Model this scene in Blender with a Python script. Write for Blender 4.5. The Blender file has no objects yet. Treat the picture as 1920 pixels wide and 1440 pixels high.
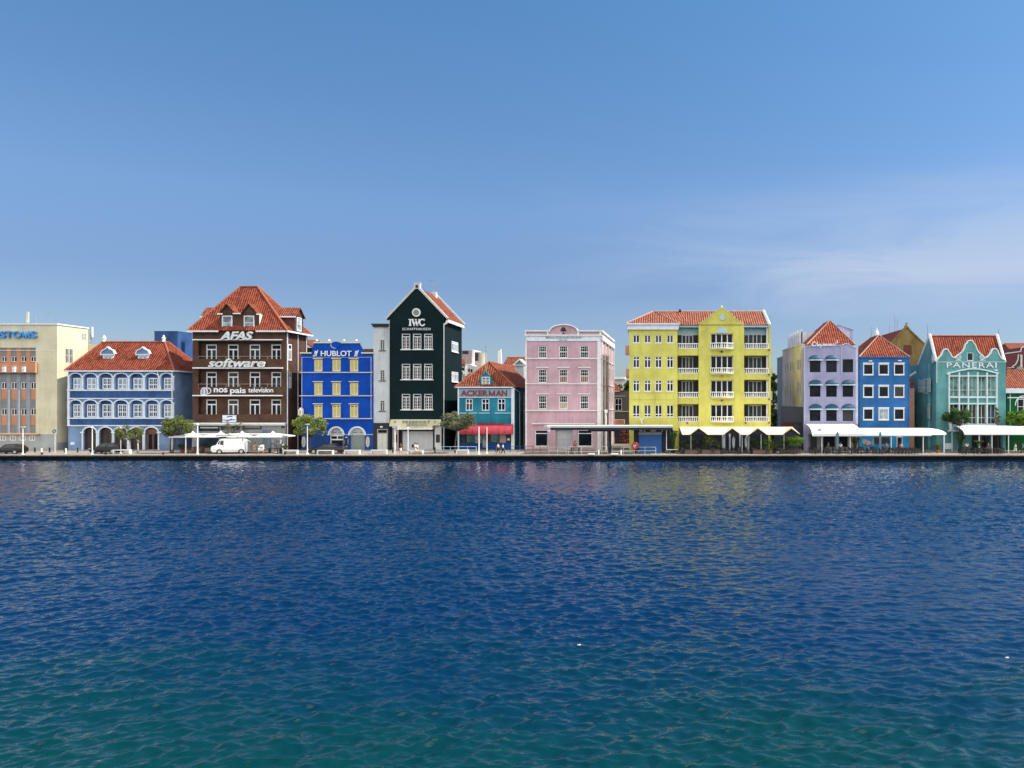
import bpy, bmesh, math, random
import numpy as np
from mathutils import Vector, Matrix
from mathutils.geometry import tessellate_polygon
random.seed(7); rng = np.random.default_rng(7)
S = bpy.context.scene; C = S.collection
R = math.radians
# ------------------------------------------------------------------ camera
FP, VX, VY, H = 1397.0, 1240.0, 752.0, 8.67        # focal length in px of a 1920 frame, principal point, eye height
QZ = 0.78                                           # quay top above the water
QY = 109.1                                          # quay edge distance
F0 = 118.5                                          # facade line
cam = bpy.data.objects.new('camera', bpy.data.cameras.new('camera')); C.objects.link(cam)
cam.location = (0, 0, H); cam.rotation_euler = (R(90), 0, 0)
cam.data.sensor_width = 36; cam.data.lens = 36*FP/1920
cam.data.shift_x = (960-VX)/1920; cam.data.shift_y = (VY-720)/1920
cam.data.clip_start = 0.5; cam.data.clip_end = 6000
S.camera = cam
# ------------------------------------------------------------------ light
SUN_EL, SUN_AZ = R(50), R(87.5)                       # azimuth from +Y (into the picture) towards +X
W = bpy.data.worlds.new('World'); S.world = W; W.use_nodes = True
nt = W.node_tree; nt.nodes.clear()
def N(t, kind, **k):
    n = t.nodes.new(kind)
    for a, b in k.items():
        if a.startswith('i_'): n.inputs[a[2:].replace('_', ' ')].default_value = b
        else: setattr(n, a, b)
    return n
def LK(t, a, b): t.links.new(a, b)
sky = N(nt, 'ShaderNodeTexSky'); sky.sky_type = 'NISHITA'; sky.sun_disc = False
sky.sun_elevation = SUN_EL; sky.sun_rotation = SUN_AZ
sky.air_density = 1.0; sky.dust_density = 0.6; sky.ozone_density = 3.0; sky.altitude = 0
hsv = N(nt, 'ShaderNodeHueSaturation', i_Saturation=1.1, i_Hue=0.505, i_Value=1.0)
LK(nt, sky.outputs[0], hsv.inputs['Color'])
tc = N(nt, 'ShaderNodeTexCoord'); mp = N(nt, 'ShaderNodeMapping'); mp.inputs['Scale'].default_value = (1.3, 1.3, 8)
mp.inputs['Rotation'].default_value = (R(4), R(5), 0)
ns = N(nt, 'ShaderNodeTexNoise', i_Scale=2.2, i_Detail=8.0, i_Roughness=0.55, i_Distortion=0.7)
LK(nt, tc.outputs['Generated'], mp.inputs[0]); LK(nt, mp.outputs[0], ns.inputs['Vector'])
sx = N(nt, 'ShaderNodeSeparateXYZ'); LK(nt, tc.outputs['Generated'], sx.inputs[0])
rx = N(nt, 'ShaderNodeMapRange'); rx.inputs[1].default_value = -0.22; rx.inputs[2].default_value = 0.26; LK(nt, sx.outputs[0], rx.inputs[0])
rz = N(nt, 'ShaderNodeMapRange'); rz.inputs[1].default_value = 0.30; rz.inputs[2].default_value = 0.16; LK(nt, sx.outputs[2], rz.inputs[0])
rz2 = N(nt, 'ShaderNodeMapRange'); rz2.inputs[1].default_value = 0.08; rz2.inputs[2].default_value = 0.16; LK(nt, sx.outputs[2], rz2.inputs[0])
rn = N(nt, 'ShaderNodeMapRange'); rn.inputs[1].default_value = 0.33; rn.inputs[2].default_value = 0.6; rn.inputs[3].default_value = 0.12; rn.inputs[4].default_value = 0.8; LK(nt, ns.outputs[0], rn.inputs[0])
m1 = N(nt, 'ShaderNodeMath', operation='MULTIPLY'); LK(nt, rx.outputs[0], m1.inputs[0]); LK(nt, rz.outputs[0], m1.inputs[1])
m2 = N(nt, 'ShaderNodeMath', operation='MULTIPLY'); LK(nt, m1.outputs[0], m2.inputs[0]); LK(nt, rn.outputs[0], m2.inputs[1])
m3 = N(nt, 'ShaderNodeMath', operation='MULTIPLY'); LK(nt, m2.outputs[0], m3.inputs[0]); LK(nt, rz2.outputs[0], m3.inputs[1])
mx = N(nt, 'ShaderNodeMixRGB'); mx.inputs[2].default_value = (3.35, 3.95, 5.0, 1)
grd = N(nt, 'ShaderNodeValToRGB'); cr_ = grd.color_ramp
cr_.elements[0].position = 0.0; cr_.elements[0].color = (.53, .575, .71, 1)
cr_.elements[1].position = 0.5; cr_.elements[1].color = (.70, 1, 1, 1)
for ps, cl in ((.143, (.585, .605, .70, 1)), (.24, (.78, .83, .86, 1))): e_ = cr_.elements.new(ps); e_.color = cl
LK(nt, sx.outputs[2], grd.inputs[0])
hz = N(nt, 'ShaderNodeMixRGB', blend_type='MULTIPLY'); hz.inputs[0].default_value = 1; LK(nt, hsv.outputs[0], hz.inputs[1]); LK(nt, grd.outputs[0], hz.inputs[2])
LK(nt, m3.outputs[0], mx.inputs[0]); LK(nt, hz.outputs[0], mx.inputs[1])
# unseen bright clouds added behind the camera to lift the light on the facades
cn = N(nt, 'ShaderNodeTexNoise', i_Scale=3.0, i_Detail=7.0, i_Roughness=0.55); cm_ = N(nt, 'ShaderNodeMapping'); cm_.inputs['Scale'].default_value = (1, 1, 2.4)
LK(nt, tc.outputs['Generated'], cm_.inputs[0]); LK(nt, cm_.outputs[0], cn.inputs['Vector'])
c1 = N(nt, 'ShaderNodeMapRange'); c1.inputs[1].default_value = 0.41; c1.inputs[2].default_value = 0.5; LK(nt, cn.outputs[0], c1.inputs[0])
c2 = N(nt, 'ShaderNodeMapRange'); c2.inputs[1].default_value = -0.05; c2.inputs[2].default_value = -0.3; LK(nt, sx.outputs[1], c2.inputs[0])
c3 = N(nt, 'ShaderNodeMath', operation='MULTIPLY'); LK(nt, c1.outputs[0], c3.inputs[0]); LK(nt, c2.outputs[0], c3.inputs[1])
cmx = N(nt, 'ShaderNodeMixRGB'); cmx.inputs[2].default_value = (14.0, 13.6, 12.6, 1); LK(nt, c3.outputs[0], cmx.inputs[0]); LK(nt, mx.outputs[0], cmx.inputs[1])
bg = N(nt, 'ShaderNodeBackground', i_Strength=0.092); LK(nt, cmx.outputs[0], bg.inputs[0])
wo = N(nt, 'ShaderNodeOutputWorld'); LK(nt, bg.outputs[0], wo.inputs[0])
sun = bpy.data.objects.new('sun', bpy.data.lights.new('sun', 'SUN')); C.objects.link(sun)
sun.data.energy = 3.5; sun.data.angle = R(0.53); sun.data.color = (1, 0.94, 0.85)
dv = Vector((math.cos(SUN_EL)*math.sin(SUN_AZ), math.cos(SUN_EL)*math.cos(SUN_AZ), math.sin(SUN_EL)))
sun.rotation_euler = dv.to_track_quat('Z', 'Y').to_euler()
S.view_settings.view_transform = 'Standard'; S.view_settings.look = 'None'
S.view_settings.exposure = 0.84; S.view_settings.gamma = 1.0
S.cycles.max_bounces = 6; S.cycles.diffuse_bounces = 3; S.cycles.glossy_bounces = 3
S.cycles.transparent_max_bounces = 4; S.cycles.caustics_reflective = False; S.cycles.caustics_refractive = False
# ------------------------------------------------------------------ materials
def srgb(r, g, b):
    f = lambda c: (c/255/12.92) if c <= 10 else ((c/255+0.055)/1.055)**2.4
    return (f(r), f(g), f(b), 1)
def mat_base(name):
    m = bpy.data.materials.new(name); m.use_nodes = True
    t = m.node_tree; p = t.nodes['Principled BSDF']
    return m, t, p
def plain(name, col, rough=0.6, metal=0.0, spec=0.5, var=0.12, scale=1.5, emit=0):
    m, t, p = mat_base(name)
    p.inputs['Roughness'].default_value = rough; p.inputs['Metallic'].default_value = metal
    p.inputs['Specular IOR Level'].default_value = spec
    tcn = N(t, 'ShaderNodeTexCoord'); n = N(t, 'ShaderNodeTexNoise', i_Scale=scale, i_Detail=4.0)
    LK(t, tcn.outputs['Object'], n.inputs['Vector'])
    rmp = N(t, 'ShaderNodeMapRange'); rmp.inputs[1].default_value = 0.3; rmp.inputs[2].default_value = 0.7
    rmp.inputs[3].default_value = 1-var; rmp.inputs[4].default_value = 1+var*0.5
    LK(t, n.outputs[0], rmp.inputs[0])
    mm = N(t, 'ShaderNodeMixRGB', blend_type='MULTIPLY'); mm.inputs[0].default_value = 1
    mm.inputs[1].default_value = (*col[:3], 1); LK(t, rmp.outputs[0], mm.inputs[2]); LK(t, mm.outputs[0], p.inputs['Base Color'])
    return m
def stucco(name, col, var=0.22, streak=0.25, rough=0.85, grime=(0.45, 0.42, 0.38)):
    var *= 1.45; streak = min(0.9, streak*2.0)
    """painted plaster: cloudy fading, vertical rain streaks, fine bump"""
    m, t, p = mat_base(name); p.inputs['Roughness'].default_value = rough; p.inputs['Specular IOR Level'].default_value = 0.12
    tcn = N(t, 'ShaderNodeTexCoord')
    n = N(t, 'ShaderNodeTexNoise', i_Scale=0.35, i_Detail=6.0, i_Roughness=0.6); LK(t, tcn.outputs['Object'], n.inputs['Vector'])
    mpn = N(t, 'ShaderNodeMapping'); mpn.inputs['Scale'].default_value = (2.2, 2.2, 0.14); LK(t, tcn.outputs['Object'], mpn.inputs[0])
    n2 = N(t, 'ShaderNodeTexNoise', i_Scale=1.0, i_Detail=5.0, i_Roughness=0.65); LK(t, mpn.outputs[0], n2.inputs['Vector'])
    r1 = N(t, 'ShaderNodeMapRange'); r1.inputs[1].default_value = 0.3; r1.inputs[2].default_value = 0.7; r1.inputs[3].default_value = 1-var; r1.inputs[4].default_value = 1+var*0.6
    LK(t, n.outputs[0], r1.inputs[0])
    mm = N(t, 'ShaderNodeMixRGB', blend_type='MULTIPLY'); mm.inputs[0].default_value = 1; mm.inputs[1].default_value = (*col[:3], 1); LK(t, r1.outputs[0], mm.inputs[2])
    r2 = N(t, 'ShaderNodeMapRange'); r2.inputs[1].default_value = 0.52; r2.inputs[2].default_value = 0.8; r2.inputs[3].default_value = 0; r2.inputs[4].default_value = streak
    LK(t, n2.outputs[0], r2.inputs[0])
    m2_ = N(t, 'ShaderNodeMixRGB', blend_type='MULTIPLY'); m2_.inputs[2].default_value = (*grime, 1)
    LK(t, r2.outputs[0], m2_.inputs[0]); LK(t, mm.outputs[0], m2_.inputs[1]); LK(t, m2_.outputs[0], p.inputs['Base Color'])
    n3 = N(t, 'ShaderNodeTexNoise', i_Scale=6.0, i_Detail=5.0); LK(t, tcn.outputs['Object'], n3.inputs['Vector'])
    b = N(t, 'ShaderNodeBump', i_Strength=0.35, i_Distance=0.03); LK(t, n3.outputs[0], b.inputs['Height']); LK(t, b.outputs[0], p.inputs['Normal'])
    return m
def tiles(name, col, col2):
    """clay pantiles; UV in metres, u along the eave"""
    m, t, p = mat_base(name); p.inputs['Roughness'].default_value = 0.8; p.inputs['Specular IOR Level'].default_value = 0.15
    uv = N(t, 'ShaderNodeUVMap'); uv.uv_map = 'UVMap'; sp = N(t, 'ShaderNodeSeparateXYZ'); LK(t, uv.outputs[0], sp.inputs[0])
    def mth(op, a, b=None, c=None):
        n = N(t, 'ShaderNodeMath', operation=op)
        for i, q in enumerate((a, b, c)):
            if q is None: continue
            if isinstance(q, (int, float)): n.inputs[i].default_value = q
            else: LK(t, q, n.inputs[i])
        return n.outputs[0]
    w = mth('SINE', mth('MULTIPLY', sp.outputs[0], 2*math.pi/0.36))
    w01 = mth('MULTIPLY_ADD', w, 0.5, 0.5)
    rowf = mth('FRACT', mth('DIVIDE', sp.outputs[1], 0.38))
    h = mth('ADD', w01, mth('MULTIPLY', rowf, -0.35))
    b = N(t, 'ShaderNodeBump', i_Strength=1.0, i_Distance=0.16); LK(t, h, b.inputs['Height']); LK(t, b.outputs[0], p.inputs['Normal'])
    cell = N(t, 'ShaderNodeCombineXYZ'); LK(t, mth('FLOOR', mth('DIVIDE', sp.outputs[0], 0.36)), cell.inputs[0]); LK(t, mth('FLOOR', mth('DIVIDE', sp.outputs[1], 0.38)), cell.inputs[1])
    wn = N(t, 'ShaderNodeTexWhiteNoise'); wn.noise_dimensions = '2D'; LK(t, cell.outputs[0], wn.inputs['Vector'])
    big = N(t, 'ShaderNodeTexNoise', i_Scale=0.5, i_Detail=5.0); LK(t, uv.outputs[0], big.inputs['Vector'])
    f = mth('ADD', mth('MULTIPLY', wn.outputs[0], 0.4), mth('MULTIPLY', big.outputs[0], 0.6))
    mxx = N(t, 'ShaderNodeMixRGB'); mxx.inputs[1].default_value = (*col2[:3], 1); mxx.inputs[2].default_value = (*col[:3], 1)
    ff = N(t, 'ShaderNodeMapRange'); ff.inputs[1].default_value = 0.25; ff.inputs[2].default_value = 0.65; LK(t, f, ff.inputs[0]); LK(t, ff.outputs[0], mxx.inputs[0])
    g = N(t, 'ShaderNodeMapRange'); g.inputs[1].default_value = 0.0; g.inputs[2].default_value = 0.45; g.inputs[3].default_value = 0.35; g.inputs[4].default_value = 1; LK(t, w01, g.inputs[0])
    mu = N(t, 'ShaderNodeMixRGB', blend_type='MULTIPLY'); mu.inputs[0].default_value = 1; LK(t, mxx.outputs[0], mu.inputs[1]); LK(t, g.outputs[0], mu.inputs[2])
    LK(t, mu.outputs[0], p.inputs['Base Color'])
    return m
def brick(name, c1, c2, mortar):
    m, t, p = mat_base(name); p.inputs['Roughness'].default_value = 0.9; p.inputs['Specular IOR Level'].default_value = 0.15
    uv = N(t, 'ShaderNodeUVMap'); uv.uv_map = 'UVMap'
    b = N(t, 'ShaderNodeTexBrick', i_Scale=1.0); b.inputs['Brick Width'].default_value = 0.3; b.inputs['Row Height'].default_value = 0.11; b.inputs['Mortar Size'].default_value = 0.012
    b.inputs['Color1'].default_value = (*c1[:3], 1); b.inputs['Color2'].default_value = (*c2[:3], 1); b.inputs['Mortar'].default_value = (*mortar[:3], 1)
    LK(t, uv.outputs[0], b.inputs['Vector'])
    n = N(t, 'ShaderNodeTexNoise', i_Scale=0.6, i_Detail=6.0); LK(t, uv.outputs[0], n.inputs['Vector'])
    r1 = N(t, 'ShaderNodeMapRange'); r1.inputs[1].default_value = 0.3; r1.inputs[2].default_value = 0.7; r1.inputs[3].default_value = 0.7; r1.inputs[4].default_value = 1.15; LK(t, n.outputs[0], r1.inputs[0])
    mu = N(t, 'ShaderNodeMixRGB', blend_type='MULTIPLY'); mu.inputs[0].default_value = 1; LK(t, b.outputs[0], mu.inputs[1]); LK(t, r1.outputs[0], mu.inputs[2]); LK(t, mu.outputs[0], p.inputs['Base Color'])
    bb = N(t, 'ShaderNodeBump', i_Strength=0.6, i_Distance=0.02); LK(t, b.outputs['Fac'], bb.inputs['Height']); bb.invert = True; LK(t, bb.outputs[0], p.inputs['Normal'])
    return m
def foliage(name, c1, c2):
    m, t, p = mat_base(name); p.inputs['Roughness'].default_value = 0.6; p.inputs['Specular IOR Level'].default_value = 0.3
    g = N(t, 'ShaderNodeNewGeometry')
    tcn = N(t, 'ShaderNodeTexCoord'); n = N(t, 'ShaderNodeTexNoise', i_Scale=0.9, i_Detail=3.0); LK(t, tcn.outputs['Object'], n.inputs['Vector'])
    a = N(t, 'ShaderNodeMath', operation='MULTIPLY_ADD'); a.inputs[1].default_value = 0.5; LK(t, g.outputs['Random Per Island'], a.inputs[0]); LK(t, n.outputs[0], a.inputs[2])
    r = N(t, 'ShaderNodeMapRange'); r.inputs[1].default_value = 0.45; r.inputs[2].default_value = 1.0; LK(t, a.outputs[0], r.inputs[0])
    mxx = N(t, 'ShaderNodeMixRGB'); mxx.inputs[1].default_value = (*c1[:3], 1); mxx.inputs[2].default_value = (*c2[:3], 1); LK(t, r.outputs[0], mxx.inputs[0])
    LK(t, mxx.outputs[0], p.inputs['Base Color'])
    tr = N(t, 'ShaderNodeBsdfTranslucent'); LK(t, mxx.outputs[0], tr.inputs[0]); ms = N(t, 'ShaderNodeMixShader', i_Fac=0.35)
    LK(t, p.outputs[0], ms.inputs[1]); LK(t, tr.outputs[0], ms.inputs[2]); LK(t, ms.outputs[0], t.nodes['Material Output'].inputs[0])
    return m
def glass(name, col, rough=0.08, spec=0.09):
    m, t, p = mat_base(name); p.inputs['Roughness'].default_value = rough; p.inputs['Specular IOR Level'].default_value = spec
    oi = N(t, 'ShaderNodeObjectInfo'); tcn = N(t, 'ShaderNodeTexCoord'); ad = N(t, 'ShaderNodeVectorMath', operation='ADD')
    LK(t, tcn.outputs['Object'], ad.inputs[0]); sc_ = N(t, 'ShaderNodeMath', operation='MULTIPLY'); sc_.inputs[1].default_value = 50; LK(t, oi.outputs['Random'], sc_.inputs[0]); LK(t, sc_.outputs[0], ad.inputs[1])
    n = N(t, 'ShaderNodeTexNoise', i_Scale=0.8, i_Detail=3.0); LK(t, ad.outputs[0], n.inputs['Vector'])
    r = N(t, 'ShaderNodeMapRange'); r.inputs[1].default_value = 0.35; r.inputs[2].default_value = 0.7; r.inputs[3].default_value = 0.5; r.inputs[4].default_value = 1.8; LK(t, n.outputs[0], r.inputs[0])
    mu = N(t, 'ShaderNodeMixRGB', blend_type='MULTIPLY'); mu.inputs[0].default_value = 1; mu.inputs[1].default_value = (*col[:3], 1); LK(t, r.outputs[0], mu.inputs[2])
    gt = N(t, 'ShaderNodeMath', operation='GREATER_THAN'); gt.inputs[1].default_value = 0.8; LK(t, oi.outputs['Random'], gt.inputs[0])      # here and there a pale curtain
    g2 = N(t, 'ShaderNodeMath', operation='MULTIPLY'); g2.inputs[1].default_value = 0.45; LK(t, gt.outputs[0], g2.inputs[0])
    mc = N(t, 'ShaderNodeMixRGB'); mc.inputs[2].default_value = (0.10, 0.10, 0.095, 1); LK(t, g2.outputs[0], mc.inputs[0]); LK(t, mu.outputs[0], mc.inputs[1]); LK(t, mc.outputs[0], p.inputs['Base Color'])
    return m
M = {}
M['customs'] = stucco('cream_plaster', (0.68, 0.63, 0.45), 0.12, 0.15)
M['customs_low'] = stucco('grey_blue_plaster', (0.36, 0.38, 0.38), 0.15, 0.2)
M['orange'] = stucco('salmon_panel', (0.56, 0.27, 0.16), 0.12, 0.2)
M['pier'] = plain('grey_blue_pier', (0.28, 0.31, 0.35), 0.7)
M['blind'] = plain('grey_slat_blind', (0.26, 0.26, 0.25), 0.7)
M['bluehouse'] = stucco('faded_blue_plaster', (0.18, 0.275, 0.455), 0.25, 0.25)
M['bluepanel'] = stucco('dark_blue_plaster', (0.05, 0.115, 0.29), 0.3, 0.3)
M['bluetrim'] = plain('pale_blue_white_paint', (0.72, 0.79, 0.87), 0.6)
M['white'] = plain('white_paint', (0.78, 0.78, 0.76), 0.55)
M['whitesat'] = plain('fresh_white_paint', (0.84, 0.84, 0.82), 0.45, var=0.05)
M['trimgrey'] = plain('grey_white_trim', (0.55, 0.55, 0.52), 0.7)
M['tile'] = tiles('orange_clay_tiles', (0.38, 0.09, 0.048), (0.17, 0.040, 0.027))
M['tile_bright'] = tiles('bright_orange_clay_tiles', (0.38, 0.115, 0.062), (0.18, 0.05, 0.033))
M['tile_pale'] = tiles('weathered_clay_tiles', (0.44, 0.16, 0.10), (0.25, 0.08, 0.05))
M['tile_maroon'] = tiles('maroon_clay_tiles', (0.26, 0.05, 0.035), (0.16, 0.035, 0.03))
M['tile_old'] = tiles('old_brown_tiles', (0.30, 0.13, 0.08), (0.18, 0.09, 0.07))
M['ridge'] = plain('clay_ridge_tile', (0.34, 0.10, 0.055), 0.8, var=0.3, scale=3)
M['ridge_pale'] = plain('pale_ridge_mortar', (0.42, 0.28, 0.21), 0.8, var=0.3, scale=3)
M['brown'] = brick('brown_brick', (0.115, 0.055, 0.038), (0.080, 0.040, 0.029), (0.13, 0.09, 0.07))
M['greywall'] = stucco('grey_plaster', (0.30, 0.32, 0.33), 0.15, 0.3)
M['cobalt'] = stucco('cobalt_blue_plaster', (0.007, 0.068, 0.42), 0.2, 0.3, grime=(0.45, 0.5, 0.55))
M['cobalt_dark'] = stucco('navy_plaster', (0.02, 0.065, 0.24), 0.2, 0.2)
M['shutter'] = plain('yellow_shutter_paint', (0.66, 0.56, 0.20), 0.6)
M['shutter_frame'] = plain('pale_yellow_paint', (0.72, 0.66, 0.38), 0.6)
M['lightgrey'] = stucco('pale_grey_plaster', (0.56, 0.59, 0.61), 0.12, 0.35)
M['black'] = plain('black_paint', (0.006, 0.0065, 0.008), 0.5)
M['iwc'] = stucco('dark_green_plaster', (0.005, 0.0165, 0.0195), 0.15, 0.1)
M['teal'] = stucco('teal_plaster', (0.028, 0.22, 0.31), 0.3, 0.35)
M['tealsign'] = plain('grey_blue_signboard', (0.25, 0.37, 0.45), 0.7)
M['pink'] = stucco('pink_plaster', (0.58, 0.375, 0.43), 0.16, 0.25)
M['yellow'] = stucco('yellow_green_plaster', (0.66, 0.625, 0.15), 0.16, 0.2)
M['yellowpale'] = stucco('pale_yellow_plaster', (0.70, 0.67, 0.28), 0.1, 0.1)
M['paleblue'] = plain('pale_blue_paint', (0.42, 0.60, 0.70), 0.6)
M['lav'] = stucco('lavender_plaster', (0.37, 0.375, 0.55), 0.15, 0.2)
M['lavtrim'] = plain('lavender_trim', (0.54, 0.57, 0.74), 0.7)
M['cream2'] = stucco('cream_side_plaster', (0.55, 0.52, 0.42), 0.2, 0.3)
M['pinkside'] = stucco('mauve_side_plaster', (0.48, 0.43, 0.48), 0.2, 0.3)
M['blueside'] = stucco('grey_blue_side_plaster', (0.17, 0.23, 0.30), 0.2, 0.3)
M['royal'] = stucco('royal_blue_plaster', (0.038, 0.155, 0.40), 0.25, 0.2)
M['aqua'] = stucco('aqua_blue_plaster', (0.05, 0.32, 0.66), 0.2, 0.2)
M['olive'] = stucco('olive_ochre_plaster', (0.25, 0.185, 0.075), 0.25, 0.5)
M['sea'] = stucco('sea_green_plaster', (0.135, 0.345, 0.355), 0.22, 0.25)
M['seatrim'] = plain('pale_aqua_trim', (0.62, 0.76, 0.75), 0.6)
M['maroon'] = plain('maroon_paint', (0.13, 0.02, 0.03), 0.7, var=0.3)
M['green'] = stucco('bright_green_plaster', (0.008, 0.12, 0.035), 0.2, 0.2)
M['peach'] = stucco('peach_plaster', (0.62, 0.36, 0.26), 0.2, 0.3)
M['mauvegrey'] = stucco('mauve_grey_plaster', (0.42, 0.33, 0.33), 0.15, 0.2)
M['taupe'] = stucco('taupe_plaster', (0.14, 0.12, 0.105), 0.2, 0.3)
M['glass'] = glass('dark_window_glass', (0.008, 0.011, 0.018))
M['glass_blue'] = glass('bluish_window_glass', (0.025, 0.038, 0.06))
M['curtain'] = glass('curtained_window_glass', (0.28, 0.33, 0.38), 0.3)
M['curtain_green'] = glass('green_curtained_glass', (0.12, 0.22, 0.21), 0.3)
M['brownblind'] = plain('brown_wood_shutter', (0.24, 0.12, 0.075), 0.7)
M['tanblind'] = plain('tan_blind', (0.42, 0.34, 0.25), 0.7)
M['darkwood'] = plain('dark_red_wood', (0.12, 0.025, 0.018), 0.7)
M['door_dark'] = plain('dark_stained_door', (0.03, 0.02, 0.018), 0.5)
M['door_grey'] = plain('grey_door_paint', (0.36, 0.37, 0.35), 0.6)
M['steel'] = plain('dull_steel', (0.33, 0.34, 0.35), 0.4, 0.6)
M['blacksteel'] = plain('black_steel', (0.02, 0.02, 0.023), 0.45, 0.2)
M['rollshutter'] = plain('grey_roller_shutter', (0.46, 0.47, 0.50), 0.5)
M['green_shutter'] = plain('grey_green_roller_shutter', (0.20, 0.25, 0.24), 0.5)
M['letters'] = plain('weathered_white_letters', (0.74, 0.76, 0.76), 0.5, var=0.2)
M['letterwhite'] = plain('white_letters', (0.82, 0.83, 0.85), 0.4, var=0.05)
M['letterblue'] = plain('blue_letters', (0.05, 0.28, 0.66), 0.4)
M['letterred'] = plain('dark_red_letters', (0.22, 0.02, 0.035), 0.5)
M['lettergrey'] = plain('grey_green_letters', (0.20, 0.24, 0.23), 0.5)
M['mauve'] = plain('mauve_logo', (0.42, 0.30, 0.52), 0.5)
M['goldgreen'] = plain('gold_oval', (0.50, 0.38, 0.10), 0.5)
M['redawn'] = plain('red_awning_canvas', (0.40, 0.035, 0.055), 0.8, var=0.25, scale=1.0)
M['blueawn'] = plain('blue_awning_canvas', (0.014, 0.06, 0.13), 0.6, var=0.2)
M['canvas'] = plain('white_canvas', (0.80, 0.80, 0.77), 0.8, var=0.2, scale=0.6)
M['cream'] = plain('cream_canvas', (0.76, 0.65, 0.44), 0.85, var=0.1, scale=0.8)
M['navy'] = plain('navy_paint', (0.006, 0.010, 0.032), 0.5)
M['kiosk'] = plain('blue_kiosk_paint', (0.01, 0.10, 0.34), 0.5)
M['concrete'] = plain('pale_concrete', (0.30, 0.28, 0.245), 0.85, var=0.25, scale=2)
M['leaf'] = foliage('olive_green_leaves', (0.05, 0.08, 0.02), (0.24, 0.29, 0.085))
M['leaf_bright'] = foliage('yellow_green_leaves', (0.07, 0.12, 0.02), (0.36, 0.42, 0.09))
M['leaf_grey'] = foliage('grey_green_leaves', (0.06, 0.075, 0.035), (0.26, 0.29, 0.16))
M['leaf_dark'] = foliage('dark_green_leaves', (0.02, 0.05, 0.018), (0.09, 0.17, 0.05))
M['leaf_lime'] = foliage('lime_green_leaves', (0.05, 0.12, 0.01), (0.22, 0.36, 0.04))
M['bark'] = plain('grey_bark', (0.10, 0.085, 0.065), 0.9, var=0.35, scale=4)
M['bark_pale'] = plain('pale_painted_bark', (0.5, 0.47, 0.42), 0.9, var=0.3, scale=4)
M['terracotta'] = plain('terracotta_pot', (0.30, 0.10, 0.06), 0.8)
M['skin'] = plain('skin', (0.30, 0.16, 0.10), 0.6, var=0.05)
M['hair'] = plain('dark_hair', (0.015, 0.012, 0.01), 0.7)
M['cloth_white'] = plain('white_cloth', (0.80, 0.80, 0.78), 0.9, var=0.08)
M['cloth_dark'] = plain('dark_cloth', (0.02, 0.022, 0.03), 0.9)
M['cloth_red'] = plain('red_cloth', (0.62, 0.05, 0.07), 0.9)
M['cloth_beige'] = plain('beige_cloth', (0.50, 0.38, 0.30), 0.9)
M['cloth_blue'] = plain('denim_blue_cloth', (0.10, 0.16, 0.28), 0.9)
M['tyre'] = plain('tyre_rubber', (0.012, 0.012, 0.012), 0.8)
M['rim'] = plain('silver_rim', (0.5, 0.5, 0.52), 0.3, 0.8)
M['carwhite'] = plain('white_car_paint', (0.80, 0.80, 0.78), 0.25, var=0.03)
M['cargrey'] = plain('dark_grey_car_paint', (0.014, 0.016, 0.021), 0.18, 0.3, var=0.03)
M['carblack'] = plain('black_car_paint', (0.004, 0.004, 0.005), 0.15, var=0.03)
M['carglass'] = plain('car_glass', (0.01, 0.012, 0.016), 0.05, var=0.02)
M['redlamp'] = plain('red_lamp_lens', (0.4, 0.01, 0.01), 0.2)
M['lifering'] = plain('red_life_ring', (0.45, 0.025, 0.02), 0.5)
M['blackwicker'] = plain('black_furniture', (0.018, 0.016, 0.018), 0.6, var=0.3, scale=5)
M['brownwood'] = plain('brown_wood_furniture', (0.13, 0.07, 0.05), 0.6)
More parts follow.
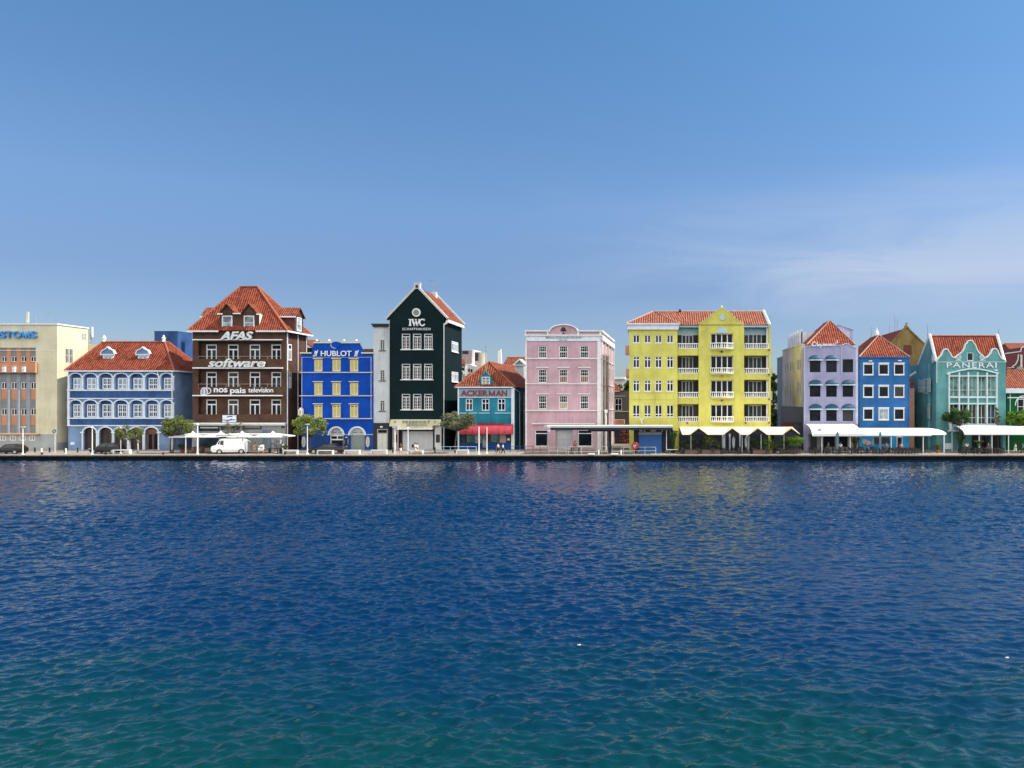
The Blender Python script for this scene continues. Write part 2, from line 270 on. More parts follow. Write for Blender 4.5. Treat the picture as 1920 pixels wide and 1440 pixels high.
# ------------------------------------------------------------------ mesh helpers
def fx(px, Y=F0): return (px-VX)*Y/FP
def fz(py, Y=F0): return H-(py-VY)*Y/FP
def P(px, py, Y=F0): return (fx(px, Y), Y, fz(py, Y))
class MB:
    def __init__(s): s.v = []; s.f = []; s.mi = []
    def poly(s, pts, mi=0):
        i = len(s.v); s.v += [tuple(p) for p in pts]; s.f.append(tuple(range(i, i+len(pts)))); s.mi.append(mi); return s
    def raw(s, vs, fs, mi=0):
        i = len(s.v); s.v += [tuple(p) for p in vs]
        for f in fs: s.f.append(tuple(i+k for k in f)); s.mi.append(mi)
        return s
    def box(s, x0, x1, y0, y1, z0, z1, mi=0):
        if x0 > x1: x0, x1 = x1, x0
        if z0 > z1: z0, z1 = z1, z0
        if y0 > y1: y0, y1 = y1, y0
        vs = [(x0,y0,z0),(x1,y0,z0),(x1,y1,z0),(x0,y1,z0),(x0,y0,z1),(x1,y0,z1),(x1,y1,z1),(x0,y1,z1)]
        return s.raw(vs, [(3,2,1,0),(4,5,6,7),(0,1,5,4),(1,2,6,5),(2,3,7,6),(3,0,4,7)], mi)
    def fb(s, a, b, c, d, out=0.08, back=0.02, mi=0):           # facade box from pixels: left, top, right, bottom
        return s.box(fx(a), fx(c), F0-out, F0+back, fz(d), fz(b), mi)
    def prism(s, xz, y0, y1, mi=0):
        n = len(xz); vs = [(x, y0, z) for x, z in xz]+[(x, y1, z) for x, z in xz]
        fs = [tuple(range(n)), tuple(range(2*n-1, n-1, -1))]+[(i, i+n, (i+1) % n+n, (i+1) % n) for i in range(n)]
        return s.raw(vs, fs, mi)
    def plate(s, out, holes, y0, t=0.3, mi=0):                  # wall with real openings
        loops = [[Vector((x, z, 0)) for x, z in out]]+[[Vector((x, z, 0)) for x, z in h] for h in holes]
        tris = tessellate_polygon(loops); flat = [p for l in loops for p in l]
        s.raw([(p.x, y0, p.y) for p in flat], tris, mi)
        for l in loops:
            n = len(l)
            s.raw([(p.x, y0, p.y) for p in l]+[(p.x, y0+t, p.y) for p in l], [(i, (i+1) % n, (i+1) % n+n, i+n) for i in range(n)], mi)
        return s
    def tube(s, pts, r, n=6, mi=0, cap=True):
        pts = [Vector(p) for p in pts]; rs = r if isinstance(r, (list, tuple)) else [r]*len(pts)
        base = len(s.v); prev = None
        for i, p in enumerate(pts):
            d = (pts[min(i+1, len(pts)-1)]-pts[max(i-1, 0)]).normalized()
            a = prev if prev is not None else (Vector((0, 0, 1)) if abs(d.z) < 0.9 else Vector((1, 0, 0)))
            u = (a-d*a.dot(d)).normalized(); w = d.cross(u); prev = u
            for k in range(n):
                t = 2*math.pi*k/n; s.v.append(tuple(p+(u*math.cos(t)+w*math.sin(t))*rs[i]))
        for i in range(len(pts)-1):
            for k in range(n):
                a0 = base+i*n+k; b0 = base+i*n+(k+1) % n
                s.f.append((a0, b0, b0+n, a0+n)); s.mi.append(mi)
        if cap:
            s.f.append(tuple(base+k for k in range(n-1, -1, -1))); s.mi.append(mi)
            e = base+(len(pts)-1)*n; s.f.append(tuple(e+k for k in range(n))); s.mi.append(mi)
        return s
    def lathe(s, prof, c, n=12, mi=0):                          # (r, z) profile about a vertical axis
        base = len(s.v)
        for r, z in prof:
            for k in range(n):
                t = 2*math.pi*k/n; s.v.append((c[0]+r*math.cos(t), c[1]+r*math.sin(t), c[2]+z))
        for i in range(len(prof)-1):
            for k in range(n):
                a = base+i*n+k; b = base+i*n+(k+1) % n; s.f.append((a, b, b+n, a+n)); s.mi.append(mi)
        s.f.append(tuple(base+k for k in range(n-1, -1, -1))); s.mi.append(mi)
        e = base+(len(prof)-1)*n; s.f.append(tuple(e+k for k in range(n))); s.mi.append(mi)
        return s
    def stroke(s, pts, w, y0, y1, mi=0):                        # ribbon letters in the xz plane
        for k_, ((x0, z0), (x1, z1)) in enumerate(zip(pts[:-1], pts[1:])):
            d = Vector((x1-x0, z1-z0)); L = d.length; y0 += (0.004, -0.004)[k_ % 2]; y1 += (-0.004, 0.004)[k_ % 2]
            if L < 1e-6: continue
            nn = Vector((-d.y, d.x))/L*w/2; e = d/L*w*0.25
            s.prism([(x0-e.x+nn.x, z0-e.y+nn.y), (x0-e.x-nn.x, z0-e.y-nn.y), (x1+e.x-nn.x, z1+e.y-nn.y), (x1+e.x+nn.x, z1+e.y+nn.y)], y0, y1, mi)
        return s
    def mesh(s, name, mats, off=(0, 0, 0), smooth=False, fix=True):
        me = bpy.data.meshes.new(name)
        v = np.array(s.v, dtype=float)-np.array(off)
        me.from_pydata(v.tolist(), [], s.f)
        if not isinstance(mats, (list, tuple)): mats = [mats]
        for m in mats: me.materials.append(m)
        if len(mats) > 1: me.polygons.foreach_set('material_index', s.mi)
        if fix and len(s.f) < 20000:
            bm = bmesh.new(); bm.from_mesh(me)
            bmesh.ops.remove_doubles(bm, verts=bm.verts, dist=0.0005) if smooth else None
            bmesh.ops.recalc_face_normals(bm, faces=bm.faces); bm.to_mesh(me); bm.free()
        uvl = me.uv_layers.new(name='UVMap')
        # UV in metres: u horizontal in the face, v up the face
        nf = len(me.polygons); nrm = np.empty(nf*3); me.polygons.foreach_get('normal', nrm); nrm = nrm.reshape(-1, 3)
        u = np.stack([-nrm[:, 1], nrm[:, 0], np.zeros(nf)], 1); L = np.linalg.norm(u, axis=1); u[L < 1e-3] = (1, 0, 0); L[L < 1e-3] = 1; u /= L[:, None]
        w = np.cross(nrm, u)
        lt = np.empty(nf, dtype=int); me.polygons.foreach_get('loop_total', lt); fi = np.repeat(np.arange(nf), lt)
        vi = np.empty(len(me.loops), dtype=int); me.loops.foreach_get('vertex_index', vi)
        co = np.empty(len(me.vertices)*3); me.vertices.foreach_get('co', co); co = co.reshape(-1, 3)[vi]+np.array(off)
        uv = np.stack([(co*u[fi]).sum(1), (co*w[fi]).sum(1)], 1); uvl.data.foreach_set('uv', uv.ravel())
        if smooth: me.polygons.foreach_set('use_smooth', [True]*nf)
        return me
WL = {}
def put(o, world, parent=None, rz=0.0):
    C.objects.link(o); WL[o.name] = Vector(world)
    if parent is not None: o.parent = parent; o.location = Vector(world)-WL[parent.name]
    else: o.location = world
    o.rotation_euler = (0, 0, rz)
    return o
def tag(o, label=None, cat=None, group=None, kind=None):
    if label: o['label'] = label
    if cat: o['category'] = cat
    if group: o['group'] = group
    if kind: o['kind'] = kind
    return o
def thing(name, label, cat, loc, group=None, rz=0.0):
    o = put(bpy.data.objects.new(name, None), loc, None, rz); o.empty_display_size = 0.3
    return tag(o, label, cat, group)
SPLIT = {'loggia_wall', 'spandrel_panel', 'shop_window', 'pier', 'downpipe', 'wall_lamp', 'verge', 'plinth', 'post', 'corner_post', 'side_window', 'stall_riser', 'conduit', 'side_balcony', 'door_glass', 'loggia_glass', 'corner_pilaster', 'door_frame', 'ceiling_sign', 'sill_course', 'panel', 'rod', 'window', 'side_pilaster', 'vent', 'spotlight'}
def islands(mb):
    p = list(range(len(mb.v)))
    def f(i):
        while p[i] != i: p[i] = p[p[i]]; i = p[i]
        return i
    for fc in mb.f:
        for k in fc[1:]: p[f(k)] = f(fc[0])
    g = {}
    for fc in mb.f: g.setdefault(f(fc[0]), []).append(fc)
    out = []
    for fs in g.values():
        ids = sorted({k for fc in fs for k in fc}); mp = {k: j for j, k in enumerate(ids)}; b = MB()
        b.v = [mb.v[k] for k in ids]; b.f = [tuple(mp[k] for k in fc) for fc in fs]; b.mi = [0]*len(fs); out.append(b)
    return out
def part(name, mb, mat, parent, smooth=False, label=None, at=None):
    if name in SPLIT:
        bs = islands(mb)
        if len(bs) > 1: return [part1(name, b, mat, parent, smooth, label, at) for b in bs][0]
    return part1(name, mb, mat, parent, smooth, label, at)
def part1(name, mb, mat, parent, smooth=False, label=None, at=None):
    w = WL[parent.name] if at is None else Vector(at)
    o = bpy.data.objects.new(name, mb.mesh(name, mat, tuple(w), smooth)); put(o, w, parent)
    if label: o['label'] = label
    return o
def solo(name, mb, mat, loc, label, cat, group=None, kind=None, smooth=False):
    o = bpy.data.objects.new(name, mb.mesh(name, mat, loc, smooth)); put(o, loc)
    return tag(o, label, cat, group, kind)
def copy_tree(o, loc, label=None, group=None, rz=None):
    def cp(src, par):
        c = src.copy(); C.objects.link(c)
        if par is not None: c.parent = par; WL[c.name] = WL[par.name]+c.location
        for ch in src.children: cp(ch, c)
        return c
    c = cp(o, None); c.location = loc; WL[c.name] = Vector(loc)
    if rz is not None: c.rotation_euler = (0, 0, rz)
    if label: c['label'] = label
    if group: c['group'] = group
    return c
_cache = {}
def cached(key, fn):
    if key not in _cache: _cache[key] = fn()
    return _cache[key]
def bars(w, h, st, depth=0.07):
    """window frame in local coordinates: x 0..w, z 0..h, front at y=0 going in"""
    b = MB(); f = st.get('fw', 0.12); mw = st.get('mw', 0.09); tw = st.get('tw', 0.05)
    b.box(0, f, 0, depth, 0, h); b.box(w-f, w, 0, depth, 0, h); b.box(f, w-f, 0, depth, 0, f); b.box(f, w-f, 0, depth, h-f, h)
    e = 0.004
    for q in st.get('mull', []): b.box(w*q-mw/2, w*q+mw/2, e, depth, f, h-f if not st.get('mtop') else h*st['mtop'])
    for q in st.get('trans', []): b.box(f, w-f, 2*e, depth, h*q-mw/2, h*q+mw/2)
    for q in st.get('mx', []): b.box(w*q-tw/2, w*q+tw/2, 0.02, depth-0.01, f, h*st.get('mzmax', 1)-f)
    for q in st.get('mz', []): b.box(f, w-f, 0.024, depth-0.012, h*q-tw/2, h*q+tw/2)
    return b
def window(parent, x0, x1, z0, z1, st, rz=0.0, y=F0, inset=0.1, proud=False, name='window'):
    """window = glass pane mesh, with frame / sill / lintel children; placed by its lower left corner"""
    w, h = x1-x0, z1-z0; key = (round(w, 2), round(h, 2), st['id'])
    def mk():
        g = MB(); g.box(0, w, 0.05, 0.08, 0, h)
        if st.get('arch'): pass
        r = {'pane': g.mesh('pane', M[st.get('glass', 'glass')])}
        r['frame'] = bars(w, h, st).mesh('frame', M[st.get('frame', 'white')])
        if 'sill' in st:
            e, t, o = st['sill']; b = MB(); b.box(-e, w+e, -inset-o, 0.0, -t, 0.0); r['sill'] = b.mesh('sill', M[st.get('sillmat', st.get('frame', 'white'))])
        if 'lintel' in st:
            e, t, o = st['lintel']; b = MB(); b.box(-e, w+e, -inset-o, -0.0, h+st.get('lgap', 0), h+t+st.get('lgap', 0)); r['lintel'] = b.mesh('lintel', M[st.get('sillmat', st.get('frame', 'white'))])
        if 'half' in st:
            q0, q1, mm = st['half']; b = MB(); b.box(0.1, w-0.1, 0.035, 0.048, h*q0+0.03, h*q1-0.03)
            for k in range(8): zz = h*q0+(h*(q1-q0))*(k+0.5)/8; b.box(0.12, w-0.12, 0.028, 0.036, zz-0.02, zz+0.02)
            r['blind'] = b.mesh('blind', M[mm])
        return r
    r = cached(key, mk)
    o = bpy.data.objects.new(name, r['pane'])
    if rz == 0: pos = (x0, y+inset, z0)
    else: pos = (y, x0, z0)
    put(o, pos, parent, rz)
    for k in ('frame', 'sill', 'lintel', 'blind'):
        if k in r:
            c = bpy.data.objects.new(k, r[k]); C.objects.link(c); c.parent = o; WL[c.name] = Vector(pos)
    return o
def fwin(parent, a, b, c, d, st, **k):
    return window(parent, fx(a), fx(c), fz(d), fz(b), st, **k)
def rect(a, b, c, d): return [(fx(a), fz(d)), (fx(c), fz(d)), (fx(c), fz(b)), (fx(a), fz(b))]
def rects(cols, rows): return [rect(a, b, c, d) for (b, d) in rows for (a, c) in cols]
def sidewin(parent, xc, a, b, c, d, st, face=1):
    """window on a side wall at world X=xc seen between pixels a..c and rows b..d (at its near edge)"""
    Y0, Y1 = sorted((FP*xc/(a-VX), FP*xc/(c-VX))); Yn = (Y0+Y1)/2
    z1, z0 = fz(b, Yn), fz(d, Yn)
    if face > 0: return window(parent, Y0, Y1, z0, z1, st, rz=math.pi/2, y=xc+0.06, inset=0.0)
    return window(parent, Y1, Y0, z0, z1, st, rz=-math.pi/2, y=xc-0.06, inset=0.0) if False else window2(parent, Y0, Y1, z0, z1, st, xc)
def window2(parent, Y0, Y1, z0, z1, st, xc):
    o = window(parent, 0, Y1-Y0, z0, z1, st, rz=-math.pi/2, y=0, inset=0.0)
    pos = Vector((xc-0.06, Y1, z0)); o.location = pos-WL[parent.name]; WL[o.name] = pos
    return o
def body(mb, x0, x1, z0, ztop, d, y0=F0, t=0.3, xb0=None, xb1=None, left=True, right=True):
    """side, back and top faces of a house behind its front plate"""
    xb0 = x0 if xb0 is None else xb0; xb1 = x1 if xb1 is None else xb1
    ya, yb = y0+t, y0+d
    mb.poly([(x0, ya, z0), (xb0, yb, z0), (xb0, yb, ztop), (x0, ya, ztop)])
    mb.poly([(x1, ya, z0), (xb1, yb, z0), (xb1, yb, ztop), (x1, ya, ztop)])
    mb.poly([(xb0, yb, z0), (xb1, yb, z0), (xb1, yb, ztop), (xb0, yb, ztop)])
    mb.poly([(x0, y0+t, ztop), (x1, y0+t, ztop), (xb1, yb, ztop), (xb0, yb, ztop)])
    return mb
def hood(mb, pts, t=0.18):
    """roof slab: polygon thickened downwards"""
    vs = [tuple(p) for p in pts]; n = len(vs)
    mb.raw(vs+[(x, y, z-t) for x, y, z in vs], [tuple(range(n)), tuple(range(2*n-1, n-1, -1))]+[(i, i+n, (i+1) % n+n, (i+1) % n) for i in range(n)])
    return mb
def text(parent, name, s, a, b, c, d, mat, y=F0, out=0.14, depth=0.1, bold=0.0, shear=0.0, label=None, space=1.0):
    """lettering fitted to the pixel box a,b,c,d of the plane y"""
    cu = bpy.data.curves.new(name, 'FONT'); cu.body = s; cu.extrude = 0.02; cu.offset = bold; cu.shear = shear; cu.space_character = space
    cu.resolution_u = 3
    ob = bpy.data.objects.new(name, cu); C.objects.link(ob); dg = bpy.context.evaluated_depsgraph_get(); dg.update()
    me = bpy.data.meshes.new_from_object(ob.evaluated_get(dg)); bpy.data.objects.remove(ob); bpy.data.curves.remove(cu)
    n = len(me.vertices); co = np.empty(n*3); me.vertices.foreach_get('co', co); co = co.reshape(-1, 3)
    mn, mxx = co.min(0), co.max(0); x0, x1, z0, z1 = fx(a, y), fx(c, y), fz(d, y), fz(b, y)
    w = WL[parent.name]; q = np.empty_like(co)
    q[:, 0] = x0+(co[:, 0]-mn[0])/(mxx[0]-mn[0])*(x1-x0)-w.x
    q[:, 2] = z0+(co[:, 1]-mn[1])/(mxx[1]-mn[1])*(z1-z0)-w.z
    q[:, 1] = y-out-(co[:, 2]-mn[2])/(mxx[2]-mn[2])*depth*0.99+depth*0.5-w.y
    me.vertices.foreach_set('co', q.ravel()); me.update(); me.materials.clear(); me.materials.append(M[mat]); me.name = name
    o = bpy.data.objects.new(name, me); put(o, w, parent)
    if label: o['label'] = label
    return o
def arch_pts(cx, spring, top, hw, n=10):
    """pixel arch: centre x, springing row, top row, half width -> (x,z) list left to right"""
    return [(fx(cx-hw*math.cos(math.pi*k/n)), fz(spring-(spring-top)*math.sin(math.pi*k/n))) for k in range(n+1)]
def archhole(cx, spring, top, hw, bottom, n=10):
    return [(fx(cx-hw), fz(bottom))]+arch_pts(cx, spring, top, hw, n)+[(fx(cx+hw), fz(bottom))]
def archband(mb, cx, spring, top, hw, w, y0, y1, n=10, foot=None):
    """moulding round an arch, pixel units"""
    inn = arch_pts(cx, spring, top, hw, n); out = arch_pts(cx, spring, top-w, hw+w, n)
    for i in range(n): mb.prism([inn[i], inn[i+1], out[i+1], out[i]], y0, y1)
    if foot:
        mb.box(fx(cx-hw-w), fx(cx-hw), y0, y1, fz(foot), fz(spring)); mb.box(fx(cx+hw), fx(cx+hw+w), y0, y1, fz(foot), fz(spring))
    return mb

def letterM(mb, a, b, c, d, wpx, out=.16, depth=.1, y=F0):
    """bold M drawn with strokes in a pixel box"""
    w = wpx*y/FP; P2 = lambda px, py: (fx(px, y), fz(py, y)); h = wpx/2
    mb.stroke([P2(a+h, d-h*.5), P2(a+h, b+h*.5)], w, y-out-depth/2, y-out+depth/2); mb.stroke([P2(c-h, d-h*.5), P2(c-h, b+h*.5)], w, y-out-depth/2, y-out+depth/2)
    mb.stroke([P2(a+h, b+h*.6), P2((a+c)/2, d-h*.8)], w*.9, y-out-depth/2-.005, y-out+depth/2-.005); mb.stroke([P2((a+c)/2, d-h*.8), P2(c-h, b+h*.6)], w*.9, y-out-depth/2-.009, y-out+depth/2-.009)
    return mb
# ------------------------------------------------------------------ water
def make_water():
    x0, x1 = -110.0, 66.0; nx = 1500; rows = 1500
    y0, y1 = 11.0, QY+0.3
    t = np.linspace(0, 1, rows); ys = 1.0/(1/y0+(1/y1-1/y0)*t)
    ys = ys*0.55+0.45*(y0+(y1-y0)*t**1.9)
    tt = np.linspace(-1, 1, nx); xs = -22+88*(0.38*tt+0.62*tt**3)+0*tt; X_, Y_ = np.meshgrid(xs, ys); Z = np.zeros_like(X_); DX = np.zeros_like(X_)
    dy = np.gradient(ys)[:, None]
    r = np.random.default_rng(3)
    def tile_(n, L, lp, seed, spread, th0):
        r_ = np.random.default_rng(seed); k1 = np.fft.fftfreq(n, L/n)*2*np.pi; KX, KY = np.meshgrid(k1, k1); K = np.hypot(KX, KY); K[0, 0] = 1
        kp = 2*np.pi/lp; th = np.arctan2(KY, KX)-th0
        A = K**-3.4*np.exp(-1.1*(kp/K)**2)*(0.12+np.abs(np.cos(th))**spread)*np.exp(-(K/(2*np.pi/0.28))**2); A[0, 0] = 0
        F = np.sqrt(A)*(r_.normal(size=(n, n))+1j*r_.normal(size=(n, n))); h = np.fft.ifft2(F).real
        sl = np.fft.ifft2(1j*KY*F).real.std(); Fn = F/sl
        return np.fft.ifft2(Fn).real, np.fft.ifft2(1j*KX/K*Fn).real, np.fft.ifft2(1j*KY/K*Fn).real
    def samp(T, L, X, Y):
        n = T.shape[0]; u = (X/L*n) % n; w = (Y/L*n) % n; i0 = u.astype(int); j0 = w.astype(int); fu = u-i0; fw = w-j0; i1 = (i0+1) % n; j1 = (j0+1) % n
        return T[j0, i0]*(1-fu)*(1-fw)+T[j0, i1]*fu*(1-fw)+T[j1, i0]*(1-fu)*fw+T[j1, i1]*fu*fw
    DY = np.zeros_like(X_)
    for (L, lp, seed, spread, th0, rot, amp) in ((47.0, 1.05, 5, 3.2, 1.5, 0.0, 0.22), (71.0, 2.6, 8, 3.0, 1.75, 0.35, 0.12)):
        h, dx_, dy_ = tile_(1024 if L < 50 else 768, L, lp, seed, spread, th0); cr_, sr_ = math.cos(rot), math.sin(rot)
        U = X_*cr_+Y_*sr_; V_ = -X_*sr_+Y_*cr_; g_ = 0.95+0.38*np.sin(X_*0.06+1.3*np.sin(Y_*0.06))*np.sin(Y_*0.10+X_*0.035+0.8*np.sin(X_*0.09))
        Z += amp*g_*samp(h, L, U, V_); a_, b_ = samp(dx_, L, U, V_)*amp*g_, samp(dy_, L, U, V_)*amp*g_
        DX += (a_*cr_-b_*sr_)*0.5; DY += (a_*sr_+b_*cr_)*0.5
    edge = np.clip((QY-0.2-Y_)/0.8, 0, 1); Y_ = Y_+DY*edge; X_ = X_+DX
    v = np.stack([X_, Y_, Z], -1).reshape(-1, 3)
    i = (np.arange(rows-1)[:, None]*nx+np.arange(nx-1)[None]).ravel()
    q = np.stack([i, i+1, i+1+nx, i+nx], 1)
    # outer sheet: quads round the patch, joined at its rim level
    B = 2600.0; nv = len(v)
    ov = np.array([(-B, -B, 0), (B, -B, 0), (B, y0, 0), (-B, y0, 0), (x0, y0, 0), (x1, y0, 0), (x0, y1, 0), (x1, y1, 0), (-B, y1, 0), (B, y1, 0)], float)
    v = np.vstack([v, ov]); q = np.vstack([q, np.array([[0, 1, 2, 3], [3, 4, 6, 8], [5, 2, 9, 7]])+nv])
    me = bpy.data.meshes.new('water'); me.vertices.add(len(v)); me.vertices.foreach_set('co', v.ravel())
    me.loops.add(len(q)*4); me.loops.foreach_set('vertex_index', q.ravel().astype(np.int32)); me.polygons.add(len(q))
    me.polygons.foreach_set('loop_start', np.arange(len(q), dtype=np.int32)*4); me.polygons.foreach_set('use_smooth', [True]*len(q))
    me.update(); me.validate()
    m, t_, p = mat_base('harbour_water'); me.materials.append(m)
    p.inputs['IOR'].default_value = 1.333; p.inputs['Roughness'].default_value = 0.07; p.inputs['Specular IOR Level'].default_value = 0.5
    g = N(t_, 'ShaderNodeNewGeometry'); sp = N(t_, 'ShaderNodeSeparateXYZ'); LK(t_, g.outputs['Position'], sp.inputs[0])
    # shoal of pale sand close to the near shore, with patches
    n = N(t_, 'ShaderNodeTexNoise', i_Scale=0.09, i_Detail=3.0); mpn = N(t_, 'ShaderNodeMapping'); mpn.inputs['Scale'].default_value = (1, 1.6, 1)
    LK(t_, g.outputs['Position'], mpn.inputs[0]); LK(t_, mpn.outputs[0], n.inputs['Vector'])
    a = N(t_, 'ShaderNodeMath', operation='MULTIPLY_ADD'); a.inputs[1].default_value = -20; LK(t_, n.outputs[0], a.inputs[0]); LK(t_, sp.outputs[1], a.inputs[2])
    r1 = N(t_, 'ShaderNodeMapRange'); r1.interpolation_type = 'SMOOTHERSTEP'; r1.inputs[1].default_value = 3; r1.inputs[2].default_value = 22; LK(t_, a.outputs[0], r1.inputs[0])
    cr = N(t_, 'ShaderNodeMixRGB'); cr.inputs[1].default_value = WATER_NEAR; cr.inputs[2].default_value = WATER_FAR; LK(t_, r1.outputs[0], cr.inputs[0])
    LK(t_, cr.outputs[0], p.inputs['Base Color'])
    # ripples
    hs = None
    for sc, am in ((1.6, 0.30), (3.6, 0.20), (8.0, 0.08)):
        mq = N(t_, 'ShaderNodeMapping'); mq.inputs['Scale'].default_value = (sc*0.62, sc, sc); mq.inputs['Rotation'].default_value = (0, 0, R(8*sc))
        LK(t_, g.outputs['Position'], mq.inputs[0])
        nn = N(t_, 'ShaderNodeTexNoise', i_Scale=1.0, i_Detail=2.0, i_Roughness=0.5, i_Distortion=0.4); LK(t_, mq.outputs[0], nn.inputs['Vector'])
        rid = N(t_, 'ShaderNodeMath', operation='MULTIPLY'); rid.inputs[1].default_value = am; LK(t_, nn.outputs[0], rid.inputs[0])
        if hs is None: hs = rid
        else:
            ad = N(t_, 'ShaderNodeMath', operation='ADD'); LK(t_, hs.outputs[0], ad.inputs[0]); LK(t_, rid.outputs[0], ad.inputs[1]); hs = ad
    b = N(t_, 'ShaderNodeBump', i_Strength=1.0, i_Distance=0.10); LK(t_, hs.outputs[0], b.inputs['Height'])
    cl = N(t_, 'ShaderNodeMapRange'); cl.inputs[1].default_value = 82; cl.inputs[2].default_value = 101; cl.inputs[3].default_value = 1.0; cl.inputs[4].default_value = 0.3; LK(t_, sp.outputs[1], cl.inputs[0]); LK(t_, cl.outputs[0], b.inputs['Strength'])   # calmer in the lee of the quay
    LK(t_, b.outputs[0], p.inputs['Normal'])
    o = bpy.data.objects.new('water', me); C.objects.link(o); o['kind'] = 'structure'
WATER_NEAR = (0.001, 0.032, 0.036, 1); WATER_FAR = (0.0004, 0.018, 0.060, 1)
make_water()
# ------------------------------------------------------------------ quay and ground
def paving(name, c1, c2, scale):
    m, t, p = mat_base(name); p.inputs['Roughness'].default_value = 0.9
    g = N(t, 'ShaderNodeNewGeometry')
    b = N(t, 'ShaderNodeTexBrick', i_Scale=scale); b.inputs['Color1'].default_value = c1; b.inputs['Color2'].default_value = c2; b.inputs['Mortar'].default_value = (c1[0]*.6, c1[1]*.6, c1[2]*.6, 1); b.inputs['Mortar Size'].default_value = 0.01
    LK(t, g.outputs['Position'], b.inputs['Vector'])
    n = N(t, 'ShaderNodeTexNoise', i_Scale=0.4, i_Detail=6.0); LK(t, g.outputs['Position'], n.inputs['Vector'])
    r = N(t, 'ShaderNodeMapRange'); r.inputs[1].default_value = 0.3; r.inputs[2].default_value = 0.7; r.inputs[3].default_value = 0.65; r.inputs[4].default_value = 1.15; LK(t, n.outputs[0], r.inputs[0])
    mu = N(t, 'ShaderNodeMixRGB', blend_type='MULTIPLY'); mu.inputs[0].default_value = 1; LK(t, b.outputs[0], mu.inputs[1]); LK(t, r.outputs[0], mu.inputs[2]); LK(t, mu.outputs[0], p.inputs['Base Color'])
    return m
mq = paving('quay_paving', (0.34, 0.28, 0.24, 1), (0.28, 0.23, 0.20, 1), 2.0)
b = MB(); b.box(-420, 420, QY+0.5, 121.0, -3, QZ); o = solo('quay_pavement', b, mq, (0, QY+0.5, QZ), None, None, kind='structure')
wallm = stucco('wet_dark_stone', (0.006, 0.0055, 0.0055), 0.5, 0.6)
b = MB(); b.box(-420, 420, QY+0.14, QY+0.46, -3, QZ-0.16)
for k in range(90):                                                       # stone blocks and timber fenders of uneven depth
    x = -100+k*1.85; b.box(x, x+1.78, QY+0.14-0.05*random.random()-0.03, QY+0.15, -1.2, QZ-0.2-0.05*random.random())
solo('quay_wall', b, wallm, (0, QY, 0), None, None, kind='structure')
b = MB()
for k in range(105):
    x = -110+k*1.75; j = random.uniform(-0.015, 0.015)
    b.box(x, x+1.735, QY-0.04+j, QY+0.5, QZ-0.16, QZ+0.015+j*0.4)
solo('quay_coping', b, M['concrete'], (0, QY, QZ), None, None, kind='structure')
b = MB(); b.poly([(-3500, 121.0, QZ-0.03), (3500, 121.0, QZ-0.03), (3500, 5000, QZ-0.03), (-3500, 5000, QZ-0.03)])
b.poly([(-3500, QY+0.5, QZ-0.03), (-420, QY+0.5, QZ-0.03), (-420, 121, QZ-0.03), (-3500, 121, QZ-0.03)]); b.poly([(420, QY+0.5, QZ-0.03), (3500, QY+0.5, QZ-0.03), (3500, 121, QZ-0.03), (420, 121, QZ-0.03)])
solo('ground', b, plain('dry_ground', (0.16, 0.13, 0.10), 0.95, var=0.4, scale=0.05), (0, 300, QZ), None, None, kind='structure')
b = MB(); b.box(fx(-60), fx(1268), 117.2, F0+0.4, QZ-0.5, QZ+0.13)
solo('pavement', b, M['concrete'], (0, 117.2, QZ), None, None, kind='structure')
G = QZ+0.002
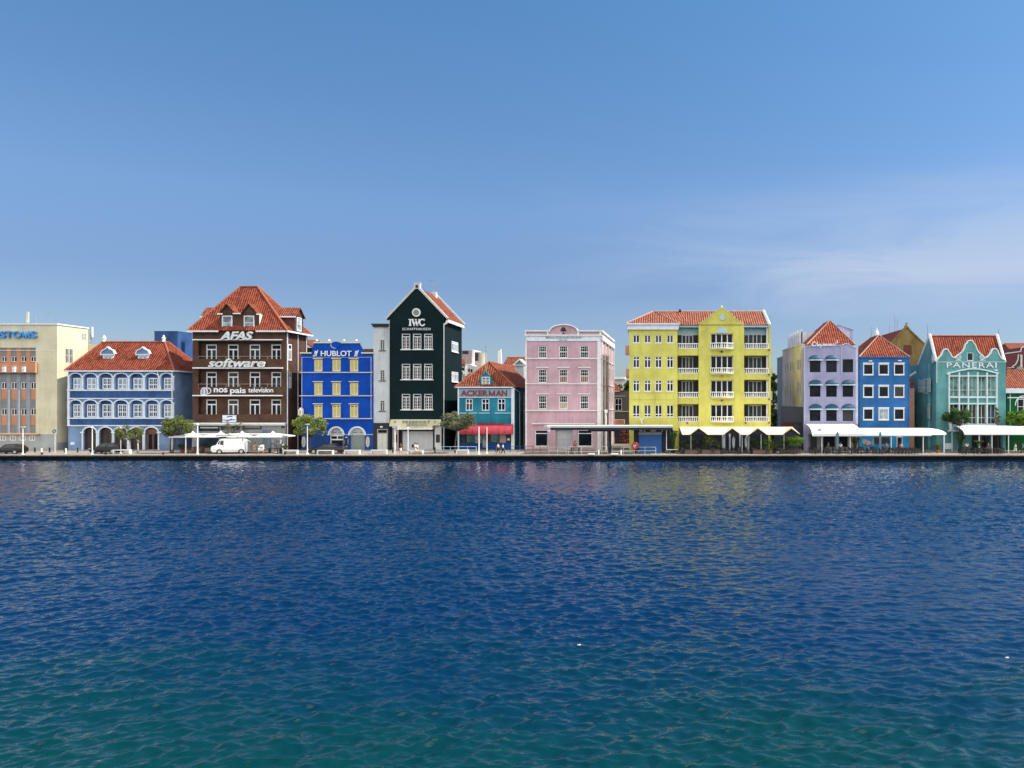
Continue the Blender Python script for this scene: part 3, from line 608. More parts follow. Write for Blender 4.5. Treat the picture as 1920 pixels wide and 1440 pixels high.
# ------------------------------------------------------------------ window styles
ST = dict(
 customs=dict(id='customs', mull=[.5], fw=.1, mw=.12, glass='glass'),
 customs_side=dict(id='cside', mull=[.5], trans=[.5], fw=.08, frame='trimgrey'),
 blue=dict(id='blue', mull=[.5], mx=[.27, .73], mz=[.4, .7], trans=[.42], fw=.17, mw=.17, tw=.06, glass='glass_blue', frame='bluetrim'),
 blue_cur=dict(id='blue_cur', mull=[.5], trans=[.42], fw=.17, mw=.17, glass='curtain', frame='bluetrim'),
 brown=dict(id='brown', mull=[.5], mtop=.68, trans=[.68], fw=.17, mw=.2, glass='glass'),
 brown_cur=dict(id='brown_cur', mull=[.5], mtop=.68, trans=[.68], fw=.17, mw=.2, glass='glass_blue'),
 dormer=dict(id='dormer', trans=[.5], fw=.16, mw=.1, glass='curtain'),
 iwc=dict(id='iwc', mull=[.5], mtop=.80, trans=[.80], mx=[.27, .73], mz=[.2, .4, .6], mzmax=.8, fw=.14, mw=.13, tw=.045, glass='glass', frame='white', sill=(.18, .12, .12)),
 iwcside=dict(id='iwcside', mull=[.5], mtop=.80, trans=[.80], mx=[.27, .73], fw=.12, mw=.14, tw=.1, glass='curtain', frame='whitesat', sill=(.1, .12, .12)),
 narrow=dict(id='narrow', mull=[.5], fw=.06, mw=.12, mz=[.2, .4, .6, .8], glass='glass', frame='trimgrey', sill=(.25, .1, .12), sillmat='black'),
 ack=dict(id='ack', mull=[.5], trans=[.62], fw=.14, mw=.12, glass='glass', frame='bluetrim'),
 acklouv=dict(id='acklouv', mull=[.5], mz=[.15, .3, .45, .6, .75], fw=.14, mw=.1, tw=.1, glass='glass', frame='white'),
 pink=dict(id='pink', trans=[.5], mx=[.27, .5, .73], mz=[.25, .75], fw=.14, mw=.13, tw=.04, glass='glass', frame='white', lintel=(.3, .13, .14), lgap=.18),
 pink_top=dict(id='pink_top', trans=[.5], mx=[.27, .5, .73], mz=[.25, .75], fw=.14, mw=.13, tw=.04, glass='glass', frame='white'),
 pink_brown=dict(id='pink_brown', trans=[.5], mx=[.27, .5, .73], mz=[.75], fw=.14, mw=.13, tw=.04, glass='glass', frame='white', lintel=(.3, .13, .14), lgap=.18, half=(.04, .48, 'brownblind')),
 pink_tan=dict(id='pink_tan', trans=[.5], mx=[.27, .5, .73], mz=[.75], fw=.14, mw=.13, tw=.04, glass='glass', frame='white', lintel=(.3, .13, .14), lgap=.18, half=(.04, .48, 'tanblind')),
 yel=dict(id='yel', mull=[.5], trans=[.72], fw=.13, mw=.15, glass='glass', frame='white', sill=(.05, .1, .05)),
 yel_top=dict(id='yel_top', mull=[.5], fw=.13, mw=.16, glass='glass', frame='white', sill=(.05, .1, .05)),
 yel_low=dict(id='yel_low', mull=[.5], trans=[.22], fw=.08, mw=.14, glass='glass', frame='white', sill=(.05, .1, .05)),
 loggia=dict(id='loggia', mull=[.36, .64], fw=.1, mw=.13, glass='glass_blue', frame='trimgrey'),
 loggia4=dict(id='loggia4', mull=[.25, .5, .75], fw=.13, mw=.16, glass='glass', frame='white'),
 chop=dict(id='chop', fw=.06, glass='glass', frame='black', trans=[.6], mw=.05),
 slit=dict(id='slit', fw=.07, mull=[.5], glass='glass_blue', frame='trimgrey', mw=.08),
 royal=dict(id='royal', fw=.16, glass='glass', frame='whitesat', sill=(.02, .08, .05), lintel=(.02, .18, .06)),
 royal_cur=dict(id='royal_cur', fw=.16, mull=[.5], mw=.05, glass='curtain', frame='whitesat', sill=(.02, .08, .05), lintel=(.02, .18, .06)),
 pan=dict(id='pan', fw=.16, glass='glass_blue', frame='seatrim'),
 pan_bay=dict(id='pan_bay', fw=.07, mull=[.5], trans=[.32], mw=.06, glass='curtain_green', frame='seatrim'),
 shop=dict(id='shop', fw=.14, trans=[.76], mw=.12, glass='glass', frame='trimgrey'),
 plainw=dict(id='plainw', fw=.1, mull=[.5], trans=[.5], mw=.08, glass='glass', frame='white'),
 taupe=dict(id='taupe', fw=.12, mull=[.5], trans=[.5], mw=.12, glass='glass', frame='trimgrey'))
def pipe(parent, px, y0, y1, name='downpipe', mat='white', r=0.07, Y=F0-0.12):
    part(name, MB().tube([(fx(px), Y, fz(y1)), (fx(px), Y, fz(y0))], r), M[mat], parent)
def ridge_tube(parent, pts, mat='ridge', r=0.16, name='ridge_tiles'):
    b = MB()
    for pp in pts: b.tube(pp, r, 6)
    return part(name, b, M[mat], parent)
BL = lambda px: (fx(px), F0, G)
# ================================================================== 1 customs house
B = thing('office_building', 'cream government office block with blue customs lettering and salmon panels', 'building', BL(30))
w = MB(); xl, xr, zt = fx(-60), fx(107), fz(609); zb = G
w.plate([(xl, zb), (xr, zb), (xr, zt), (xl, zt)], [rect(-40, 652, 67, 812)], F0, 0.35)
body(w, xl, xr, zb, zt, 6.4, t=0.35); part('wall', w, M['customs'], B)
w = MB(); w.box(fx(103), fx(175, 124.9)+2, F0+6.41, F0+15, zb, fz(645, 124.9)); part('rear_wing', w, M['customs'], B)
part('cornice', MB().box(xl, xr+0.12, F0-0.15, F0+6.5, zt, zt+0.22).box(xl, xr+0.02, F0-0.04, F0-0.002, fz(657.6), fz(656.8)), M['white'], B)
part('plinth', MB().box(xl, xr+0.03, F0-0.05, F0, zb, fz(814)).box(xr, xr+0.04, F0+.001, F0+5, zb, fz(830)), M['customs_low'], B)
part('bay_backing', MB().box(fx(-40), fx(67), F0+0.36, F0+0.5, zb, fz(652)), M['pier'], B)
cols = [-32, -12.8, 6, 24.7, 43, 61]
b = MB()
for q in range(5):
    c = (cols[q]+cols[q+1])/2; b.box(fx(c-3.6), fx(c+3.6), F0+0.1, F0+0.358, fz(812), fz(697))
part('pier', b, M['pier'], B)
b = MB()
for q in range(5):
    c = (cols[q]+cols[q+1])/2; b.box(fx(c-3.8), fx(c+3.8), F0+0.1, F0+0.358, fz(680), fz(652.1))
b.box(fx(-40), fx(71), F0-0.5, F0-0.002, fz(699), fz(680)); part('balcony_band', b, M['orange'], B)
b = MB()
for c in cols:
    for (u, v) in ((730, 749.5), (779, 797.5)): b.box(fx(c-5.6), fx(c+5.8), F0+0.2, F0+0.358, fz(v), fz(u))
part('spandrel_panel', b, M['orange'], B)
for c in cols:
    for (s0, s1, w1) in ((652.3, 668, 678.5), (700, 716.5, 729.5), (750, 766, 778.5), (798, 812, None)):
        bb = MB(); bb.box(fx(c-5.5), fx(c+5.6), F0+0.14, F0+0.357, fz(s1), fz(s0))
        for k in range(9): zz = fz(s1)+(fz(s0)-fz(s1))*(k+.5)/9; bb.box(fx(c-5.4), fx(c+5.5), F0+0.11, F0+0.141, zz-0.03, zz+0.03)
        part('blind', bb, M['blind'], B)
        if w1: fwin(B, c-5.3, s1, c+5.5, w1, ST['customs'], inset=0.2)
    fwin(B, c-5, 817, c+5.5, 826, ST['customs'], inset=-0.1)
part('ledge', MB().box(fx(-40), fx(76), F0-0.35, F0-0.052, fz(815.5), fz(813.3)), M['orange'], B)
b = MB()
for px in (17, 36): b.tube([(fx(px), F0+0.02, fz(812)), (fx(px), F0+0.02, fz(731))], 0.06)
part('conduit', b, M['white'], B)
text(B, 'lettering', 'CUSTO', -27, 621, 43.5, 634, 'letterblue', bold=0.03, out=0.25, depth=0.25); part('lettering', letterM(MB(), 45.3, 621.2, 59, 633.8, 2.6, .25, .25), M['letterblue'], B); text(B, 'lettering', 'S', 60.7, 621, 71, 634, 'letterblue', bold=0.03, out=0.25, depth=0.25)
for (a, bq, c, d) in ((122.5, 653.5, 128.5, 679), (130, 654, 136, 680.5), (153, 625, 156.5, 636), (158, 625, 161.5, 637)): sidewin(B, xr, a, bq, c, d, ST['customs_side'])
for k, px in enumerate((14.5, 33, 51.3)):
    a = thing('air_conditioner', ['white air conditioner on the salmon band, leftmost of three', 'white air conditioner on the salmon band, middle of three', 'white air conditioner on the salmon band, rightmost of three'][k], 'air conditioner', (fx(px), F0-0.55, fz(698)), 'air conditioners on the salmon band')
    part('case', MB().box(fx(px-2.7), fx(px+2.7), F0-0.8, F0-0.5, fz(698), fz(688)), M['white'], a)
    part('grille', MB().lathe([(0.16, 0), (0.16, 0.02)], (fx(px), F0-0.82, fz(693)), 10), M['trimgrey'], a)
a = thing('cell_antenna', 'tall cream panel antenna standing on the roof of the customs building', 'antenna', (fx(53), F0+1.5, zt+0.2))
part('mast', MB().tube([(fx(53), F0+1.5, zt+0.2), (fx(53), F0+1.5, fz(586, F0+1.5))], 0.06), M['steel'], a)
part('panel', MB().box(fx(51.3, F0+1.5), fx(55.6, F0+1.5), F0+1.3, F0+1.42, fz(605, F0+1.5), fz(584.5, F0+1.5)), M['customs'], a)
a = thing('yagi_antenna', 'thin rod television antenna on the customs building roof', 'antenna', (fx(91), F0+1.5, zt+0.2))
b = MB().tube([(fx(91), F0+1.5, zt+0.2), (fx(91), F0+1.5, fz(582, F0+1.5))], 0.035)
part('mast', b, M['steel'], a); b = MB()
for k, py in enumerate((584, 587, 590)): b.tube([(fx(86+k, F0+1.5), F0+1.5, fz(py, F0+1.5)), (fx(95+k, F0+1.5), F0+1.4, fz(py+.6, F0+1.5))], 0.03)
part('rod', b, M['steel'], a)
Yr = F0+6.8
a = thing('roof_antenna_mast', 'pale panel antennas on a mast at the rear corner of the customs building', 'antenna', (fx(171, Yr), Yr, fz(645, Yr)))
part('mast', MB().tube([(fx(171, Yr), Yr, fz(645, Yr)), (fx(171, Yr), Yr, fz(615, Yr))], 0.08), M['steel'], a)
part('panel', MB().box(fx(172.3, Yr), fx(175, Yr), Yr-.2, Yr, fz(632, Yr), fz(613, Yr)).box(fx(168, Yr), fx(170, Yr), Yr-.2, Yr, fz(640, Yr), fz(626, Yr)), M['white'], a)
# ================================================================== 2 arcaded blue house
B = thing('arcade_house', 'faded blue merchant house with two rows of white arched galleries and orange hip roof', 'building', BL(226))
xl, xr, ze = fx(128), fx(325), fz(695); D = 8.4
acx = [169, 198.7, 227, 255.8, 284.6]
rcx = [142.5, 169.6, 198.6, 227.5, 256.7, 285.4, 312.7]
holes = [archhole(c, 811, 801, 12.5, 843) for c in acx]
for c in rcx:
    hw = 10.8 if c not in (142.5, 312.7) else 9.2
    holes += [archhole(c, 707, 700.5, hw, 730.5), archhole(c, 757, 750.5, hw, 783)]
w = MB().plate([(xl, zb), (xr, zb), (xr, ze), (xl, ze)], holes, F0, 0.35); body(w, xl, xr, zb, ze, D, t=0.35); part('wall', w, M['bluehouse'], B)
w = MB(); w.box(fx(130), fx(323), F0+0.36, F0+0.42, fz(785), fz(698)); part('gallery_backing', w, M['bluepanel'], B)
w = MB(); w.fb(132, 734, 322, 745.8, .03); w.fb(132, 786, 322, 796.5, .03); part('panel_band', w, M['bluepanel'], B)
b = MB()
for (u, v) in ((695, 697), (730.5, 732.8), (746.3, 748.2), (783, 785.2), (797, 799)): b.fb(127, u, 326.5, v, .16)
b.fb(127, 731, 131, 799, .1)
part('string_course', b, M['bluetrim'], B)
colpx = [129.6, 155.4, 184.2, 213, 242, 270.8, 299.6, 325]
b = MB()
for c in colpx:
    for (u, v) in ((706, 730.5), (756, 783)):
        b.fb(c-1.7, u, c+1.7, v, .14); b.fb(c-2.6, u-1.2, c+2.6, u+1, .17); b.fb(c-2.6, v-1.6, c+2.6, v, .17)
part('column', b, M['bluetrim'], B)
b = MB()
for c in rcx:
    hw = 12.2 if c not in (142.5, 312.7) else 11
    archband(b, c, 706.5, 700.5, hw-0.6, 1.9, F0-0.13, F0+0.02); archband(b, c, 756.5, 750.5, hw-.6, 1.9, F0-0.13, F0+0.02)
part('arch_moulding', b, M['bluetrim'], B)
b = MB()
for c in acx: archband(b, c, 811, 801.5, 12.3, 2.2, F0-0.15, F0+0.02, 12, 843.5)
for c in [155, 184, 213, 241.5, 270.3, 298.8]: b.fb(c-3.2, 809.5, c+3.2, 812, .2)
part('portal_moulding', b, M['bluetrim'], B)
cur = {0: (0, 1, 3, 4), 1: ()}
for r_, (u, v) in enumerate(((708.5, 730), (758, 782.5))):
    for i, c in enumerate(rcx):
        hw = 8.7 if i not in (0, 6) else 7.2
        fwin(B, c-hw, u, c+hw, v, ST['blue_cur' if i in cur[r_] else 'blue'], inset=0.24)
for i, c in enumerate(acx):
    b = MB(); b.box(fx(c-12.5), fx(c+12.5), F0+0.36, F0+0.4, zb, fz(800)); d = part('door', b, M['door_dark' if i != 4 else 'brownblind'], B)
    b = MB(); b.box(fx(c-12), fx(c+12), F0+0.3, F0+0.36, fz(812.2), fz(811)); b.box(fx(c-.7), fx(c+.7), F0+0.3, F0+0.36, zb+.1, fz(812))
    b.box(fx(c-12), fx(c+12), F0+0.31, F0+0.36, fz(833), fz(832.2))
    part('door_rail', b, M['blacksteel' if i != 4 else 'brownwood'], d)
    if i == 4: part('door_glass', MB().box(fx(c-8.5), fx(c-2), F0+.29, F0+.33, fz(842), fz(814)).box(fx(c+2), fx(c+8.5), F0+.29, F0+.33, fz(842), fz(814)), M['glass'], d)
Yd = F0+3.7; rl, rr, zr = fx(193, Yd), fx(309, Yd), fz(641, Yd)
ov = 0.35; yf = F0-ov; zE = ze+0.02
fl, fr = (xl-ov, yf, zE), (xr+ov, yf, zE); bl, br = (xl-ov, F0+D, zE), (xr+ov, F0+D, zE); r0, r1 = (rl, Yd, zr), (rr, Yd, zr); r0b, r1b = (rl, F0+D-3.7, zr), (rr, F0+D-3.7, zr)
rf = MB(); rf.poly([fl, fr, r1, r0]); rf.poly([fr, br, r1b, r1]); rf.poly([bl, fl, r0, r0b]); rf.poly([r0, r1, r1b, r0b]); rf.poly([br, bl, r0b, r1b])
roof = part('roof', rf, M['tile'], B)
ridge_tube(B, [[fl, r0, r1, fr], [r1, r1b, br]], 'ridge')
part('gutter', MB().box(xl-ov, xr+ov, yf-.06, yf+.08, zE-.2, zE+0.01).box(xr+ov-.05, xr+ov+.1, yf+.08, F0+D, zE-.2, zE+.01), M['bluetrim'], B)
def finial(px, Yq, py, label):
    x, z = fx(px, Yq), fz(py+14, Yq)
    solo('roof_finial', MB().lathe([(0.24, 0), (0.24, 0.5), (0.31, 0.55), (0.31, 0.66), (0.17, 0.74), (0.15, 0.92), (0.04, 1.12)], (x, Yq, z), 10), M['whitesat'], (x, Yq, z), label, 'roof ornament', 'white ornaments on the ridge of the blue arcaded house', smooth=False)
finial(195.5, Yd, 627, 'white urn shaped ornament at the left end of the arcaded house ridge'); finial(307, Yd, 627, 'white urn shaped ornament at the right end of the arcaded house ridge')
def dormer(parent, cx):
    y0 = F0+1.35; X0 = lambda p: fx(p, y0); Z0 = lambda p: fz(p, y0)
    o = MB(); o.box(X0(cx-9.6), X0(cx+9.6), y0, y0+3.4, Z0(687.5), Z0(664.5)); d = part('dormer', o, M['whitesat'], parent)
    g = MB(); pr = [(X0(cx-11.5), Z0(664)), (X0(cx+11.5), Z0(664)), (X0(cx+9), Z0(658.5)), (X0(cx+4), Z0(656)), (X0(cx), Z0(652.5)), (X0(cx-4), Z0(656)), (X0(cx-9), Z0(658.5))]
    g.prism(pr, y0-.06, y0+.25); part('gable', g, M['bluehouse'], d)
    hd_ = MB(); hood(hd_, [(X0(cx-10.5), y0+.1, Z0(664)), (X0(cx), y0+.1, Z0(654)), (X0(cx), y0+3.6, Z0(654)), (X0(cx-10.5), y0+3.2, Z0(664))], .06); hood(hd_, [(X0(cx), y0+.1, Z0(654)), (X0(cx+10.5), y0+.1, Z0(664)), (X0(cx+10.5), y0+3.2, Z0(664)), (X0(cx), y0+3.6, Z0(654))], .06); part('dormer_roof', hd_, M['tile'], d)
    t = MB(); t.stroke([(X0(cx-13), Z0(663)), (X0(cx-10), Z0(657)), (X0(cx-4.5), Z0(655)), (X0(cx), Z0(651)), (X0(cx+4.5), Z0(655)), (X0(cx+10), Z0(657)), (X0(cx+13), Z0(663))], 0.16, y0-.2, y0+.3)
    t.box(X0(cx-13), X0(cx+13), y0-.2, y0-.05, Z0(666), Z0(664)); part('gable_trim', t, M['bluetrim'], d)
    for s in (-1, 1): window(d, X0(cx+(0.6 if s > 0 else -7)), X0(cx+(7 if s > 0 else -0.6)), Z0(686), Z0(667), dict(id='dw', mull=[.5], trans=[.33, .66], fw=.1, mw=.07, glass='glass_blue', frame='bluetrim'), y=y0, inset=-0.09)
dormer(B, 202.5); dormer(B, 268)
part('rain_pipe', MB().tube([(fx(297.5), F0-.3, fz(696)), (fx(304.5), F0-.3, fz(733))], 0.07).tube([(fx(324.5), F0-.25, fz(697)), (fx(324.5), F0-.25, fz(843))], 0.08), M['white'], B)
part('plaque', MB().fb(132.5, 829, 140, 834, .06), M['bluetrim'], B)
# tower behind
Yt = F0+9; B2 = thing('stair_tower', 'plain blue rooftop tower behind the arcaded house', 'tower', (fx(310, Yt), Yt, G))
part('wall', MB().box(fx(289.5, Yt), fx(333, Yt), Yt, Yt+4, G, fz(621.5, Yt)).box(fx(333.1, Yt), fx(340, Yt), Yt+1, Yt+4, G, fz(640, Yt)), M['bluepanel'], B2)
part('coping', MB().box(fx(289, Yt), fx(333.5, Yt), Yt-.1, Yt+4.1, fz(621.5, Yt), fz(620.8, Yt)), M['royal'], B2)
part('vent', MB().box(fx(291, Yt), fx(300, Yt), Yt-.04, Yt+.02, fz(639, Yt), fz(631.5, Yt)), M['bluepanel'], B2)
def backhouse(name, label, cat, a, c, pe, pr, Yq, wall, roofm, depth=8, ridge='x', inset=0.0, gable=None, wins=(), st='plainw', trim=None):
    """simple house further back; a..c pixel sides, pe eave row, pr ridge row"""
    X0, X1, ze_, zr_ = fx(a, Yq), fx(c, Yq), fz(pe, Yq), fz(pr, Yq)
    o = thing(name, label, cat, ((X0+X1)/2, Yq, G)); xm = (X0+X1)/2
    w_ = MB(); yb = Yq+depth
    if ridge == 'y':
        w_.prism([(X0, G), (X1, G), (X1, ze_), (xm, zr_), (X0, ze_)], Yq, yb); part('wall', w_, M[wall], o)
        r_ = MB(); e = .25
        s = (zr_-ze_)/(xm-X0)
        hood(r_, [(X0-e, Yq-.0+.3, ze_-e*s+.15), (xm, Yq+.3, zr_+.15), (xm, yb+e, zr_+.15), (X0-e, yb+e, ze_-e*s+.15)], .12)
        hood(r_, [(xm, Yq+.3, zr_+.15), (X1+e, Yq+.3, ze_-e*s+.15), (X1+e, yb+e, ze_-e*s+.15), (xm, yb+e, zr_+.15)], .12); part('roof', r_, M[roofm], o)
        if trim:
            t_ = MB(); t_.stroke([(X0-e, ze_-e*s+.2), (xm, zr_+.25), (X1+e, ze_-e*s+.2)], .28, Yq-.1, Yq+.32); part('gable_coping', t_, M[trim], o)
    else:
        w_.box(X0, X1, Yq, yb, G, ze_)
        ym = Yq+depth/2
        if inset == 0: w_.raw([(X0, Yq, ze_), (X0, ym, zr_), (X0, yb, ze_), (X1, Yq, ze_), (X1, ym, zr_), (X1, yb, ze_)], [(0, 1, 2), (3, 4, 5)])
        part('wall', w_, M[wall], o)
        r_ = MB(); e = .3; A, Bq, Cq, Dq = (X0-e, Yq-e, ze_), (X1+e, Yq-e, ze_), (X1+e, yb+e, ze_), (X0-e, yb+e, ze_); R0, R1 = (X0+inset, ym, zr_), (X1-inset, ym, zr_)
        r_.poly([A, Bq, R1, R0]); r_.poly([Cq, Dq, R0, R1])
        if inset: r_.poly([Bq, Cq, R1]); r_.poly([Dq, A, R0])
        part('roof', r_, M[roofm], o)
        ridge_tube(o, [[R0, R1]], 'ridge', .14)
        if trim:
            t_ = MB()
            for xx in (X0-.1, X1+.1): t_.tube([(xx, Yq-e, ze_+.1), (xx, ym, zr_+.2), (xx, yb, ze_+.1)], .25, 4)
            part('gable_coping', t_, M[trim], o)
    for (p0, q0, p1, q1) in wins: window(o, fx(p0, Yq), fx(p1, Yq), fz(q1, Yq), fz(q0, Yq), ST[st], y=Yq, inset=-.08)
    return o
backhouse('tiled_house', 'small orange roofed blue house squeezed between the blue tower and the brick house', 'house', 336, 374, 662, 645, F0+19, 'bluehouse', 'tile_bright', 8, 'x', 2.0)
# ================================================================== 3 brown brick house
B = thing('brick_house', 'tall brown brick house with steep orange roof and white lettering on three balconies', 'building', BL(448))
xl, xr, ze = fx(361), fx(536), fz(620); D = 7.2
op = [rect(371, u, 527, v) for u, v in ((640.5, 673), (692.5, 725), (744, 777))]
w = MB().plate([(xl, zb), (xr, zb), (xr, ze), (xl, ze)], op, F0, 0.4)
for u, v in ((640.5, 673), (692.5, 725), (744, 777)):
    w.box(fx(370), fx(528), F0+0.41, F0+0.9, fz(v), fz(v)-0.12); 
body(w, xl, xr, zb, ze, D, t=0.4); part('wall', w, M['brown'], B)
wc = [(380, 400), (421, 441), (462, 482), (503, 522)]
wr = [(645, 675), (697, 727), (749, 779)]
rw = MB().plate([(fx(369), fz(796)), (fx(529), fz(796)), (fx(529), fz(638)), (fx(369), fz(638))], rects(wc, wr), F0+0.9, 0.2); part('recess_wall', rw, M['brown'], B)
for i, (u, v) in enumerate(wr):
    for j, (a, c) in enumerate(wc): fwin(B, a, u, c, v, ST['brown_cur' if (i, j) in ((0, 0), (0, 2), (1, 3), (2, 1)) else 'brown'], y=F0+0.9, inset=0.05)
b = MB()
for (u, v) in ((636.3, 638.2), (689, 691.2), (740.6, 742.8)): b.fb(363, u, 531, v, .35)
part('ledge', b, M['whitesat'], B)
b = MB().fb(358.5, 792.5, 538, 795, .7).fb(360, 795, 537, 797.5, .45); part('cornice', b, M['white'], B)
for v in (673, 725):
    b = MB(); z = fz(v)+.42; b.tube([(fx(371), F0+.1, z), (fx(527), F0+.1, z)], .025, 5)
    for k in range(7): x = fx(371+k*26); b.tube([(x, F0+.1, fz(v)), (x, F0+.1, z)], .025, 5)
    part('railing', b, M['trimgrey'], B)
text(B, 'lettering', 'AFAS', 416, 622, 477.5, 638, 'letters', bold=.035, shear=.28, out=.45, depth=.35)
text(B, 'lettering', 'software', 394, 672.3, 499.5, 688.8, 'letters', bold=.022, shear=.28, out=.45, depth=.35)
text(B, 'lettering', 'nos', 402.5, 727.5, 428, 736, 'letterwhite', bold=.02, out=.2)
text(B, 'lettering', 'pais', 433, 727, 462, 740.5, 'letterwhite', bold=.02, out=.2)
text(B, 'lettering', 'television', 467, 726.5, 513.5, 736, 'letterwhite', bold=.01, out=.2)
lg = MB(); q = lambda a, c: (fx(a), fz(c))
def arcpx(cx, cy, rx_, ry_, t0, t1, n=10): return [q(cx+rx_*math.cos(R(t0+(t1-t0)*k/n)), cy-ry_*math.sin(R(t0+(t1-t0)*k/n))) for k in range(n+1)]
lg.prism([q(378, 740), q(388, 740), q(390, 738), q(391, 733), q(390, 729), q(387, 727), q(382, 727), q(379, 730), q(378, 734)], F0-.12, F0-.02)
part('logo', lg, M['mauve'], B)
lg = MB(); lg.stroke([q(378, 740), q(378.2, 733), q(380, 729), q(383, 727), q(386, 727.3), q(389, 730), q(390.3, 734), q(390, 738), q(387.5, 740), q(378, 740)], .12, F0-.2, F0-.1)
lg.stroke([q(384, 739), q(384, 729), q(385.5, 727.4)], .12, F0-.2, F0-.1); lg.stroke(arcpx(388, 733, 8.5, 6, 100, -85, 12), .13, F0-.2, F0-.1)
part('logo_outline', lg, M['letterwhite'], B)
a = part('poster', MB().fb(418.5, 778.5, 444, 791.5, .2, -.1), M['bluetrim'], B)
b = MB(); b.stroke([q(427, 782), q(430, 781), q(437, 780.5)], .14, F0-.24, F0-.2); b.stroke([q(420, 787.4), q(428, 787.8), q(442, 786.6)], .12, F0-.24, F0-.2); b.stroke([q(426, 790.5), q(430, 788.5), q(436, 785.5)], .1, F0-.24, F0-.2)
part('print', b, M['cobalt_dark'], a)
# shop floor
b = MB().fb(362, 797.6, 536, 845, .03); part('shopfront', b, M['greywall'], B)
b = MB()
for (a_, c_, u, v) in ((372, 412, 798.5, 808.5), (414, 450, 798.5, 806), (455, 491, 798.5, 805), (374, 410, 818, 839), (528, 534, 798.5, 803)): b.fb(a_, u, c_, v, .08)
part('shop_window', b, M['glass_blue'], B)
b = MB().fb(376, 800.5, 410, 803, .12).fb(460, 800, 488, 801.2, .12); part('shop_sign', b, M['trimgrey'], B)
b = MB().fb(493, 806, 503, 838, .07).fb(505, 806, 508, 843, .07); part('door_panel', b, M['blueside'], B)
# roof
Yd = F0+D/2; r0, r1 = (fx(451.5, Yd), Yd, fz(537.5, Yd)), (fx(483, Yd), Yd, fz(537.5, Yd)); o_ = .5
fl, fr, br, bl = (xl-o_, F0-o_, ze), (xr+o_, F0-o_, ze), (xr+o_, F0+D+o_, ze), (xl-o_, F0+D+o_, ze)
rf = MB(); rf.poly([fl, fr, r1, r0]); rf.poly([fr, br, r1]); rf.poly([br, bl, r0, r1]); rf.poly([bl, fl, r0]); part('roof', rf, M['tile'], B)
ridge_tube(B, [[fl, r0, r1, fr], [r1, br]], 'ridge', .17)
part('gutter', MB().box(fx(355.5), fx(413), F0-.75, F0-.45, ze-.28, ze-.02).box(fx(484), fx(538.5), F0-.75, F0-.45, ze-.28, ze-.02).box(xr+.45, xr+.75, F0-.75, F0+D+.6, ze-.28, ze-.02), M['white'], B)
# front dormers
yd = F0-.06; dm = MB(); dm.box(fx(412), fx(486), yd, yd+3.2, ze-.01, fz(588.5))
for cx in (426.5, 467.5): dm.prism([(fx(cx-14), fz(589)), (fx(cx+16), fz(589)), (fx(cx+1), fz(571))], yd, yd+4.5)
dm = part('dormer', dm, M['brown'], B)
for cx in (426.5, 467.5):
    rr_ = MB()
    pk, le, re = (fx(cx+1), fz(569)), (fx(cx-15), fz(588.5)), (fx(cx+18.5), fz(588.5))
    hood(rr_, [(le[0], yd-.35, le[1]), (pk[0], yd-.35, pk[1]), (pk[0], yd+5, pk[1]), (le[0], yd+5, le[1])], .12); hood(rr_, [(pk[0], yd-.35, pk[1]), (re[0], yd-.35, re[1]), (re[0], yd+5, re[1]), (pk[0], yd+5, pk[1])], .12)
    part('dormer_roof', rr_, M['tile_bright'], dm)
    window(dm, fx(cx-9.5), fx(cx+10), fz(619), fz(592), ST['dormer'], y=yd, inset=-.1)
part('eave_board', MB().box(fx(411), fx(420), yd-.5, yd-.37, fz(590.5), fz(588)).box(fx(440), fx(454), yd-.5, yd-.37, fz(589.5), fz(587.5)).box(fx(484), fx(492), yd-.5, yd-.37, fz(591), fz(588.5)), M['whitesat'], dm)
part('cheek', MB().box(fx(486)+.01, fx(486.6), yd+.05, yd+2.4, ze, fz(589)), M['white'], dm)
for (a, c, s) in ((380, 399, -1), (517, 552, 1)):      # side dormers
    y0 = F0+1.6; z0, z1, z2 = ze, fz(592, y0), fz(574.5, y0)
    xo = fx(a if s < 0 else c, y0); xi = fx(425 if s < 0 else 505, y0)
    m_ = MB().box(xo, xi, y0+.1, y0+2.9, z0, z1); d_ = part('dormer', m_, M['brown'], B)
    m_ = MB(); e = s*.3
    hood(m_, [(xo+e, y0-.2, z1-.1), (xi, y0-.2, z1-.1), (xi, y0+1.5, z2), (xo+e, y0+1.5, z2)], .1); hood(m_, [(xo+e, y0+1.5, z2), (xi, y0+1.5, z2), (xi, y0+3.2, z1-.1), (xo+e, y0+3.2, z1-.1)], .1); part('dormer_roof', m_, M['tile_bright'], d_)
    m_ = MB().raw([(xo, y0+.1, z1-.1), (xo, y0+2.9, z1-.1), (xo, y0+1.5, z2-.1)], [(0, 1, 2)]); part('gable', m_, M['brown'], d_)
    if s > 0: window(d_, y0+.7, y0+2.3, z0+.2, z1-.1, ST['dormer'], rz=math.pi/2, y=xo+.06, inset=0)
    part('eave_board', MB().box(xo+e, xi, y0-.28, y0-.2, z1-.3, z1-.08), M['whitesat'], d_)
xs_ = fx(536)
sidewin(B, xs_, 540, 645.5, 546.5, 676, ST['brown']); sidewin(B, xs_, 541, 698, 546, 728, ST['brown'])
part('downpipe', MB().tube([(xs_+.12, F0+.25, fz(622)), (xs_+.12, F0+.25, zb)], .09).tube([(xs_+.12, F0+3.7, fz(624)), (xs_+.12, F0+3.7, zb)], .08).tube([(xs_+.12, F0+6.6, fz(624)), (xs_+.12, F0+6.6, zb)], .08), M['white'], B)
Yq = F0+D+.7
o = thing('rear_annex', 'low brick annex with a sloping orange roof behind the tall brick house', 'building', (fx(575, Yq), Yq, G))
part('wall', MB().box(fx(545, Yq), fx(581, Yq), Yq+.01, Yq+6, G, fz(652, Yq)), M['brown'], o)
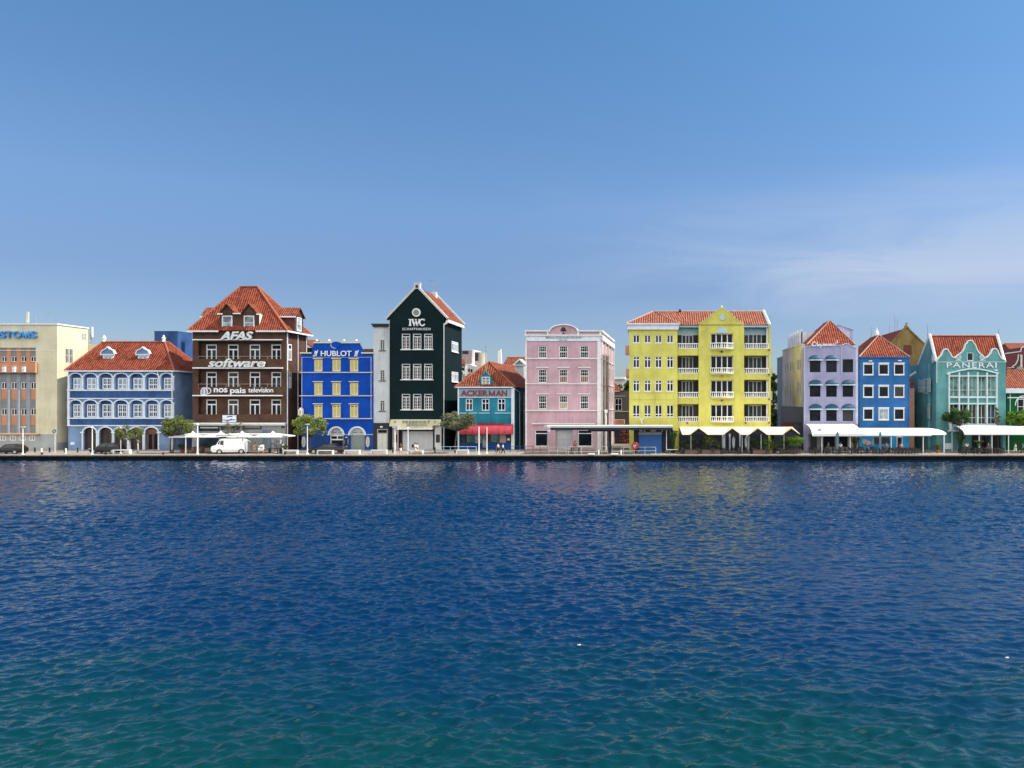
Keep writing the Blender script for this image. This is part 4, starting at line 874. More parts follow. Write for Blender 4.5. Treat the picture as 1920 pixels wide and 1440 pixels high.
part('roof', hood(MB(), [(fx(568, Yq), Yq-.2, fz(636, Yq)), (fx(589, Yq), Yq-.2, fz(653, Yq)), (fx(589, Yq), Yq+6, fz(653, Yq)), (fx(568, Yq), Yq+6, fz(633, Yq))], .2), M['tile_bright'], o)
# ================================================================== 4 cobalt blue house
B = thing('shuttered_house', 'bright cobalt blue house with nine closed yellow shutters and two arched shopfronts', 'building', BL(632))
xl, xr = fx(565), fx(700)
prof = [(xl, zb), (xr, zb), q(700, 662), q(685, 661), q(680, 657), q(677, 650), q(674, 645), q(674, 642), q(588, 642), q(588, 646), q(585.5, 652), q(584, 661), q(565, 662)]
hl = [archhole(630.7, 816, 802, 13, 845), archhole(670, 816, 802, 14, 845)]
scol = [(589, 604.5), (623, 638.5), (656, 671.5)]; srow = [(674, 696.5), (717.5, 740.5), (759, 783)]
hl += rects(scol, srow)
w = MB().plate(prof, hl, F0, .3); body(w, xl, xr, zb, fz(663), 10); part('wall', w, M['cobalt'], B)
part('plinth', MB().fb(566, 815, 616.4, 845, .03).fb(645.2, 815, 654.5, 845, .03).fb(685.5, 815, 699.5, 845, .03), M['cobalt_dark'], B)
part('roof', MB().poly([(xl, F0+.4, fz(664)), (xr+.1, F0+.4, fz(664)), (xr-2, F0+5, fz(650)), (xl+2, F0+5, fz(650))]).poly([(xr+.1, F0+.4, fz(664)), (xr+.1, F0+10, fz(664)), (xr-2, F0+5, fz(650))]), M['tile_old'], B)
b = MB()
for v in (697.5, 741.2, 784): b.fb(562, v, 698.5, v+1.7, .2)
b.fb(613, 814.2, 617, 815.3, .12).fb(645, 814.2, 655, 815.3, .12).fb(685.5, 814.2, 700, 815.3, .12)
for px in (566.3, 696): b.fb(px-.45, 670, px+.45, 784, .07)
b.fb(566, 669.6, 697, 670.2, .06)
part('string_course', b, M['trimgrey'], B)
b = MB(); b.fb(563, 660.6, 584.5, 663, .2).fb(678, 660.6, 700.5, 663, .2).fb(588, 641.2, 622, 643.6, .14).fb(640, 641.2, 674.5, 643.6, .14); part('coping', b, M['shutter_frame'], B)
b = MB(); b.prism(arcpx(630, 646, 9, 7, 180, 360, 14)+arcpx(630, 646, 9, 5.5, 0, 180, 14)[1:-1], F0-.1, F0); part('cartouche', b, M['cobalt'], B)
b = MB(); b.stroke(arcpx(630, 646, 9.3, 7.2, 180, 270, 10), .1, F0-.16, F0-.05); part('cartouche_rim', b, M['trimgrey'], B)
for (u, v) in srow:
    for (a, c) in scol:
        f = fwin(B, a, u, c, v, dict(id='shutf', fw=.16, frame='shutter_frame', glass='glass', mull=[.5], mw=.14, lintel=(.14, .13, .16), sillmat='shutter_frame', lgap=.1), inset=.06)
        W_ = (fx(c)-fx(a)); Hh = fz(u)-fz(v)
        for s in (0, 1):
            def mk(s=s):
                m_ = MB(); x0_ = .16+s*(W_/2-.08); x1_ = x0_+W_/2-.24
                m_.box(x0_, x1_, .03, .049, .16, Hh-.16)
                for k in range(13): zz = .2+(Hh-.45)*k/12; m_.raw([(x0_+.04, .03, zz), (x1_-.04, .03, zz), (x1_-.04, .0, zz+.07), (x0_+.04, .0, zz+.07)], [(0, 1, 2, 3)])
                return m_.mesh('shutter', M['shutter'])
            me = cached(('shut', s), mk); so = bpy.data.objects.new('shutter', me); C.objects.link(so); so.parent = f; WL[so.name] = WL[f.name]
text(B, 'lettering', 'HUBLOT', 602.5, 657.8, 660, 668, 'letterwhite', bold=.012, out=.16)
for cx in (593, 669):
    b = MB(); b.stroke([q(cx-3.2, 668), q(cx-1.2, 658.3)], .13, F0-.16, F0-.04); b.stroke([q(cx+.3, 668), q(cx+.8, 664.5), q(cx+3.6, 657)], .13, F0-.16, F0-.04)
    b.stroke([q(cx-2.3, 664), q(cx+1, 663)], .11, F0-.16, F0-.04); b.stroke([q(cx-.6, 667.5), q(cx+.6, 658.5)], .13, F0-.16, F0-.04)
    if cx < 600: b.stroke([q(cx-5, 668), q(cx-2.4, 664.5)], .11, F0-.16, F0-.04)
    part('emblem', b, M['letterwhite'], B)
for cx, hw in ((630.7, 13), (670, 14)):
    b = MB(); archband(b, cx, 816, 802, hw, 2.6, F0-.16, F0+.03, 14); archband(b, cx, 816, 802, hw-2.2, .9, F0-.05, F0+.1, 14); part('arch_moulding', b, M['bluetrim'], B)
    part('lunette', MB().prism([q(cx-hw, 816)]+arch_pts(cx, 816, 802, hw, 14)[1:-1]+[q(cx+hw, 816)], F0+.31, F0+.4), M['lightgrey'], B)
    part('lunette_print', MB().stroke([q(cx-9, 811), q(cx-4, 811), q(cx-1, 810.5)], .16, F0+.27, F0+.305).stroke([q(cx+3, 811.5), q(cx+8, 810.6)], .12, F0+.27, F0+.305), M['lettergrey'], B)
part('roller_shutter', MB().box(fx(656), fx(684), F0+.31, F0+.4, zb, fz(816.1)), M['green_shutter'], B)
d = part('door', MB().box(fx(617.8), fx(643.6), F0+.32, F0+.4, zb, fz(816.1)), M['whitesat'], B)
part('door_glass', MB().box(fx(620), fx(630), F0+.28, F0+.33, fz(823), fz(818)).box(fx(632), fx(641.5), F0+.28, F0+.33, fz(823), fz(818)).box(fx(620), fx(641.5), F0+.28, F0+.33, fz(843), fz(825.5)), M['glass'], d)
def oval(cx, cy, rx_, ry_, y0, y1, n=16): return MB().prism([q(cx+rx_*math.cos(2*math.pi*k/n), cy+ry_*math.sin(2*math.pi*k/n)) for k in range(n)], y0, y1)
for cx in (570, 690):
    o = part('oval_plaque', oval(cx, 828.5, 3.5, 10, F0-.12, F0-.03), M['trimgrey'], B); part('oval_gold', oval(cx, 828.5, 1.3, 7, F0-.15, F0-.1), M['goldgreen'], o)
o = part('menu_case', oval(649.8, 828.5, 3.6, 10, F0-.1, F0-.03), M['trimgrey'], B); part('menu_board', MB().fb(647, 821, 652.6, 836, .14, -.08), M['black'], o)
o = part('lantern_sign', MB().prism([(fx(564.5), fz(768)), (fx(568), fz(764)), (fx(571.5), fz(768)), (fx(571.5), fz(777)), (fx(568), fz(781)), (fx(564.5), fz(777))], F0-.9, F0-.3), M['whitesat'], B)
part('emblem', oval(568, 772.5, 2.0, 5, F0-.93, F0-.89), M['goldgreen'], o); part('bracket', MB().box(fx(567), fx(569), F0-.31, F0, fz(767), fz(766)), M['blacksteel'], o)
for k, px in enumerate((594.5, 617.5, 645.5, 669)):
    solo('roof_spotlight', MB().lathe([(.06, 0), (.06, .12), (.2, .14), (.2, .32), (.1, .38)], (fx(px), F0-.1, fz(641.3)), 8), M['whitesat'], (fx(px), F0-.1, fz(641.3)), 'small white spotlight on top of the cobalt blue parapet', 'spotlight', 'spotlights on the cobalt blue parapet')
# ================================================================== 5 narrow grey house
B = thing('narrow_house', 'narrow pale grey house with black cornice and black ground floor', 'building', BL(715))
xl, xr = fx(700.1), fx(730); ws = [(713, 720.5)]
ns_ = [(637.5, 657), (694.5, 713.5), (751.5, 770.5)]
w = MB().plate([(xl, fz(793)), (xr, fz(793)), (xr, fz(613)), (xl, fz(613))], rects(ws, ns_), F0+.05, .25); w.box(xl, xr, F0+.31, F0+9, G, fz(613)); part('wall', w, M['lightgrey'], B)
part('ground_floor', MB().box(xl, xr, F0, F0+.3, zb, fz(793.1)), M['black'], B)
part('cornice', MB().box(fx(697.5), fx(730.1), F0-.4, F0+9, fz(609.5), fz(607.2)).box(fx(699), fx(730.1), F0-.2, F0+9, fz(613), fz(609.51)), M['black'], B)
for (u, v) in ns_: fwin(B, 713, u, 720.5, v, ST['narrow'], y=F0+.05)
d = part('door', MB().fb(707.5, 804.5, 727, 845, .06), M['door_grey'], B); part('fanlight', MB().fb(709.5, 806, 725.5, 811.5, .1, -.05), M['glass'], d); part('door_leaf', MB().fb(709, 814, 716.8, 844, .1, -.05).fb(717.6, 814, 725.5, 844, .1, -.05), M['trimgrey'], d)
part('wall_lamp', MB().fb(714, 799, 718, 801.5, .3), M['whitesat'], B)
part('downpipe', MB().tube([(fx(730), F0-.12, fz(600)), (fx(730), F0-.12, fz(786))], .08), M['trimgrey'], B)
# ================================================================== 6 dark green gabled house
B = thing('gabled_house', 'tall dark green house with a plain pointed gable and nine white windows', 'building', BL(781))
xl, xr = fx(730.6), fx(833); D = 10.4
cc = [(753, 769), (774, 790), (795, 811)]; rr2 = [(625.5, 655), (682, 711.5), (738.5, 768)]
prof = [(xl, zb), (xr, zb), q(833, 595), q(785, 540), q(778, 540), q(730.6, 594)]
w = MB().plate(prof, rects(cc, rr2)+[rect(748, 805, 814, 845)], F0, .35); body(w, xl, xr, zb, fz(596), D, t=.35)
w.poly([(fx(730.6), F0+D, fz(596)), (fx(833), F0+D, fz(596)), (fx(781.5), F0+D, fz(540))]); part('wall', w, M['iwc'], B)
for (u, v) in rr2:
    for (a, c) in cc: fwin(B, a, u, c, v, ST['iwc'], inset=.1)
ap = (fx(781.5), fz(538)); le, re = (fx(724), fz(598)), (fx(839), fz(598))
rf = MB(); hood(rf, [(le[0], F0+.3, le[1]), (ap[0], F0+.3, ap[1]), (ap[0], F0+D, ap[1]), (le[0], F0+D, le[1])], .15); hood(rf, [(ap[0], F0+.3, ap[1]), (re[0], F0+.3, re[1]), (re[0], F0+D, re[1]), (ap[0], F0+D, ap[1])], .15); part('roof', rf, M['tile_bright'], B)
t = MB(); t.stroke([(le[0], le[1]+.12), (ap[0], ap[1]+.15)], .3, F0-.12, F0+.42); t.stroke([(ap[0], ap[1]+.15), (re[0], re[1]+.12)], .3, F0-.12, F0+.42)
t.stroke([(ap[0], ap[1]+.15), (re[0], re[1]+.12)], .34, F0+D-.3, F0+D+.2); part('gable_coping', t, M['trimgrey'], B)
part('eave_box', MB().box(re[0]-.32, re[0]+.02, F0+.45, F0+D-.3, re[1]-.5, re[1]-.02).stroke([(xr-.05, fz(608)), (xr+.25, fz(606)), (re[0]-.1, re[1]-.25)], .2, F0+.0, F0+.4), M['white'], B)
part('chimney', MB().box(fx(776.5), fx(787.5), F0-.12, F0+.6, fz(541.5), fz(531.5)).box(fx(775.8), fx(788.2), F0-.16, F0+.65, fz(531.4), fz(529.8)), M['trimgrey'], B)
part('chimney_opening', MB().fb(779.5, 534.5, 784.5, 540, .14, -.1), M['black'], B)
Yc = F0+8; part('rear_chimney', MB().box(fx(809, Yc), fx(817, Yc), Yc, Yc+1, fz(558, Yc), fz(547, Yc)), M['trimgrey'], B)
part('antenna', MB().tube([(fx(811.5, Yc), Yc+.5, fz(547, Yc)), (fx(811.5, Yc), Yc+.5, fz(525, Yc))], .04).tube([(fx(801.5, Yc), Yc+.5, fz(525.5, Yc)), (fx(812, Yc), Yc+.5, fz(525.5, Yc))], .03), M['steel'], B)
o = part('medallion', oval(781, 586, 8, 8, F0-.14, F0-.02, 24), M['white'], B); part('medallion_dial', oval(781, 586, 5.6, 5.6, F0-.17, F0-.1, 20), M['lettergrey'], o)
# serif letters
b = MB(); y_, z_ = F0-.17, F0-.03
b.stroke([q(769.5, 610.5), q(769.5, 599)], .24, y_, z_); b.fb(766.2, 598.4, 772.2, 599.4, .17, -.03); b.fb(766.6, 610, 772, 611, .17, -.03)
b.stroke([q(773.5, 599), q(777.5, 610.6)], .25, y_, z_); b.stroke([q(777.5, 610.6), q(780.5, 600)], .11, y_, z_); b.stroke([q(780.0, 600), q(783, 610.6)], .25, y_, z_); b.stroke([q(783, 610.6), q(786.6, 599)], .11, y_, z_)
b.fb(771.6, 598.4, 775.8, 599.3, .17, -.03); b.fb(778.2, 598.4, 781.6, 599.3, .17, -.03); b.fb(784.6, 598.4, 787.6, 599.3, .17, -.03)
b.stroke(arcpx(792.3, 604.7, 5.0, 5.9, 42, 325, 16), .2, y_, z_); b.stroke([q(796.2, 601.5), q(796.3, 598.6)], .12, y_, z_)
part('lettering', b, M['letterwhite'], B)
text(B, 'lettering', 'SCHAFFHAUSEN', 755, 614.8, 807.5, 619.4, 'letterwhite', bold=0, out=.14, space=1.2)
can = part('shop_canopy', MB().prism([q(736, 786.5), q(828, 786.5), q(826.5, 797.5), q(814, 797.5), q(814, 804.5), q(748, 804.5), q(748, 799), q(733.5, 799)], F0-.9, F0-.01), M['customs'], B)
part('lettering', MB(), M['lettergrey'], can) if False else None
text(can, 'lettering', 'FREEPORT', 755.5, 788.5, 806.5, 793.8, 'lettergrey', y=F0-.9, out=.1, space=1.2)
text(can, 'lettering', 'JEWELERS', 762.5, 795.6, 800.5, 798.8, 'lettergrey', y=F0-.9, out=.1, space=1.3)
for cx in (744.5, 818.5): part('emblem', MB().prism([(fx(cx-2)+.0, fz(790)), (fx(cx+2), fz(790)), (fx(cx), fz(793.5))], F0-.98, F0-.9).prism([(fx(cx-2), fz(790)), (fx(cx), fz(788.6)), (fx(cx+2), fz(790))], F0-.98, F0-.9), M['lettergrey'], can)
part('canopy_rail', MB().box(fx(748), fx(814), F0-1.05, F0-.9, fz(805), fz(803)), M['white'], can)
part('roller_shutter', MB().box(fx(753.5), fx(810.5), F0+.36, F0+.45, zb, fz(809)), M['rollshutter'], B)
part('shop_recess', MB().box(fx(747), fx(815), F0+.46, F0+.5, zb, fz(804)), M['black'], B)
for (a, c) in ((737, 747.8), (815.8, 828)):
    o = part('pilaster', MB().fb(a, 799, c, 845, .2), M['mauvegrey' if a < 800 else 'lightgrey'], B); part('poster', MB().fb(a+2.5, 814.5, c-2.5, 829.5, .25, -.18), M['black'], o)
part('downpipe', MB().tube([(fx(832.6), F0-.12, fz(607)), (fx(832.6), F0-.12, zb)], .07), M['trimgrey'], B)
for (u, v) in ((641, 660), (697.5, 716)): sidewin(B, fx(833), 846.5, u, 858.5, v, ST['iwcside'])
# ================================================================== 7 small teal shop house
B = thing('teal_shop', 'small teal shop house with orange roof, curved dormer and red awning', 'building', BL(910))
xl, xr, ze = fx(858), fx(962), fz(726)
acol = [(873, 886.5), (903, 917.5), (933, 947.5)]
w = MB().plate([(xl, zb), (xr, zb), (xr, ze), (xl, ze)], rects(acol, [(747.5, 770)])+[rect(862, 800, 958, 842)], F0, .3); body(w, xl, xr, zb, ze, 19); part('wall', w, M['teal'], B)
for a, c in acol: fwin(B, a, 747.5, c, 770, ST['ack'], inset=.08)
part('signboard', MB().fb(861.5, 729, 958.5, 744.5, .1), M['tealsign'], B)
text(B, 'lettering', 'ACKER', 864.5, 731.5, 915, 742.5, 'letterred', bold=.03, out=.16); part('lettering', letterM(MB(), 917, 731.7, 928.5, 742.3, 2.2), M['letterred'], B); text(B, 'lettering', 'AN', 930, 731.5, 951, 742.5, 'letterred', bold=.03, out=.16)
part('cornice', MB().fb(853, 725.3, 963, 727.3, .35).fb(859, 744.5, 959, 745.6, .13), M['bluetrim'], B)
part('sill_course', MB().fb(862, 774, 895, 775, .12).fb(898, 774, 918, 775, .12).fb(928, 774, 958, 775, .12), M['bluetrim'], B)
part('corner_pilaster', MB().fb(858.5, 728, 861, 843, .1).fb(959, 728, 962.5, 843, .14), M['bluetrim'], B)
part('downpipe', MB().tube([(fx(963.5), F0-.15, fz(728)), (fx(963.5), F0-.15, zb)], .13).tube([(xr+.1, F0+.1, fz(728)), (xr+.1, F0+5, fz(735)), (xr+.1, F0+5.2, zb)], .08).tube([(xr+.1, F0+8.9, fz(735)), (xr+.1, F0+8.9, zb)], .08), M['white'], B)
sidewin(B, xr, 973, 742, 978.5, 770, dict(id='ackside', fw=.05, mz=[.1, .2, .3, .4, .5, .6, .7, .8, .9], tw=.1, frame='teal', glass='glass'))
# roof: hip to the front, ridge running back
Ya, Yb_ = F0+3, F0+21; zr = fz(678.5, Ya); xa = fx(917.5, Ya); e = .35
A0, A1, A2, A3 = (xl-e, F0-e, ze+.02), (xr+e, F0-e, ze+.02), (xr+e, Yb_, ze+.02), (xl-e, Yb_, ze+.02); R0, R1 = (xa, Ya, zr), (xa, Yb_, zr)
rf = MB(); rf.poly([A0, A1, R0]); rf.poly([A1, A2, R1, R0]); rf.poly([A3, A0, R0, R1]); rf.poly([A2, A3, R1]); part('roof', rf, M['tile_bright'], B); ridge_tube(B, [[A0, R0, A1], [R0, R1]], 'ridge')
# curved dormer flush with the front
yd = F0+.1
cv = [q(889, 726), q(892, 723.5), q(896, 721.5), q(900, 716), q(902, 707), q(911, 697), q(919.5, 707), q(921.5, 714), q(926, 720.5), q(930, 723), q(933, 726)]
dm = part('dormer', MB().prism(cv, yd, yd+.35), M['teal'], B)
t = MB(); t.stroke(cv, .14, yd-.12, yd+.38); part('gable_trim', t, M['teal'], dm)
hd = MB(); hood(hd, [(fx(901), yd+.3, fz(708)), (fx(911), yd+.3, fz(698)), (fx(911), yd+1.9, fz(698)), (fx(901), yd+1.5, fz(708))], .08); hood(hd, [(fx(911), yd+.3, fz(698)), (fx(920.5), yd+.3, fz(708)), (fx(920.5), yd+1.5, fz(708)), (fx(911), yd+1.9, fz(698))], .08); part('dormer_roof', hd, M['tile_bright'], dm)
window(dm, fx(903), fx(918.5), fz(725), fz(706.5), ST['acklouv'], y=yd, inset=-.09)
# shop front
part('shop_backing', MB().box(fx(861), fx(959), F0+.31, F0+.36, zb, fz(800)), M['black'], B)
for (a, u, c, v, mt) in ((875, 813, 889, 829, 'curtain_green'), (890, 813, 902, 832, 'curtain'), (904, 814, 912, 840, 'curtain'), (920, 813, 934, 829, 'curtain_green'), (936, 813, 948, 830, 'mauvegrey'), (950.5, 822, 955, 826, 'whitesat'), (863, 813, 873, 828, 'glass_blue')):
    part('shop_window', MB().box(fx(a), fx(c), F0+.26, F0+.305, fz(v), fz(u)), M[mt], B)
part('stall_riser', MB().box(fx(913), fx(958), F0+.2, F0+.3, zb, fz(830)).box(fx(862), fx(903), F0+.2, F0+.3, zb, fz(831)), M['cobalt_dark'], B)
def awning(mb, a, c, Yw, Yf, pw, pf, n=10, bulge=.35, t=.03, cap=True, x0=None, x1=None):
    """barrel awning from the wall (row pw at Yw) to the front (row pf at Yf)"""
    z0, z1 = fz(pw, Yw), fz(pf, Yf); xa_, xb_ = x0 if x0 is not None else fx(a, Yf), x1 if x1 is not None else fx(c, Yf)
    pr = []
    for k in range(n+1):
        s = math.pi/2*k/n; pr.append((Yw-(Yw-Yf)*math.sin(s), z1+(z0-z1)*math.cos(s)))
    for (ya, za), (yb, zb2) in zip(pr[:-1], pr[1:]): mb.poly([(xa_, ya, za), (xb_, ya, za), (xb_, yb, zb2), (xa_, yb, zb2)])
    if cap:
        for xx in (xa_, xb_): mb.poly([(xx, y, z) for y, z in pr]+[(xx, Yw, z1)])
    return mb
aw = thing('awning', 'red barrel shaped canvas awning over the teal shop front', 'awning', (fx(910), F0-.1, fz(814)))
part('canvas', awning(MB(), 862, 959, F0-.06, F0-1.6, 795.5, 814), M['redawn'], aw)
b = MB()
for k in range(9):
    x = fx(862+97*k/8, F0-1.6); pr = [(x, F0-.06-1.54*math.sin(math.pi/2*j/8)-.02, fz(814, F0-1.6)+(fz(795.5)-fz(814, F0-1.6))*math.cos(math.pi/2*j/8)+.02) for j in range(9)]; b.tube(pr, .03, 4)
b.tube([(fx(862, F0-1.6), F0-1.62, fz(814, F0-1.6)), (fx(959, F0-1.6), F0-1.62, fz(814, F0-1.6))], .04, 4); part('rib', b, M['letterred'], aw)
part('plant_box', MB().fb(896, 793.5, 946, 795.2, .25), M['letterred'], B)
# ================================================================== backgrounds between green and pink houses
Y1 = F0+26
o = thing('stair_tower', 'mauve grey concrete tower with a dark window and a white rib behind the green house', 'building', (fx(880, Y1), Y1, G))
part('wall', MB().box(fx(855, Y1), fx(886, Y1), Y1, Y1+5, G, fz(657, Y1)).box(fx(889.8, Y1), fx(899, Y1), Y1+.2, Y1+5, G, fz(660, Y1)), M['mauvegrey'], o)
part('rib', MB().box(fx(886, Y1), fx(889.8, Y1), Y1-.6, Y1+5, G, fz(656, Y1)), M['white'], o)
part('round_stair', MB().lathe([(1.05, 0), (1.05, fz(661, Y1)-G)], (fx(902.5, Y1), Y1+1.2, G), 14), M['yellowpale'], o) if False else part('round_stair', MB().lathe([(.75, 0), (.75, fz(661, Y1)-G)], (fx(903, Y1), Y1+.9, G), 14), M['cream2'], o)
part('window', MB().box(fx(866.8, Y1), fx(878.3, Y1), Y1-.03, Y1+.1, fz(663.8, Y1), fz(658, Y1)).box(fx(890.3, Y1), fx(896.5, Y1), Y1+.1, Y1+.3, fz(676.5, Y1), fz(661, Y1)), M['glass'], o)
Y2 = F0+22
o = thing('white_annex', 'low white flat roofed annex behind the teal shop roof', 'building', (fx(890, Y2), Y2, G))
part('wall', MB().box(fx(863, Y2), fx(874, Y2), Y2-.4, Y2+4, G, fz(684, Y2)).prism([(fx(874, Y2), G), (fx(903, Y2), G), (fx(903, Y2), fz(688, Y2)), (fx(888, Y2), fz(686, Y2)), (fx(880, Y2), fz(682, Y2)), (fx(874, Y2), fz(682, Y2))], Y2, Y2+4), M['white'], o)
part('window', MB().box(fx(878, Y2), fx(881, Y2), Y2-.05, Y2, fz(697, Y2), fz(691, Y2)).box(fx(883, Y2), fx(886, Y2), Y2-.05, Y2, fz(698, Y2), fz(692, Y2)).box(fx(864, Y2), fx(871.5, Y2), Y2-.45, Y2-.39, fz(694, Y2), fz(690, Y2)), M['glass_blue'], o)
part('roof', hood(MB(), [(fx(857, Y2), Y2-.8, fz(672, Y2)), (fx(860, Y2), Y2-.8, fz(671, Y2)), (fx(875, Y2), Y2-.8, fz(684, Y2)), (fx(857, Y2), Y2-.8, fz(684, Y2))], .1) if False else hood(MB(), [(fx(855, Y2), Y2-.9, fz(681, Y2)), (fx(875, Y2), Y2-.9, fz(684, Y2)), (fx(866, Y2), Y2+2, fz(673, Y2)), (fx(850, Y2), Y2+2, fz(670, Y2))], .1), M['tile_bright'], o)
Y3 = F0+13
o = thing('low_house', 'low green house with a small orange roof beside the green gabled house', 'building', (fx(880, Y3), Y3, G))
part('wall', MB().box(fx(855, Y3), fx(898, Y3), Y3, Y3+4, G, fz(710, Y3)), M['taupe'], o)
part('roof', MB().poly([(fx(868, Y3), Y3-.3, fz(709, Y3)), (fx(900, Y3), Y3-.3, fz(709, Y3)), (fx(900, Y3), Y3+3, fz(699, Y3)), (fx(872, Y3), Y3+3, fz(699, Y3))]), M['tile_bright'], o)
part('gable', MB().prism([(fx(858, Y3), fz(715, Y3)), (fx(869, Y3), fz(715, Y3)), (fx(871, Y3), fz(702, Y3)), (fx(866, Y3), fz(695, Y3)), (fx(858, Y3), fz(696, Y3))], Y3-.5, Y3-.1), M['sea'], o)
part('gable_trim', MB().stroke([(fx(856, Y3), fz(697, Y3)), (fx(861, Y3), fz(694, Y3)), (fx(870, Y3), fz(698, Y3)), (fx(868, Y3), fz(707, Y3)), (fx(868.5, Y3), fz(713, Y3))], .16, Y3-.6, Y3-.05), M['white'], o)
Y4 = F0+30
backhouse('tiled_house', 'large orange tiled house with a white stepped gable end behind the teal shop', 'house', 939, 1012, 700, 667, Y4, 'white', 'tile_bright', 12, 'x', 0)
Y4b = F0+28
solo('white_gable', MB().prism([(fx(932.5, Y4b), fz(700, Y4b)), (fx(941, Y4b), fz(700, Y4b)), (fx(940, Y4b), fz(666, Y4b)), (fx(938.7, Y4b), fz(654, Y4b)), (fx(937.3, Y4b), fz(657, Y4b)), (fx(936, Y4b), fz(657, Y4b)), (fx(933.5, Y4b), fz(660, Y4b)), (fx(933.5, Y4b), fz(670, Y4b))], Y4b, Y4b+.5), M['whitesat'], (fx(936, Y4b), Y4b, fz(700, Y4b)), 'tall thin white gable end rising at the left of the large orange tiled house', 'gable')
Y5 = F0+25
o = thing('green_dormer_house', 'small house with a green gabled dormer window behind the teal shop roof', 'house', (fx(974, Y5), Y5, G))
part('wall', MB().box(fx(965.5, Y5), fx(984, Y5), Y5, Y5+3, G, fz(684, Y5)), M['lightgrey'], o)
part('gable', MB().prism([(fx(965, Y5), fz(684, Y5)), (fx(984, Y5), fz(684, Y5)), (fx(974.5, Y5), fz(675, Y5))], Y5-.1, Y5+3), M['sea'], o)
part('gable_trim', MB().stroke([(fx(963, Y5), fz(684, Y5)), (fx(974.5, Y5), fz(674, Y5)), (fx(985, Y5), fz(684.5, Y5))], .25, Y5-.3, Y5+3.1).box(fx(963, Y5), fx(985, Y5), Y5-.3, Y5-.1, fz(685.5, Y5), fz(684, Y5)).box(fx(981, Y5), fx(984, Y5), Y5-.2, Y5-.01, G, fz(685, Y5)), M['whitesat'], o)
# ================================================================== 8 pink house
B = thing('pink_house', 'tall pink house with white cornices and a rounded parapet bearing a dark tree emblem', 'building', BL(1056))
xl, xr = fx(985.5), fx(1127); Dp = 20; xrb = fx(1150, F0+Dp); zt = fz(622)
pc = [(1009, 1025.3), (1048.2, 1064.5), (1087.3, 1103.8)]; prw = [(648, 671.3), (692, 718), (741.5, 767.5)]
holes = rects(pc, prw)+[rect(1003, 806, 1027.5, 837), rect(1042, 805.5, 1073.5, 844), rect(1083.5, 806, 1110.5, 837)]
prof = [(xl, zb), (xr, zb), (xr, zt), q(1083, 622)]+[q(1057+25.5*math.cos(math.pi*k/12), 621-12*math.sin(math.pi*k/12)) for k in range(0, 13)]+[q(1031, 622), (xl, zt)]
w = MB().plate(prof, holes, F0, .35); body(w, xl, xr, zb, zt, Dp, t=.35, xb1=xrb); part('wall', w, M['pink'], B)
for i, (u, v) in enumerate(prw):
    for j, (a, c) in enumerate(pc):
        st = 'pink_top' if i == 0 else 'pink'
        if (i, j) in ((1, 1), (1, 2)): st = 'pink_brown'
        if (i, j) == (2, 1): st = 'pink_tan'
        fwin(B, a, u, c, v, ST[st], inset=.1)
b = MB()
for (u, v, o_) in ((619.5, 621.8, .3), (627.6, 630, .3), (671.8, 673.4, .16), (719, 720.6, .16), (769, 770.8, .2)):
    if u == 619.5: b.fb(984, u, 1032, v, o_).fb(1082, u, 1128.5, v, o_)
    else: b.fb(984.5, u, 1127.5, v, o_)
b.stroke([q(1057+26.3*math.cos(math.pi*k/16), 621-12.4*math.sin(math.pi*k/16)) for k in range(17)], .2, F0-.25, F0+.4)
for (a, c) in ((984.7, 987), (1025.5, 1028.5), (1082.8, 1086), (1124, 1127.5)): b.fb(a, 622, c, 627.8, .2)
b.fb(985, 640, 988, 843, .07); b.fb(1120, 640, 1127, 843, .14); b.fb(998, 793.6, 1116, 795.4, .3)
part('cornice', b, M['white'], B)
part('sign_band', MB().fb(986, 630, 1126, 639.5, .12), M['bluetrim'], B)
text(B, 'lettering', 'SENIOR CURAÇAO LIQUEUR', 1023, 632, 1090, 635.2, 'lettergrey', out=.17, depth=.06, bold=.01)
text(B, 'lettering', 'SINCE 1896', 1048, 636.6, 1063, 638.2, 'lettergrey', out=.17, depth=.06)
b = MB().prism([q(1051, 621), q(1051.5, 618), q(1053.2, 615), q(1056.3, 612.8), q(1059.5, 615), q(1061.2, 618), q(1061.8, 621)], F0-.08, F0); b.fb(1055.8, 620.5, 1057, 625.3, .08); b.fb(1053.8, 625, 1059, 626, .08); part('tree_emblem', b, M['black'], B)
for (a, u, c, v) in ((1003, 806, 1027.5, 837), (1083.5, 806, 1110.5, 837)): fwin(B, a, u, c, v, dict(id='pshop', fw=.13, trans=[.78], mw=.12, glass='glass', frame='white', sill=(.1, .15, .1)), inset=.08)
d = part('door', MB().box(fx(1042), fx(1073.5), F0+.36, F0+.42, zb, fz(805)), M['rollshutter'], B)
part('door_rail', MB().box(fx(1042), fx(1073), F0+.31, F0+.36, fz(822.5), fz(821.3)).box(fx(1063), fx(1063.8), F0+.3, F0+.36, zb, fz(806)), M['trimgrey'], d)
xs_ = lambda Y: xr+(xrb-xr)*(Y-F0)/Dp
b = MB()
for (u, v) in ((619.5, 622.5), (628, 638)):      # cornice returning along the right side
    b.raw([(xr+.3, F0-.3, fz(v)), (xr+.3, F0-.3, fz(u)), (xrb+.3, F0+Dp, fz(u)), (xrb+.3, F0+Dp, fz(v)), (xr, F0, fz(v)), (xr, F0, fz(u)), (xrb, F0+Dp, fz(u)), (xrb, F0+Dp, fz(v))], [(0, 1, 2, 3), (1, 5, 6, 2), (0, 4, 7, 3), (0, 4, 5, 1), (3, 2, 6, 7)])
